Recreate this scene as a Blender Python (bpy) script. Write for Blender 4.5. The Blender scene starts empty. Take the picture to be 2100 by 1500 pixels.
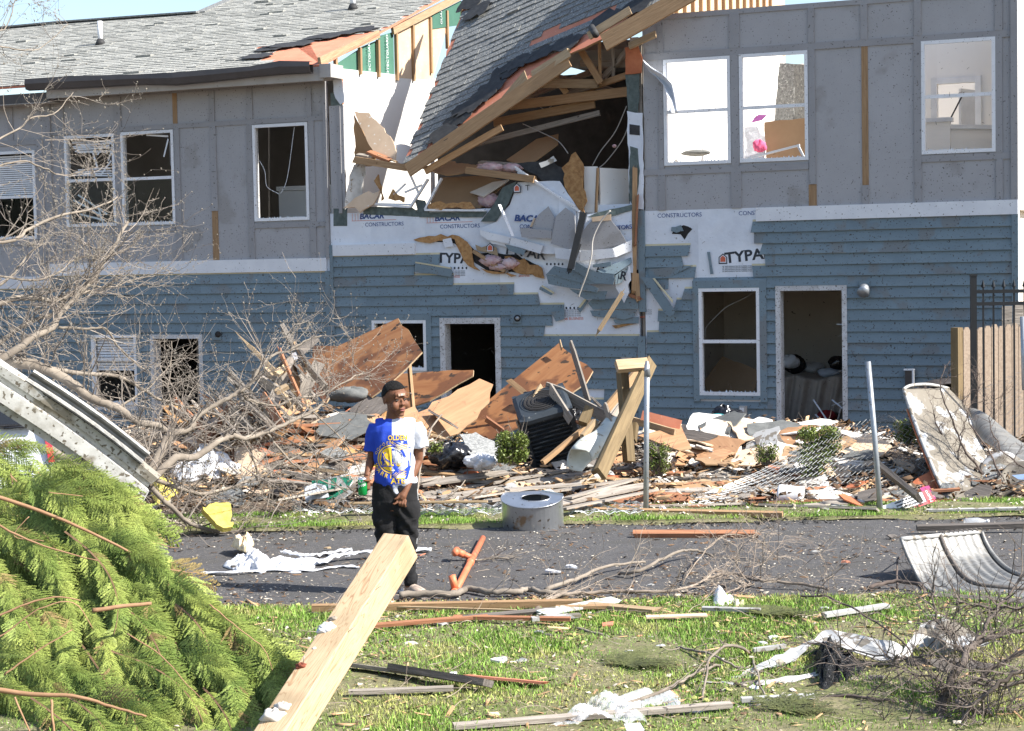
import bpy, bmesh, math, random
import numpy as np
from mathutils import Vector, Matrix
from mathutils.bvhtree import BVHTree
sc = bpy.context.scene
COL = sc.collection
rnd = random.Random(7)
# ---------------------------------------------------------------- camera
F = 3700.0; CZ = 2.16; PITCH = math.atan(.0565); ROLL = -.0195
cam = bpy.data.cameras.new('camera'); cam.sensor_width = 36; cam.lens = 36 * F / 2100; cam.clip_end = 400
co = bpy.data.objects.new('camera', cam); COL.objects.link(co); sc.camera = co
CM = Matrix.Translation((0, 0, CZ)) @ Matrix.Rotation(math.pi / 2 - PITCH, 4, 'X') @ Matrix.Rotation(ROLL, 4, 'Z')
co.matrix_world = CM
# ---------------------------------------------------------------- light
SUN_EL = math.radians(43); SUN_AZ = Vector((.934, -.357)).normalized()   # horizontal direction towards the sun
w = bpy.data.worlds.new('World'); sc.world = w; w.use_nodes = True
nt = w.node_tree; bg = nt.nodes['Background']; sky = nt.nodes.new('ShaderNodeTexSky')
sky.sky_type = 'NISHITA'; sky.sun_disc = False; sky.sun_elevation = SUN_EL
sky.sun_rotation = math.atan2(SUN_AZ.x, SUN_AZ.y); sky.dust_density = 1.2; sky.air_density = 1.0
nt.links.new(sky.outputs[0], bg.inputs[0]); bg.inputs[1].default_value = .105
sl = bpy.data.lights.new('sun', 'SUN'); sl.energy = 4.6; sl.angle = math.radians(.5); sl.color = (1, .95, .87)
so = bpy.data.objects.new('sun', sl); COL.objects.link(so)
sd = Vector((SUN_AZ.x * math.cos(SUN_EL), SUN_AZ.y * math.cos(SUN_EL), math.sin(SUN_EL)))
so.rotation_euler = sd.to_track_quat('Z', 'Y').to_euler(); so.location = (30, -10, 30)
sc.view_settings.view_transform = 'Standard'; sc.view_settings.look = 'None'; sc.view_settings.gamma = 1
sc.view_settings.use_curve_mapping = False; sc.view_settings.exposure = 1.22
# ---------------------------------------------------------------- places: rays, ground, wall
R3 = CM.to_3x3(); C0 = Vector((0, 0, CZ))
def ray(px, py): return R3 @ Vector(((px - 1050) / F, -(py - 750) / F, -1))
def P(px, py, d):
    r = ray(px, py); return C0 + r * (d / r.y)
TH = math.atan(.433); U = Vector((math.cos(TH), -math.sin(TH), 0)); N = Vector((-math.sin(TH), -math.cos(TH), 0)); Z = Vector((0, 0, 1))
O = Vector((4.10, 25.3, 0))
def wp(u, z, o=0): return O + U * u + N * o + Z * z
def WU(px, py, o=0):                                   # (along wall, height) of the wall point seen there, o metres before the wall
    r = ray(px, py); t = (O + N * o - C0).dot(N) / r.dot(N); p = C0 + r * t
    return (p - O).dot(U), p.z
def PU(px, py, u):                                     # (depth into house, height) on the cross wall at u
    r = ray(px, py); a = O + U * u; t = (a - C0).dot(U) / r.dot(U); p = C0 + r * t
    return -(p - a).dot(N), p.z
BUMPS = ((-2.6, 18.9, 2.7, 1.7, .84), (2.6, 19.4, 2.3, 1.5, .5), (-.1, 19, 1.6, 1.4, .34), (5.2, 17.6, 1.9, 1.2, .34), (-5.0, 17.2, 1.8, 1.2, .3))
def gz(x, y):
    if y <= 14: return 0 * x
    wy = 25.3 - (x - 4.1) * .433
    t = min(1.15, max(0, (y - 15.3) / (wy - 15.3)))
    h = 0
    for cx, cy, rx, ry, a in BUMPS:
        q = ((x - cx) / rx) ** 2 + ((y - cy) / ry) ** 2
        if q < 4: h = max(h, a * math.exp(-q * 1.1))
    return h - t * (.35 + .6 * min(1.3, max(0, (4 - x) / 12)))
def G(px, py, up=0):
    r = ray(px, py); r = r / r.y; d = 6.0
    while d < 32:
        p = C0 + r * d
        if p.z - up <= gz(p.x, p.y): break
        d += .3
    a, b = d - .3, d
    for _ in range(7):
        m = (a + b) / 2; p = C0 + r * m
        if p.z - up <= gz(p.x, p.y): b = m
        else: a = m
    return C0 + r * b
# ---------------------------------------------------------------- materials
def nodes(name):
    m = bpy.data.materials.new(name); m.use_nodes = True; t = m.node_tree
    return m, t, t.nodes['Principled BSDF']
def M(name, c1, c2=None, scale=4, stretch=(1, 1, 1), rough=.8, bump=.15, bscale=None, metal=0, dirt=None, dscale=40, dth=.62, vary=.12, island=0, detail=6, big=None, bigth=.55, bigscale=1.5, spec=.35, hi=None):
    m, t, b = nodes(name); L = t.links.new; n = t.nodes.new
    tc = n('ShaderNodeTexCoord'); oi = n('ShaderNodeObjectInfo')
    add = n('ShaderNodeVectorMath'); add.operation = 'ADD'; L(tc.outputs['Object'], add.inputs[0])
    sc_ = n('ShaderNodeMath'); sc_.operation = 'MULTIPLY'; sc_.inputs[1].default_value = 37.; L(oi.outputs['Random'], sc_.inputs[0]); L(sc_.outputs[0], add.inputs[1])
    mp = n('ShaderNodeMapping'); mp.inputs['Scale'].default_value = stretch; L(add.outputs[0], mp.inputs[0])
    nz = n('ShaderNodeTexNoise'); nz.inputs['Scale'].default_value = scale; nz.inputs['Detail'].default_value = detail; nz.inputs['Roughness'].default_value = .62; L(mp.outputs[0], nz.inputs[0])
    cr = n('ShaderNodeValToRGB'); cr.color_ramp.elements[0].position = .33; cr.color_ramp.elements[1].position = .68
    c2 = c2 or tuple(x * .78 for x in c1)
    cr.color_ramp.elements[0].color = (*c2, 1); cr.color_ramp.elements[1].color = (*c1, 1); L(nz.outputs[0], cr.inputs[0])
    out = cr.outputs[0]
    def mix(fac, a, col, mode='MIX'):
        x = n('ShaderNodeMix'); x.data_type = 'RGBA'; x.blend_type = mode; L(fac, x.inputs[0]); L(a, x.inputs[6]); x.inputs[7].default_value = (*col, 1); return x.outputs[2]
    def thr(scale_, th, soft=.05, st=(1, 1, 1), det=4):
        mm = n('ShaderNodeMapping'); mm.inputs['Scale'].default_value = st; L(add.outputs[0], mm.inputs[0])
        z = n('ShaderNodeTexNoise'); z.inputs['Scale'].default_value = scale_; z.inputs['Detail'].default_value = det; L(mm.outputs[0], z.inputs[0])
        r = n('ShaderNodeMapRange'); r.inputs[1].default_value = th; r.inputs[2].default_value = th + soft; L(z.outputs[0], r.inputs[0]); return r.outputs[0]
    if big: out = mix(thr(bigscale, bigth, .06, det=7), out, big)
    if dirt: out = mix(thr(dscale, dth, .03, det=3), out, dirt)
    if hi: out = mix(thr(dscale * 1.7, .66, .04, det=2), out, hi)
    hs = n('ShaderNodeHueSaturation'); L(out, hs.inputs['Color'])
    rs = oi.outputs['Random']
    if island: g = n('ShaderNodeNewGeometry'); rs = g.outputs['Random Per Island']; vary = island
    mr = n('ShaderNodeMapRange'); mr.inputs[3].default_value = 1 - vary; mr.inputs[4].default_value = 1 + vary; L(rs, mr.inputs[0]); L(mr.outputs[0], hs.inputs['Value'])
    L(hs.outputs[0], b.inputs['Base Color'])
    b.inputs['Roughness'].default_value = rough; b.inputs['Metallic'].default_value = metal; b.inputs['Specular IOR Level'].default_value = spec
    if bump:
        bn = n('ShaderNodeBump'); bn.inputs['Strength'].default_value = bump; bn.inputs['Distance'].default_value = .02
        if bscale: z = n('ShaderNodeTexNoise'); z.inputs['Scale'].default_value = bscale; z.inputs['Detail'].default_value = 5; L(mp.outputs[0], z.inputs[0]); L(z.outputs[0], bn.inputs['Height'])
        else: L(nz.outputs[0], bn.inputs['Height'])
        L(bn.outputs[0], b.inputs['Normal'])
    return m
WD = (.7, 9, 9)
MUD = (.10, .075, .055)
mt = {}
mt['siding'] = M('blue_siding', (.18, .238, .272), (.15, .20, .232), 3, dirt=(.06, .055, .05), dscale=36, dth=.635, rough=.7, vary=.05, big=(.17, .19, .20), bigth=.58, bigscale=2.2, bump=.1, bscale=60)
mt['cream'] = M('unpainted_edge', (.62, .56, .38), rough=.8)
mt['grey'] = M('grey_panel', (.365, .36, .37), (.33, .325, .33), 2, dirt=(.11, .10, .09), dscale=42, dth=.655, rough=.75, vary=.03, bump=.12, bscale=90, big=(.29, .28, .275), bigth=.6)
mt['batten'] = M('grey_batten', (.31, .307, .315), (.275, .27, .275), 3, dirt=(.11, .10, .095), dscale=30, dth=.65, rough=.75, vary=.04)
mt['white'] = M('white_trim', (.72, .73, .75), (.62, .63, .66), 3, dirt=(.16, .14, .12), dscale=38, dth=.67, rough=.6, vary=.04)
mt['vinyl'] = M('white_vinyl', (.76, .77, .79), (.68, .69, .71), 6, dirt=(.2, .18, .16), dscale=48, dth=.66, rough=.4, vary=.03, bump=.05)
mt['jamb'] = M('splattered_jamb', (.6, .6, .61), (.46, .45, .44), 8, dirt=(.2, .18, .16), dscale=46, dth=.6, rough=.7, vary=.05)
mt['wrap'] = M('house_wrap', (.74, .77, .82), (.58, .61, .67), 1.6, rough=.5, bump=.9, bscale=5, dirt=(.33, .32, .32), dscale=26, dth=.7, vary=.05)
mt['tape'] = M('seam_tape', (.12, .15, .14), (.06, .08, .075), 14, rough=.6, bump=.4)
mt['dry'] = M('painted_drywall', (.80, .78, .74), (.76, .74, .70), 1.5, rough=.9, vary=.04, dirt=(.5, .45, .4), dscale=24, dth=.72, bump=.08)
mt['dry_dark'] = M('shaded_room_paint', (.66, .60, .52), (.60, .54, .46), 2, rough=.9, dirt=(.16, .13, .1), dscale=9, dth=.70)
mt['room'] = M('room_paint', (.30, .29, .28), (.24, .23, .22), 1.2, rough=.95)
mt['gyp'] = M('broken_gypsum', (.64, .61, .56), (.42, .38, .33), 5, rough=.95, bump=.6, dirt=(.3, .24, .18), dscale=16, dth=.64)
mt['board_tan'] = M('tan_gypsum_paper', (.62, .47, .33), (.52, .38, .26), 3, rough=.9, dirt=(.7, .66, .6), dscale=14, dth=.66)
mt['green'] = M('green_sheathing', (.075, .19, .135), (.055, .15, .11), 3, rough=.8)
mt['wood'] = M('fresh_lumber', (.39, .25, .135), (.27, .165, .085), 5, WD, rough=.75, bump=.25, dirt=(.2, .12, .06), dscale=12, dth=.73)
mt['wood_pale'] = M('pale_split_lumber', (.44, .33, .205), (.31, .215, .125), 6, WD, rough=.8, bump=.35)
mt['wood_old'] = M('weathered_grey_plank', (.36, .32, .275), (.19, .165, .14), 5, WD, rough=.9, bump=.5, dirt=(.08, .07, .06), dscale=20, dth=.68, vary=.22)
mt['wood_dark'] = M('wet_dark_plank', (.16, .14, .125), (.08, .07, .062), 5, WD, rough=.8, bump=.5, vary=.2)
mt['wood_red'] = M('reddish_cedar_plank', (.40, .19, .10), (.27, .115, .06), 5, WD, rough=.8, bump=.35, vary=.18)
mt['wood_green'] = M('treated_greenish_lumber', (.20, .145, .075), (.125, .088, .045), 5, WD, rough=.8, bump=.3)
mt['ply'] = M('plywood_face', (.31, .15, .062), (.22, .088, .032), 2.2, (.6, 4.5, 4.5), rough=.65, bump=.2, big=(.145, .06, .026), bigth=.50, bigscale=2.6, dirt=(.05, .03, .018), dscale=7, dth=.62, vary=.1)
mt['ply_pale'] = M('pale_plywood', (.43, .25, .135), (.31, .165, .085), 2.5, (.6, 5, 5), rough=.7, bump=.2, dirt=(.3, .15, .08), dscale=6, dth=.66)
mt['osb'] = M('torn_osb', (.45, .26, .11), (.26, .13, .05), 16, rough=.9, bump=.8)
mt['deck'] = M('reddish_roof_deck', (.60, .24, .15), (.50, .18, .11), 3, rough=.8, dirt=(.7, .5, .42), dscale=36, dth=.68, vary=.05)
mt['shingle'] = M('grey_shingle', (.40, .40, .365), (.22, .22, .205), 26, rough=.85, bump=.8, island=.13, hi=(.58, .58, .55), dscale=22)
mt['shingle_d'] = M('dark_shingle', (.27, .275, .265), (.11, .113, .113), 30, rough=.85, bump=.9, island=.35, hi=(.6, .6, .58), dscale=24)
mt['felt'] = M('black_felt', (.05, .05, .05), (.025, .025, .026), 9, rough=.7, bump=.4)
mt['gutter'] = M('brown_gutter', (.095, .085, .082), (.075, .066, .064), 3, rough=.45, metal=.3, bump=.1)
mt['soffit'] = M('painted_soffit', (.44, .42, .40), (.38, .36, .33), 3, rough=.8, dirt=(.2, .17, .14), dscale=30, dth=.68)
mt['dark'] = M('shade_black', (.03, .028, .028), (.015, .014, .014), 4, rough=.9)  # near-black colour standing in for shade inside holes, bores and rooms
mt['black'] = M('black_plastic', (.018, .018, .02), (.01, .01, .012), 8, rough=.22, bump=.9, bscale=7, spec=.6)
mt['metal'] = M('galvanised_metal', (.50, .52, .55), (.38, .40, .42), 4, rough=.32, metal=.85, bump=.08, big=(.30, .22, .15), bigth=.64, bigscale=6, dirt=(.16,.14,.12), dscale=30, dth=.66)
mt['metal_w'] = M('white_coated_metal', (.45, .45, .44), (.36, .355, .34), 2, rough=.5, metal=.1, dirt=(.2, .175, .14), dscale=9, dth=.56, bump=.15)
mt['metal_dirty'] = M('mud_caked_metal', (.48, .50, .52), (.40, .41, .42), 2, rough=.6, big=(.17, .15, .12), bigth=.40, bigscale=4.2, dirt=(.2, .18, .15), dscale=14, dth=.6, bump=.3)
mt['corr'] = M('scuffed_grey_metal', (.31, .31, .30), (.15, .147, .14), 3, (1, 14, 1), rough=.5, metal=.35, dirt=(.25, .24, .22), dscale=15, dth=.58, bump=.2)
mt['iron'] = M('black_iron', (.02, .021, .024), rough=.4, bump=.05)
mt['galv_post'] = M('galvanised_post', (.36, .39, .42), (.28, .30, .33), 9, rough=.45, metal=.6, dirt=(.2, .16, .12), dscale=30, dth=.66)
mt['wire'] = M('fence_wire', (.48, .50, .51), rough=.45, metal=.5, bump=0)
mt['pipe'] = M('orange_pipe', (.72, .21, .10), (.55, .15, .07), 6, rough=.5, dirt=(.3, .13, .07), dscale=22, dth=.66)
mt['asphalt'] = M('asphalt', (.105, .102, .102), (.06, .058, .06), 30, rough=.9, bump=.6, bscale=140, dirt=(.26, .23, .18), dscale=48, dth=.655, big=(.075, .072, .07), bigth=.52, bigscale=2.3, vary=0)
mt['soil'] = M('muddy_soil', (.135, .10, .07), (.07, .05, .036), 4, rough=.95, bump=.9, bscale=22, dirt=(.36, .30, .22), dscale=26, dth=.63, vary=0)
mt['turf'] = M('turf_soil', (.20, .18, .10), (.12, .115, .055), 6, rough=.95, bump=.9, bscale=30, dirt=(.42, .37, .27), dscale=30, dth=.66, big=(.13, .135, .055), bigth=.5, bigscale=5, vary=0)
mt['bark'] = M('pale_bark', (.28, .24, .195), (.15, .125, .10), 6, (1, 1, 1), rough=.9, bump=.4, vary=.1)
mt['twig'] = M('bare_twig', (.27, .235, .20), (.11, .09, .075), 5, rough=.9, bump=0, island=.35)
mt['twig_dark'] = M('dark_twig', (.13, .10, .085), (.075, .058, .05), 5, rough=.9, bump=.2)
mt['bud'] = M('pale_buds', (.5, .44, .36), rough=.9, bump=0, island=.2)
mt['sprayA'] = M('cypress_foliage', (.27, .31, .07), (.115, .175, .036), 3.5, rough=.6, bump=0, island=.5, spec=.25)
mt['sprayB'] = M('cypress_twig', (.34, .20, .115), (.23, .13, .07), 6, rough=.85, bump=.2)
mt['leaf'] = M('boxwood_leaf', (.15, .18, .035), (.08, .12, .02), 6, rough=.5, bump=0, island=.5)
_x = M('dry_blade', (.50,.43,.22), (.34,.28,.13), 3, rough=.8, bump=0, island=.4); mt['dryg'] = _x
mt['grass'] = M('grass_blade', (.25, .38, .07), (.14, .26, .04), 1.6, rough=.6, bump=0, island=.5, big=(.36, .38, .12), bigth=.56, bigscale=1.6)
mt['card'] = M('cardboard', (.34, .22, .125), (.30, .19, .105), 3, rough=.9, bump=.1)
mt['insul_y'] = M('yellow_insulation', (.60, .50, .13), (.42, .34, .07), 9, rough=1, bump=.9)
mt['insul_p'] = M('pink_insulation', (.55, .32, .34), (.62, .5, .48), 12, rough=1, bump=1.2)
mt['foam'] = M('white_plastic', (.72, .73, .74), (.62, .63, .64), 5, rough=.5, bump=.2)
mt['bluewhite'] = M('crumpled_white_wrap', (.70, .72, .76), (.48, .49, .52), 7, rough=.6, bump=.8, bscale=14)
mt['brick'] = M('brown_brick', (.16, .10, .075), (.11, .07, .055), 9, rough=.9, bump=.5, vary=.25)
mt['vinylside'] = M('cream_vinyl_siding', (.74, .73, .69), (.70, .69, .65), 2, rough=.6, bump=.05)
mt['orangebrick'] = M('orange_torn_sheathing', (.48, .17, .08), (.36, .11, .05), 6, rough=.9, bump=.5)
def glass_mat():
    m, t, b = nodes('window_glass'); b.inputs['Base Color'].default_value = (.9, .95, .95, 1); b.inputs['Roughness'].default_value = .04
    b.inputs['Transmission Weight'].default_value = 1; b.inputs['IOR'].default_value = 1.1; return m
mt['glass'] = glass_mat()
def flat(name, c, rough=.6, metal=0, emit=0):
    m, t, b = nodes(name); b.inputs['Base Color'].default_value = (*c, 1); b.inputs['Roughness'].default_value = rough; b.inputs['Metallic'].default_value = metal; return m
mt['navy'] = flat('navy_print', (.025, .06, .20)); mt['ink'] = flat('black_print', (.02, .025, .035)); mt['redp'] = flat('red_print', (.55, .12, .06)); mt['orp'] = flat('orange_print', (.75, .22, .10))
# ---------------------------------------------------------------- builders
def tag(o, label=None, cat=None, group=None, kind=None):
    if label: o['label'] = label
    if cat: o['category'] = cat
    if group: o['group'] = group
    if kind: o['kind'] = kind
    return o
def thing(name, loc, label, cat, group=None):
    o = bpy.data.objects.new(name, None); COL.objects.link(o); o.location = loc; o.empty_display_size = .2
    return tag(o, label, cat, group)
WORLD = {}
def wloc(o):
    v = Vector((0, 0, 0))
    while o is not None:
        v += o.location; o = o.parent
    return v
def link(name, me, mat, parent=None, mw=None):
    if mat is not None:
        for m_ in (mat if isinstance(mat, (list, tuple)) else [mat]):
            me.materials.append(mt[m_] if isinstance(m_, str) else m_)
    o = bpy.data.objects.new(name, me); COL.objects.link(o)
    mw = mw or Matrix.Identity(4)
    if parent is not None:
        o.parent = parent
        pm = MWS.get(parent.name)
        if pm is None: pm = Matrix.Translation(wloc(parent))
        mw_l = pm.inverted() @ mw
        MWS[o.name] = mw
        o.matrix_local = mw_l
    else:
        MWS[o.name] = mw; o.matrix_world = mw
    return o
MWS = {}
def mesh(name, vs, fs, mat, parent=None, smooth=False, base=None, mw=None):
    """vs in world space (base = where the origin goes) unless mw is given"""
    me = bpy.data.meshes.new(name)
    if mw is None:
        if base is None:
            if parent is not None: base = wloc(parent) if parent.name not in MWS else MWS[parent.name].translation
            else:
                a = np.array([tuple(v) for v in vs]); c = a.mean(0); base = Vector((c[0], c[1], a[:, 2].min()))
        base = Vector(base); vs = [(v[0] - base[0], v[1] - base[1], v[2] - base[2]) for v in vs]; mw = Matrix.Translation(base)
    me.from_pydata([tuple(v) for v in vs], [], fs)
    if smooth: me.polygons.foreach_set('use_smooth', [True] * len(me.polygons))
    me.update()
    return link(name, me, mat, parent, mw)
BF = [(0, 3, 2, 1), (4, 5, 6, 7), (0, 1, 5, 4), (1, 2, 6, 5), (2, 3, 7, 6), (3, 0, 4, 7)]
def frame(o, x, y, z):
    m = Matrix((( x[0], y[0], z[0], o[0]), (x[1], y[1], z[1], o[1]), (x[2], y[2], z[2], o[2]), (0, 0, 0, 1))); return m
def box(name, c, x, y, z, sx, sy, sz, mat, parent=None):
    vs = [(a * sx / 2, b * sy / 2, c_ * sz / 2) for c_ in (-1, 1) for a, b in ((-1, -1), (1, -1), (1, 1), (-1, 1))]
    return mesh(name, vs, BF, mat, parent, mw=frame(c, x, y, z))
def wbox(name, u0, u1, z0, z1, o0, o1, mat, parent=None):
    """box on the wall: along u, height z, o metres proud of the wall plane"""
    c = wp((u0 + u1) / 2, (z0 + z1) / 2, (o0 + o1) / 2)
    if (u1 - u0) >= (z1 - z0): return box(name, c, U, -N, Z, u1 - u0, abs(o1 - o0), z1 - z0, mat, parent)
    return box(name, c, Z, N, U, z1 - z0, abs(o1 - o0), u1 - u0, mat, parent)
def axes(p0, p1, roll=0, up=Z):
    x = (p1 - p0).normalized(); y = up.cross(x)
    if y.length < .05: y = Vector((0, 1, 0)).cross(x)
    y.normalize(); z = x.cross(y); c, s = math.cos(roll), math.sin(roll)
    return x, y * c + z * s, z * c - y * s
def plank(name, p0, p1, w, t, mat, roll=0, parent=None, label=None, cat='plank', group=None, jag=0, bend=0, point=False, dog=False, seed=None):
    r = random.Random(seed if seed is not None else rnd.random()); p0 = Vector(p0); p1 = Vector(p1)
    x, y, z = axes(p0, p1, roll); L = (p1 - p0).length; n = 5; vs = []; fs = []
    for i in range(n + 1):
        s = i / n; a = -L / 2 + L * s; e = (i in (0, n))
        for k, (b, c) in enumerate(((-1, -1), (1, -1), (1, 1), (-1, 1))):
            xx = a
            if e and jag: xx += (r.random() - .5) * jag * (1.6 if i == n else .8)
            ww = w * (.97 + .05 * r.random())
            if dog and i == n: ww *= .55
            if point and i == n: ww *= .15
            vs.append((xx, b * ww / 2, c * t / 2 + bend * math.sin(math.pi * s)))
    fs.append((0, 1, 2, 3)[::-1]); fs.append(tuple(4 * n + k for k in range(4)))
    for i in range(n):
        for k in range(4): q = (k + 1) % 4; fs.append((4 * i + k, 4 * i + q, 4 * i + 4 + q, 4 * i + 4 + k))
    if jag:
        for sgn, bi in ((1, 4 * n), (-1, 0)):
            if sgn == -1 and r.random() < .4: continue
            for _ in range(3):
                yy = (r.random() - .5) * w * .8; l = jag * (.6 + r.random()); q = len(vs); ex = L / 2 * sgn; h = w * .12
                vs += [(ex - sgn * .05, yy - h, -t * .3), (ex - sgn * .05, yy + h, -t * .3), (ex - sgn * .05, yy, t * .35), (ex + sgn * l, yy + (r.random() - .5) * h, 0)]
                fs += [(q, q + 1, q + 3), (q + 1, q + 2, q + 3), (q + 2, q, q + 3)]
    o = mesh(name, vs, fs, mat, parent, mw=frame((p0 + p1) / 2, x, y, z))
    if parent is None: tag(o, label, cat, group)
    return o
def rough_poly(pts, step, amp, r, keep=()):
    out = []; n = len(pts)
    for i in range(n):
        a = Vector(pts[i]); b = Vector(pts[(i + 1) % n]); out.append(a)
        if i in keep: continue
        L = (b - a).length; k = int(L / step); 
        for j in range(1, k): out.append(a.lerp(b, j / k) + Vector([(r.random() - .5) * 2 * amp for _ in a]))
    return out
def sheet(name, pts, t, mat, parent=None, label=None, cat=None, group=None, jag=0, step=.12, keep=(), bend=0, side=None, seed=1):
    """outline in 3D (near-planar) given thickness; jag roughens the outline except the edges in keep"""
    r = random.Random(seed); pts = [Vector(p) for p in pts]; c = sum(pts, Vector()) / len(pts)
    x = (pts[1] - pts[0]).normalized(); nn = Vector()
    for i in range(len(pts)): nn += (pts[i] - c).cross(pts[(i + 1) % len(pts)] - c)
    nn.normalize(); y = nn.cross(x).normalized(); x = y.cross(nn)
    q = [Vector(((p - c).dot(x), (p - c).dot(y))) for p in pts]
    if jag: q = rough_poly(q, step, jag, r, keep)
    n = len(q); mx = max(abs(a.x) for a in q) or 1
    h = lambda a: -bend * (a.x / mx) ** 2
    bm = bmesh.new(); top = [bm.verts.new((a.x, a.y, t / 2 + h(a))) for a in q]; bot = [bm.verts.new((a.x, a.y, -t / 2 + h(a))) for a in q]
    bm.faces.new(top); bm.faces.new(bot[::-1])
    for i in range(n): f = bm.faces.new((top[i], bot[i], bot[(i + 1) % n], top[(i + 1) % n])); f.material_index = 1 if side else 0
    bmesh.ops.recalc_face_normals(bm, faces=bm.faces)
    bmesh.ops.triangulate(bm, faces=[f for f in bm.faces if len(f.verts) > 4])
    me = bpy.data.meshes.new(name); bm.to_mesh(me); bm.free()
    o = link(name, me, [mat, side] if side else mat, parent, frame(c, x, y, nn))
    if parent is None: tag(o, label, cat, group)
    return o
def tubes(paths, seg=6):
    """paths: list of [(point, radius), ...] -> verts, faces of joined tapered tubes"""
    vs = []; fs = []
    for path in paths:
        k = len(path)
        if k < 2: continue
        s = seg if path[0][1] > .012 else (5 if path[0][1] > .006 else 3)
        prev = None; start = len(vs); ref = Vector((.31, .2, .93)).normalized()
        for i, (p, r) in enumerate(path):
            a = Vector(path[max(0, i - 1)][0]); b = Vector(path[min(k - 1, i + 1)][0]); d = (b - a)
            if d.length < 1e-7: d = Vector((0, 0, 1))
            d.normalize(); y = ref - d * ref.dot(d)
            if y.length < 1e-3: y = d.orthogonal()
            y.normalize(); ref = y; z = d.cross(y)
            for j in range(s):
                t = 2 * math.pi * j / s; q = Vector(p) + (y * math.cos(t) + z * math.sin(t)) * r; vs.append((q.x, q.y, q.z))
        for i in range(k - 1):
            for j in range(s):
                a = start + i * s + j; b = start + i * s + (j + 1) % s; fs.append((a, b, b + s, a + s))
        fs.append(tuple(start + j for j in range(s))[::-1]); fs.append(tuple(start + (k - 1) * s + j for j in range(s)))
    return vs, fs
def tube(name, pts, r, mat, parent=None, label=None, cat=None, group=None, seg=8, smooth=True, r1=None):
    k = len(pts); r1 = r if r1 is None else r1
    v, f = tubes([[(Vector(p), r + (r1 - r) * i / (k - 1)) for i, p in enumerate(pts)]], seg)
    o = mesh(name, v, f, mat, parent, smooth=smooth)
    if parent is None: tag(o, label, cat, group)
    return o
def smooth_line(pts, n=5):
    pts = [Vector(p) for p in pts]; out = []
    for i in range(len(pts) - 1):
        p0 = pts[max(0, i - 1)]; p1 = pts[i]; p2 = pts[i + 1]; p3 = pts[min(len(pts) - 1, i + 2)]
        for j in range(n):
            t = j / n; out.append(.5 * ((2 * p1) + (p2 - p0) * t + (2 * p0 - 5 * p1 + 4 * p2 - p3) * t * t + (3 * p1 - p0 - 3 * p2 + p3) * t ** 3))
    out.append(pts[-1]); return out
def grid(name, fn, nu, nv, mat, parent=None, label=None, cat=None, group=None, thick=.004, smooth=True):
    vs = [fn(i / nu, j / nv) for j in range(nv + 1) for i in range(nu + 1)]
    fs = [(j * (nu + 1) + i, j * (nu + 1) + i + 1, (j + 1) * (nu + 1) + i + 1, (j + 1) * (nu + 1) + i) for j in range(nv) for i in range(nu)]
    o = mesh(name, vs, fs, mat, parent, smooth=smooth)
    if thick: s = o.modifiers.new('solid', 'SOLIDIFY'); s.thickness = thick; s.offset = 0
    if parent is None: tag(o, label, cat, group)
    return o
def text(s, size, mw, mat, parent, name='lettering', space=1, shear=0, ext=.001, bold=0, sx=1):
    cu = bpy.data.curves.new('t', 'FONT'); cu.body = s; cu.size = size; cu.extrude = ext; cu.space_character = space; cu.shear = shear; cu.offset = bold; cu.align_x = 'CENTER'; cu.align_y = 'CENTER'; cu.resolution_u = 3
    o = bpy.data.objects.new('t', cu); COL.objects.link(o); me = bpy.data.meshes.new_from_object(o.evaluated_get(bpy.context.evaluated_depsgraph_get())); bpy.data.objects.remove(o); bpy.data.curves.remove(cu)
    me.materials.clear()
    if sx != 1: me.transform(Matrix.Diagonal((sx, 1, 1, 1)))
    return link(name, me, mat, parent, mw)
def np_mesh(name, V, Fq, mat, parent=None, base=(0, 0, 0), smooth=False):
    """big meshes from numpy: V (n,3), Fq (m,k) all faces with k corners"""
    me = bpy.data.meshes.new(name); V = np.asarray(V, dtype=np.float32) - np.array(base, dtype=np.float32); Fq = np.asarray(Fq, dtype=np.int32); m, k = Fq.shape
    me.vertices.add(len(V)); me.vertices.foreach_set('co', V.ravel()); me.loops.add(m * k); me.loops.foreach_set('vertex_index', Fq.ravel())
    me.polygons.add(m); me.polygons.foreach_set('loop_start', np.arange(0, m * k, k, dtype=np.int32))
    me.update(calc_edges=True); me.validate()
    if smooth: me.polygons.foreach_set('use_smooth', [True] * m)
    return link(name, me, mat, parent, Matrix.Translation(Vector(base)))
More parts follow.
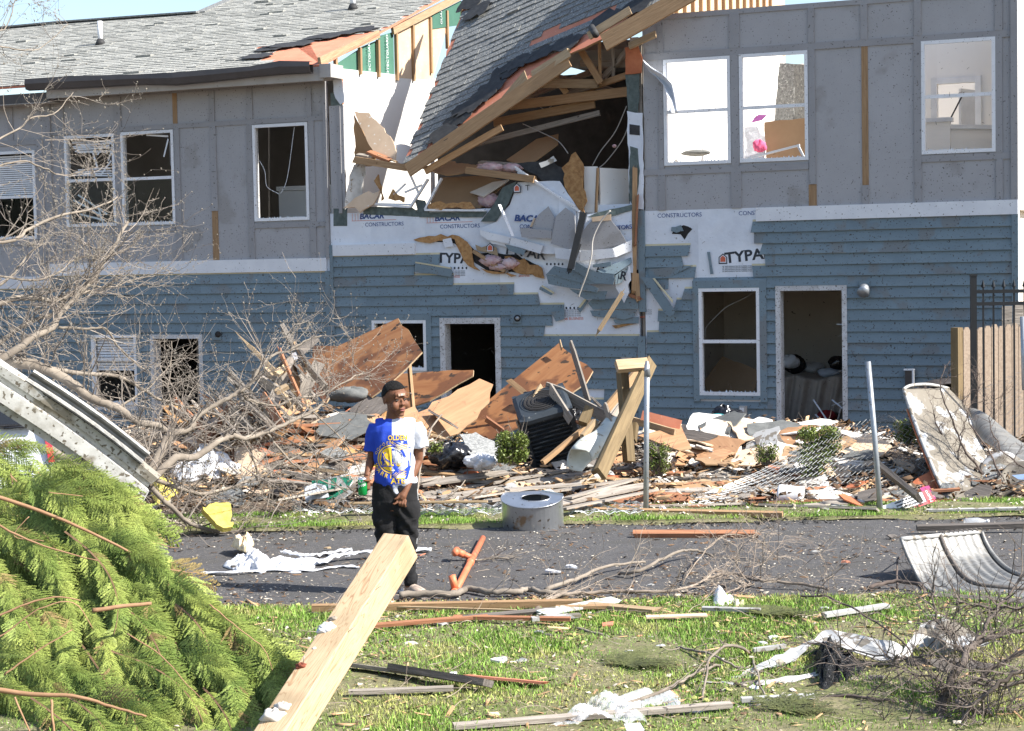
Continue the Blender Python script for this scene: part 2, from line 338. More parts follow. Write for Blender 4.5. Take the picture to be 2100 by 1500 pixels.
# ================================================================ ground
def build_ground():
    xs = np.concatenate([np.linspace(-400, -18, 8), np.linspace(-16, 14, 121), np.linspace(16, 400, 8)]); ys = np.concatenate([[-60, -20, 0, 4], np.linspace(6, 34, 113), [40, 80, 400]])
    V = []; 
    for y in ys:
        for x in xs:
            z = gz(max(-14, min(8, x)), y); h = .035 * math.sin(x * 2.1 + y * .7) * math.sin(y * 1.7 - x) if y > 15.2 and y < 25 else 0
            V.append((x, y, z + h - .02 if 11.3 < y < 15 and abs(x) < 30 else z + h))
    n = len(xs); Fq = [(j * n + i, j * n + i + 1, (j + 1) * n + i + 1, (j + 1) * n + i) for j in range(len(ys) - 1) for i in range(n - 1)]
    tag(mesh('ground', V, Fq, 'soil', smooth=True, base=(0, 0, 0)), kind='structure')
    def strip(name, y0, y1, z, mat, wob=.0, x0=-30, x1=30):
        m = 240; vs = []
        for i in range(m + 1):
            x = x0 + (x1 - x0) * i / m; a = wob * (math.sin(x * 3.1) + math.sin(x * 7.7 + 1) * .6 + math.sin(x * 17.3) * .35)
            b = wob * (math.sin(x * 2.7 + 2) + math.sin(x * 9.1) * .6 + math.sin(x * 15.1) * .35); vs += [(x, y0 + a, z), (x, y1 + b, z)]
        return tag(mesh(name, vs, [(2 * i, 2 * i + 2, 2 * i + 3, 2 * i + 1) for i in range(m)], mat, base=(0, 0, 0)), kind='structure')
    strip('road', 11.15, 14.75, .010, 'asphalt', .05)
    m = 60
    def lawn(name, y0, y1, z, wob, mat, h=.02):
        vs = []; nx = 260; ny = 6
        for j in range(ny + 1):
            for i in range(nx + 1):
                x = -14 + 28 * i / nx; e = wob * (math.sin(x * 3.3) + .6 * math.sin(x * 8.3 + 2) + .4 * math.sin(x * 19))
                t = j / ny; y = y0 + (y1 - y0) * t + (e if j in (0, ny) else 0); vs.append((x, y, z + h * math.sin(math.pi * t) ** .5 + .008 * math.sin(x * 5 + y * 3)))
        tag(mesh(name, vs, [(j * (nx + 1) + i, j * (nx + 1) + i + 1, (j + 1) * (nx + 1) + i + 1, (j + 1) * (nx + 1) + i) for j in range(ny) for i in range(nx)], mat, smooth=True, base=(0, 0, 0)), kind='structure')
    lawn('lawn', 3, 11.3, .016, .06, 'turf', .02)
    lawn('verge', 14.65, 15.5, .016, .05, 'turf', .045)
build_ground()
# ================================================================ house wall helpers
def cut(u0, u1, z0, z1, holes):
    """wall rectangle minus openings -> rectangles"""
    us = sorted({u0, u1} | {h[0] for h in holes if u0 < h[0] < u1} | {h[1] for h in holes if u0 < h[1] < u1}); out = []
    for a, b in zip(us, us[1:]):
        zs = [(z0, z1)]
        for h in holes:
            if h[0] < (a + b) / 2 < h[1]:
                nz_ = []
                for c, d in zs:
                    if h[3] <= c or h[2] >= d: nz_.append((c, d)); continue
                    if h[2] > c: nz_.append((c, h[2]))
                    if h[3] < d: nz_.append((h[3], d))
                zs = nz_
        out += [(a, b, c, d) for c, d in zs if d - c > .015]
    return out
EXP = .156
def lap(par, u0, u1, z0, z1, r, rag=(0, 0)):
    """one lapped board: thick at the lower edge, cream unpainted strip at its top"""
    n = max(1, int((u1 - u0) / .12)) if (rag[0] or rag[1]) else 1
    top = z1 + (.028 if z1 - z0 > .12 else 0); ob = .047; ot = .013; th = .011
    dz = (r.random() - .5) * .005; w0 = (r.random() - .5) * .006; z0 += dz
    A = lambda u, z, o: wp(u, z, o)
    def end(u, k, s):
        if not k: return u, u
        return u + s * k * r.random() * .5, u + s * k * (r.random() * .7)
    a0, a1 = end(u0, rag[0], 1); b0, b1 = end(u1, rag[1], -1)
    vs = [A(a0, z0, ob + w0), A(b0, z0, ob + w0), A(b1, z1, ot + .004), A(a1, z1, ot + .004), A(b1, top, ot), A(a1, top, ot), A(a0, z0, ob - th), A(b0, z0, ob - th), A(b1, top, ot - th), A(a1, top, ot - th)]
    fs = [(0, 1, 2, 3), (3, 2, 4, 5), (6, 7, 1, 0), (9, 8, 7, 6), (5, 4, 8, 9), (0, 3, 5, 9, 6), (1, 7, 8, 4, 2)]
    o = mesh('siding_board', vs, fs, ['siding', 'cream'], par)
    o.data.polygons[1].material_index = 1; o.data.polygons[4].material_index = 1
    return o
def siding(par, u0, u1, ztop, zbot, holes, segs={}, seed=1):
    r = random.Random(seed); i = 0; z = ztop
    while z > zbot + .03:
        zb = z - EXP
        for si, (a, b, ra, rb) in enumerate(segs.get(i, [(u0, u1, 0, 0)])):
            for (c, d, e, f) in cut(a, b, zb, z, holes):
                # break long runs where two boards butt
                if d - c > 3.2 and i not in segs:
                    m = c + 1.2 + (d - c - 2.4) * r.random(); lap(par, c, m - .002, e, f, r); lap(par, m + .002, d, e, f, r)
                else: lap(par, c, d, e, f, r, (ra if abs(c - a) < .01 else 0, rb if abs(d - b) < .01 else 0))
        z = zb; i += 1
def window(par, u0, u1, z0, z1, rail=None, o=.03, deep=.10, pane=(0, 0), fw=.048):
    w = tag(wbox('window', u0, u0 + fw, z0, z1, -.02, o, 'vinyl', par)); 
    wbox('window_frame', u1 - fw, u1, z0, z1, -.02, o, 'vinyl', w)
    wbox('window_frame', u0 + fw, u1 - fw, z1 - fw, z1, -.02, o, 'vinyl', w); wbox('window_sill', u0 + fw, u1 - fw, z0, z0 + fw, -.02, o + .004, 'vinyl', w)
    # reveal of the opening
    for a, b in ((u0 + .004, u0 + .03), (u1 - .03, u1 - .004)): wbox('jamb', a, b, z0, z1, -deep, -.022, 'jamb', w)
    wbox('jamb', u0, u1, z0 + .003, z0 + .03, -deep, -.022, 'jamb', w); wbox('jamb', u0, u1, z1 - .03, z1 - .003, -deep, -.022, 'jamb', w)
    if rail: wbox('sash_rail', u0 + fw, u1 - fw, rail - .024, rail + .024, -.015, o - .012, 'vinyl', w)
    for k, (a, b) in enumerate((((z0 + fw), rail or z0), (rail or z0, z1 - fw))):
        if pane[k]:
            wbox('pane', u0 + fw, u1 - fw, a + .01, b - .01, -.012, -.008, 'glass', w)
    # broken glass teeth left in the sill
    r = random.Random(int((u0 + 20) * 100)); vs = []; fs = []; u = u0 + fw
    while u < u1 - fw - .05:
        q = len(vs); ww = .012 + r.random() * .03; h = r.random() * .035
        vs += [wp(u, z0 + fw, -.006), wp(u + ww, z0 + fw, -.006), wp(u + ww * r.random(), z0 + fw + h, -.004)]; fs.append((q, q + 1, q + 2)); u += ww + r.random() * .03
    tag(mesh('glass_shards', vs, fs, 'vinyl', w), kind='stuff')
    return w
def doorframe(par, u0, u1, z0, z1, fw=.07):
    f = wbox('door_frame', u0, u0 + fw, z0, z1 - fw, -.03, .045, 'jamb', par)
    wbox('door_jamb', u1 - fw, u1, z0, z1 - fw, -.03, .045, 'jamb', f); wbox('door_head', u0, u1, z1 - fw, z1, -.03, .045, 'jamb', f)
    for a, b in ((u0 + fw * .4, u0 + fw * .9), (u1 - fw * .9, u1 - fw * .4)): wbox('door_jamb', a, b, z0, z1 - fw, -.17, -.032, 'jamb', f)
    return f
def W3(px, py, o=0): u, z = WU(px, py, o); return wp(u, z, o)
def rectpx(x0, x1, y0, y1):
    """window corners in wall terms: left/right at mid height, top/bottom at mid width"""
    xm, ym = (x0 + x1) / 2, (y0 + y1) / 2
    return WU(x0, ym)[0], WU(x1, ym)[0], WU(xm, y1)[1], WU(xm, y0)[1]
def upper(par, u0, u1, z0, z1, holes, vlines, hlines, batt):
    """grey panels between battens; batt: list of (u0,u1,z0,z1,mat)"""
    us = [u0] + vlines + [u1]; zs = [z0] + hlines + [z1]
    for a, b in zip(us, us[1:]):
        for c, d in zip(zs, zs[1:]):
            for (e, f, g, h) in cut(a, b, c, d, holes): wbox('wall_panel', e, f, g, h, -.02, .008, 'grey', par)
    for (a, b, c, d, m) in batt:
        t = .026 if (b - a) > (d - c) else .030
        if m == 'wood': t = .018
        if m == 'white': t = .05
        if m == 'corner': t = .05; m = 'batten'
        if m == 'cornerb': t = .052; m = 'siding'
        wbox({'wood': 'exposed_furring', 'white': 'belly_band'}.get(m, 'batten'), a, b, c, d, .009, t, m, par)
def rooms(par, u0, u1, zg, zf, zt, deep, wall, ceil=True, low='room', backwall='room'):
    """floor slabs, cross walls and back wall of one unit"""
    def slab(n, a, b, z0, z1, s0, s1, m): box(n, wp((a + b) / 2, (z0 + z1) / 2, -(s0 + s1) / 2), U, -N, Z, b - a, s1 - s0, z1 - z0, m, par)
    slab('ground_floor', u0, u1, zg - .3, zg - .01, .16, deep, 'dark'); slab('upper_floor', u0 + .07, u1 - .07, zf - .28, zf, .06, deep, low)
    slab('back_wall', u0, u1, zg, zf - .285, deep + .01, deep + .15, 'room')
    if ceil: slab('ceiling', u0 + .07, u1 - .07, zt, zt + .12, .06, deep, 'room')
    if backwall: slab('back_wall', u0, u1, zf - .28, zt + .12, deep + .01, deep + .15, backwall)
def party(par, u, z0, z1, s0, s1, mat, t=.12, name='party_wall'):
    return box(name, wp(u, (z0 + z1) / 2, -(s0 + s1) / 2), -N, U, Z, s1 - s0, t, z1 - z0, mat, par)
uF0, uFL, uLC, uCR, uR1 = WU(-160, 500)[0], WU(104, 500)[0], WU(679, 500)[0], WU(1316, 500)[0], WU(2088, 300)[0]
# ---------------------------------------------------------------- right unit
def right_unit():
    t = thing('townhouse', wp(uCR + 2.6, -.35), 'right townhouse with roof torn away and sun-bleached rooms behind three open upper windows', 'house', 'row of storm-damaged townhouses')
    W1 = rectpx(1362, 1499, 119, 338); W2 = rectpx(1517, 1658, 108, 331.4); W3_ = rectpx(1890, 2042, 80.5, 314.5)
    LW = rectpx(1435.5, 1560, 591, 811); DR = rectpx(1593, 1739, 586, 893)
    zb0 = WU(1660, 451.5)[1]; zb1 = WU(1660, 423)[1]; zt = WU(1650, 8)[1]; zt0 = WU(1500, 30)[1]; h2b, h2a = WU(1500, 113.7)[1], WU(1500, 99.5)[1]; h3b, h3a = WU(1500, 354)[1], WU(1500, 341)[1]
    r3b, r3a = WU(1950, 331)[1], WU(1950, 317)[1]
    vb = lambda a, b: (WU(a, 250)[0], WU(b, 250)[0])
    X = lambda c: 1300 + c / 2.625
    B = []
    for a, b in ((125, 158), (515, 570), (940, 972), (1222, 1258), (1510, 1548), (1945, 1985)):
        p, q = WU(X(a), 60)[0], WU(X(b), 60)[0]; B.append((p, q, h2a, zt0, 'batten'))
    for a, b, m, lo, hi in ((135, 160, 'batten', h3a, h2b), (525, 567, 'batten', h3a, h2b), (943, 978, 'batten', WU(1670, 378)[1], h2b), (1228, 1262, 'wood', WU(1775, 380)[1], h2b), (1510, 1548, 'batten', zb1, h2b), (1948, 1985, 'batten', r3a, h2b)):
        B.append((WU(X(a), 220)[0], WU(X(b), 220)[0], lo, hi, m))
    for a, b, m in ((135, 172, 'batten'), (527, 580, 'batten'), (1952, 1988, 'batten')):
        B.append((WU(X(a), 390)[0], WU(X(b), 390)[0], zb1, h3b if a < 900 else r3b, m))
    B.append((WU(X(943), 400)[0], WU(X(985), 400)[0], zb1, WU(1670, 378)[1] - .003, 'wood')); B.append((WU(X(1230), 400)[0], WU(X(1265), 400)[0], zb1, WU(1775, 380)[1] - .003, 'batten'))
    u0 = uCR; uc = WU(2074, 250)[0]; ub = WU(1322, 380)[0]
    B.append((u0, uR1, zt0, zt, 'batten')); B.append((u0, uc, h2b, h2a, 'batten')); B.append((ub, WU(X(943), 345)[0], h3b, h3a, 'batten')); B.append((WU(X(1549), 320)[0], uc, r3b, r3a, 'batten'))
    B.append((uc, uR1, zb1, zt0, 'corner')); B.append((WU(1552, 440)[0], uR1, zb0, zb1, 'white'))
    # sidings' corner board
    B.append((WU(2076, 600)[0], uR1, -.4, zb0 - .003, 'cornerb')); B.append((WU(1311, 760)[0], WU(1326, 760)[0], -.45, WU(1318, 690)[1], 'cornerb')); B.append((WU(1311, 500)[0], WU(1324, 500)[0], WU(1318, 640)[1], WU(1318, 432)[1], 'cornerb'))
    vl = [WU(X(c), 200)[0] for c in (142, 546, 960, 1243, 1530, 1966)]
    upper(t, WU(1322, 250)[0], uR1, zb1, zt, [W1, W2, W3_], vl, [h3a, h2a], B)
    window(t, *W1, rail=WU(1430, 228)[1]); window(t, *W2, rail=WU(1588, 219)[1]); window(t, *W3_, rail=WU(1966, 196)[1])
    # lower floor
    for (a, b, c, d) in cut(WU(1322, 500)[0], uR1, -.5, zb1, [LW, DR]): wbox('house_wrap', a, b, c, d, -.11, .010, 'wrap', t)
    trim = (WU(1423.5, 700)[0], WU(1574, 700)[0], WU(1500, 824)[1], WU(1500, 575)[1])
    uR = WU(2076, 600)[0]; u_ = lambda px, y: WU(px, y)[0]; L = u_(1326, 600)
    rag = .09
    S = {0: [(u_(1536, 465), uR, rag, 0)], 1: [(u_(1545, 487), uR, rag, 0)], 2: [(L, u_(1418, 508), 0, rag), (u_(1558, 508), uR, rag, 0)], 3: [(L, u_(1405, 530), 0, rag), (u_(1566, 530), uR, rag, 0)], 4: [(L, u_(1440, 550), 0, .25), (u_(1542, 550), uR, rag, 0)],
         5: [(L, u_(1372, 572), 0, .12), (u_(1423, 572), uR, 0, 0)], 6: [(u_(1398, 595), uR, .1, 0)], 7: [(u_(1378, 617), uR, .12, 0)], 8: [(u_(1350, 640), uR, .05, 0)], 9: [(u_(1352, 660), uR, .03, 0)]}
    siding(t, L, uR, zb0, -.42, [trim, (DR[0] - .0, DR[1], DR[2] - .1, DR[3])], S, 5)
    for a, b, c, d in ((trim[0], LW[0], trim[2], trim[3]), (LW[1], trim[1], trim[2], trim[3]), (LW[0], LW[1], LW[3], trim[3]), (LW[0], LW[1], trim[2] + .03, LW[2])): wbox('window_trim', a, b, c, d, .011, .052, 'siding', t)
    window(t, *LW, rail=WU(1500, 700.5)[1], o=.05); doorframe(t, *DR)
    # writing on the wrap
    def wt(s, px, py, h, mat, rot=0, o=.0115, **k):
        u, z = WU(px, py); mw = frame(wp(u, z, o), U, Z, N) @ Matrix.Rotation(rot, 4, 'Z'); return text(s, h, mw, mat, t, **k)
    wt('TYPAR', 1536, 525, .21, 'ink', .10, bold=.006, sx=1.12)
    hx, hz = WU(1483, 531)
    for k, (rr, m) in enumerate(((.075, 'ink'), (.058, 'wrap'), (.045, 'redp'))):
        q = [wp(hx + a * rr, hz + b * rr, .0115 + .0012 * k) for a, b in ((-.85, -1), (.85, -1), (.85, .3), (0, 1), (-.85, .3))]; sheet('house_emblem', q, .001, m, t)
    wt('CONSTRUCTORS', 1394, 442, .085, 'navy'); wt('CONSTRUCTORS', 1562, 437, .085, 'navy'); wt('fiberweb', 1398, 561, .06, 'redp', space=1.05)
    for k in range(4): wt('air and moisture barrier building wrap', 1512, 546 + k * 3.4, .028, 'ink')
    wt('web', 1318, 650, .05, 'redp')
    for k in range(3): wt('right product for the job', 1324, 636 + 4 * k, .02, 'ink')
    # hole punched through the wrap, its shade a near-black sheet laid on top
    c = [W3(x, y, .013) for x, y in ((1383, 468), (1402, 462), (1420, 470), (1411, 480), (1404, 492), (1396, 481), (1378, 480))]; sheet('torn_hole_shade', c, .002, 'dark', t, jag=.01, step=.05)
    c = [W3(x, y, .03) for x, y in ((1377, 466), (1396, 462), (1402, 474), (1388, 478), (1376, 474))]; sheet('torn_sheathing', c, .008, 'siding', t, jag=.015, step=.05)
    # boards hanging off the siding
    def hang(pts, o=.06, m='siding'): return sheet('hanging_siding', [W3(x, y, o + dd) for x, y, dd in pts], .010, m, t, jag=.006, step=.15)
    hang(((1313, 568, .05), (1337, 570, .05), (1384, 637, .09), (1383, 644, .09), (1373, 650, .09), (1365, 644, .08))); hang(((1338, 571, .052), (1343, 571, .052), (1380, 616, .092), (1379, 622, .09)), .063, 'cream')
    hang(((1450, 517, 0), (1456, 517, 0), (1463, 562, 0), (1457, 563, 0)), .03); hang(((1330, 552, .01), (1420, 545, .01), (1390, 560, .01), (1376, 568, .01), (1330, 568, .01)), .03)
    # dryer vent, outlet box, hose box
    v = wbox('vent_hood', *[WU(x, 588)[0] for x in (1764, 1786)], WU(1775, 607)[1], WU(1775, 576)[1], .04, .055, 'siding', t)
    c = W3(1775, 590, .05); a = c + N * .16 - Z * .07
    tube('vent_duct', [c, c + N * .08 - Z * .01, a], .055, 'galv_post', v, r1=.085, seg=14)
    m = wbox('hose_box', WU(1859, 775)[0], WU(1876, 775)[0], WU(1867, 792)[1], WU(1867, 757)[1], .04, .10, 'gutter', t)
    wbox('box_rim', WU(1857, 775)[0], WU(1878, 775)[0], WU(1867, 759)[1], WU(1867, 756)[1], .04, .13, 'vinyl', m); wbox('box_rim', WU(1874, 775)[0], WU(1878, 775)[0], WU(1867, 792)[1], WU(1867, 759.5)[1], .101, .13, 'vinyl', m)
    m = wbox('outlet_box', WU(1521, 843)[0], WU(1534, 843)[0], WU(1527, 853)[1], WU(1527, 832)[1], .04, .13, 'soffit', t); wbox('outlet_lid', WU(1523, 843)[0], WU(1531, 843)[0], WU(1527, 850)[1], WU(1527, 835)[1], .131, .15, 'vinyl', m)
    # inside
    zf = zb1 - .12; up = 5.55
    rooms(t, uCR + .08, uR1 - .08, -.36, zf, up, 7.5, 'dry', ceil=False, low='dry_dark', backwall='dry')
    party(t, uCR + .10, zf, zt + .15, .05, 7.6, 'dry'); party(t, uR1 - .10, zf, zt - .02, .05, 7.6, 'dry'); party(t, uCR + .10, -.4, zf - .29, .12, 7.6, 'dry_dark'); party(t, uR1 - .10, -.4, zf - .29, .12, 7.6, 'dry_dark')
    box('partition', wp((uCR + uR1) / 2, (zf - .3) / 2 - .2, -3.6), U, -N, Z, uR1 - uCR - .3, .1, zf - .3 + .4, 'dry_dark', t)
    # gable of the torn roof behind the wall top, with its studs
    g = party(t, uCR + .16, zt + .155, zt + 2.1, .1, 7.6, 'board_tan', .02, 'gable_sheathing')
    for k in range(16): box('gable_stud', wp(uCR + .20, zt + 1.1, -.35 - k * .41), Z, -N, U, 1.9, .04, .05, 'wood', g)
    # room wall with cased doorway behind the right window, stair half wall in front of it
    a0, a1 = WU(1885, 200, -3.0)[0] - .5, uR1 - .17; d0, d1 = WU(1922, 200, -3.0)[0], WU(2000, 200, -3.0)[0]; dz = WU(1960, 171, -3.0)[1]
    for (a, b, c, d) in cut(a0, a1, zf, zt - .1, [(d0, d1, zf, dz)]): box('room_wall', wp((a + b) / 2, (c + d) / 2, -3.05), U, -N, Z, b - a, .1, d - c, 'dry', t)
    for a, b, c, d in ((d0 - .09, d0, zf, dz + .09), (d1, d1 + .09, zf, dz + .09), (d0, d1, dz, dz + .09)): box('door_casing', wp((a + b) / 2, (c + d) / 2, -2.985), U, -N, Z, b - a, .03, d - c, 'foam', t)
    box('interior_door', wp(d1 - .12, (zf + dz) / 2 - .03, -3.35), (U * .35 - N * .93).normalized(), (U * .93 + N * .35), Z, .65, .04, dz - zf - .1, 'foam', t)
    hz1 = WU(1895, 252, -1.3)[1]
    box('half_wall', wp(a0 + .75, (zf + hz1) / 2, -1.35), U, -N, Z, 1.0, .1, hz1 - zf, 'dry', t); box('half_wall_cap', wp(a0 + .75, hz1 + .03, -1.35), U, -N, Z, 1.06, .16, .06, 'foam', t)
    box('half_wall', wp(a0 + 1.55, (zf + hz1) / 2 - .1, -1.75), (U * .7 - N * .7).normalized(), (U * .7 + N * .7).normalized(), Z, 1.1, .1, hz1 - zf, 'dry', t)
    box('half_wall_cap', wp(a0 + 1.55, hz1 - .07, -1.75), (U * .7 - N * .7).normalized(), (U * .7 + N * .7).normalized(), Z, 1.1, .16, .06, 'foam', t)
    return t
RU = right_unit()
# ---------------------------------------------------------------- left unit and the one beyond it
def left_unit():
    t = thing('townhouse', wp(uFL + 2.6, -.9), 'left townhouse with dark gutter, blown-out windows and an intact grey shingle roof', 'house', 'row of storm-damaged townhouses')
    W1 = rectpx(135.5, 238, 277, 465); W2 = rectpx(251, 359, 269, 462); W3_ = rectpx(521, 634, 254, 453)
    DR = rectpx(313, 420, 686, 890); LW = rectpx(192, 284, 687, 830)
    zb0, zb1 = WU(400, 561)[1], WU(400, 535)[1]; zt = WU(660, 160)[1] + .06; h2b, h2a = WU(400, 262)[1], WU(400, 252)[1]; h3b, h3a = WU(250, 477)[1], WU(250, 467)[1]; r3b, r3a = WU(590, 467)[1], WU(590, 456.5)[1]
    B = []; zt0 = WU(400, 189)[1]; uc = WU(669, 400)[0]
    for a, b, m in ((127, 131, 'batten'), (234, 249, 'batten'), (355, 364, 'wood'), (430, 441, 'batten'), (507, 519, 'batten'), (630, 640, 'batten')): B.append((WU(a, 225)[0], WU(b, 225)[0], h2a, zt0, m))
    zc = WU(440, 433)[1]
    for a, b, m, lo, hi in ((126, 135, 'batten', h3a, h2b), (239, 250, 'batten', h3a, h2b), (361, 371, 'batten', zb1, h2b), (434, 446, 'batten', zc, h2b), (509, 520, 'batten', zb1, h2b), (636, 647, 'batten', r3a, h2b)): B.append((WU(a, 350)[0], WU(b, 350)[0], lo, hi, m))
    B.append((WU(437, 480)[0], WU(449, 480)[0], zb1, zc - .003, 'wood'))
    for a, b in ((128, 140), (252, 262)): B.append((WU(a, 500)[0], WU(b, 500)[0], zb1, h3b, 'batten'))
    B.append((WU(638, 490)[0], WU(650, 490)[0], zb1, r3b, 'batten'))
    B += [(uFL + .1, uc, h2b, h2a, 'batten'), (uFL + .1, WU(361, 470)[0], h3b, h3a, 'batten'), (WU(521, 460)[0], uc, r3b, r3a, 'batten'), (uFL + .1, uc, zt0, zt0 + .09, 'batten'), (uc, uLC - .01, zb1, zt, 'corner'), (uFL, uFL + .1, zb1, zt, 'corner'), (uFL, WU(672, 540)[0], zb0, zb1, 'white'),
          (WU(673, 700)[0], uLC - .01, -1.1, zb0, 'cornerb'), (uFL, uFL + .12, -1.1, zb0 - .003, 'cornerb')]
    upper(t, uFL, uLC - .01, zb1, zt, [W1, W2, W3_], [WU(x, 350)[0] for x in (130, 244, 366, 440, 514, 641)], [h3a, h2a], B)
    window(t, *W1, rail=WU(186, 370)[1], pane=(1, 0)); window(t, *W2, rail=WU(305, 366)[1], pane=(1, 0)); window(t, *W3_)
    for (a, b, c, d) in cut(uFL, uLC - .01, -1.2, zb1, [LW, DR]): wbox('house_wrap', a, b, c, d, -.11, .010, 'wrap', t)
    trim = (LW[0] - .09, LW[1] + .09, LW[2] - .09, LW[3] + .09)
    siding(t, uFL + .12, WU(673, 700)[0], zb0 - .02, -1.1, [trim, DR], {}, 9)
    for a, b, c, d in ((trim[0], LW[0], trim[2], trim[3]), (LW[1], trim[1], trim[2], trim[3]), (LW[0], LW[1], LW[3], trim[3])): wbox('window_trim', a, b, c, d, .011, .05, 'siding', t)
    w_ = window(t, *LW, rail=WU(238, 737)[1], o=.05); doorframe(t, *DR)
    # drawn blind in the upper sash of the low window: slats
    for k in range(12): wbox('blind_slat', LW[0] + .06, LW[1] - .06, LW[3] - .1 - k * .045, LW[3] - .065 - k * .045, -.05, -.045, 'vinyl', w_)
    # half-open door with its oval glass broken out
    x = (U * .45 - N * .9).normalized(); y = (U * .9 + N * .45).normalized(); c = wp(DR[1] - .09, DR[2], -.12) - x * -.0
    hinge = wp(DR[1] - .1, DR[2] + 1.0, -.15); cc = hinge + (-U * .62 - N * .75).normalized() * .42
    xx = (-U * .62 - N * .75).normalized(); yy = Z.cross(xx)
    d = box('door', cc - xx * .30, xx, yy, Z, .24, .045, 2.0, 'soffit', t); box('door_stile', cc + xx * .30, xx, yy, Z, .24, .045, 2.0, 'soffit', d); box('door_rail', cc + Z * .85, xx, yy, Z, .36, .045, .3, 'soffit', d); box('door_rail', cc - Z * .75, xx, yy, Z, .36, .045, .5, 'soffit', d)
    v = wbox('vent_cover', WU(438, 686)[0], WU(456, 686)[0], WU(447, 697)[1], WU(447, 676)[1], .04, .065, 'siding', t); tube('vent_duct', [W3(447, 686, .06), W3(447, 686, .085)], .05, 'dark', v, seg=14)
    # collapsed blinds in the upper left window
    r = random.Random(4)
    for k in range(14):
        zc = W1[3] - .10 - k * .022 - (.28 if k > 8 else 0); a = W1[0] + .10 + r.random() * .12; b = W1[1] - .07 - r.random() * .12
        p0, p1 = wp(a, zc + (r.random() - .5) * .03, -.05), wp(b, zc + (r.random() - .5) * .06, -.05); x_, y_, z_ = axes(p0, p1); box('blind_slat', (p0 + p1) / 2, x_, y_, z_, (p1 - p0).length, .002, .022, 'vinyl', t)
    for a, b, c, d in ((211, 300, 200, 318), (230, 305, 222, 330), (190, 312, 200, 345), (228, 330, 206, 360), (150, 410, 205, 440), (160, 400, 220, 440), (165, 440, 215, 452), (200, 420, 212, 460), (345, 285, 336, 322), (348, 290, 350, 340), (300, 277, 345, 280)):
        p0, p1 = W3(a, b, -.04), W3(c, d, -.06); x_, y_, z_ = axes(p0, p1); box('blind_slat', (p0 + p1) / 2, x_, y_, z_, (p1 - p0).length, .003, .03, 'vinyl', t)
    # cable in the third window
    tube('cable', smooth_line([W3(x, y, -.06) for x, y in ((604, 260), (600, 290), (592, 350), (585, 380), (575, 398))]), .006, 'vinyl', t); tube('cable', smooth_line([W3(x, y, -.06) for x, y in ((532, 330), (543, 352), (546, 380), (556, 390), (568, 396), (572, 399))]), .006, 'vinyl', t)
    hz1 = WU(580, 392, -1.2)[1]; box('half_wall', wp(W3_[0] + .3, hz1 - .5, -1.3), U, -N, Z, 1.2, .1, 1.0, 'dry', t); box('half_wall_cap', wp(W3_[0] + .3, hz1 + .04, -1.3), U, -N, Z, 1.25, .16, .07, 'dry', t)
    zf = zb1 - .1
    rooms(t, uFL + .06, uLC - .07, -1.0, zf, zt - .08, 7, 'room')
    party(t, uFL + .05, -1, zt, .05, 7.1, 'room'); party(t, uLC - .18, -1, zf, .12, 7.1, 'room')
    # ------- far unit
    f = thing('townhouse', wp(uFL - 2, -1), 'far left townhouse half hidden by bare branches, a lower white band than its neighbour', 'house', 'row of storm-damaged townhouses')
    W = rectpx(-35, 75, 311, 492); a1, a0 = WU(50, 568)[1], WU(50, 592)[1]; zt2 = WU(50, 222)[1] + .1; FW = rectpx(-60, 40, 720, 860)
    hb, ha = WU(50, 298)[1], WU(50, 287)[1]
    B = [(uF0, uFL - .003, a0, a1, 'white'), (WU(80, 400)[0], WU(92, 400)[0], a1, ha, 'batten'), (WU(18, 260)[0], WU(28, 260)[0], ha, zt2, 'batten'), (uF0, uFL - .1, hb, ha, 'batten'), (WU(48, 530)[0], WU(58, 530)[0], a1, W[2] - .1, 'batten'), (uF0, WU(80, 500)[0], W[2] - .1, W[2], 'batten')]
    upper(f, uF0, uFL - .003, a1, zt2, [W], [WU(86, 400)[0]], [ha], B); w2 = window(f, *W, rail=WU(20, 405)[1], pane=(1, 0))
    for k in range(20): wbox('blind_slat', W[0] + .06, W[1] - .06, W[3] - .1 - k * .035, W[3] - .075 - k * .035, -.05, -.046, 'vinyl', w2)
    for (a, b, c, d) in cut(uF0, uFL - .003, -1.3, a1, [FW]): wbox('house_wrap', a, b, c, d, -.11, .010, 'wrap', f)
    siding(f, uF0, uFL - .003, a0 - .02, -1.2, [FW], {}, 10); window(f, *FW, o=.05)
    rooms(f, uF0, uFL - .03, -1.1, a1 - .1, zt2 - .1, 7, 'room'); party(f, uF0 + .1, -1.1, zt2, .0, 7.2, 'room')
    return t, f, zt, zt2
LU, FU, ZTL, ZTF = left_unit()
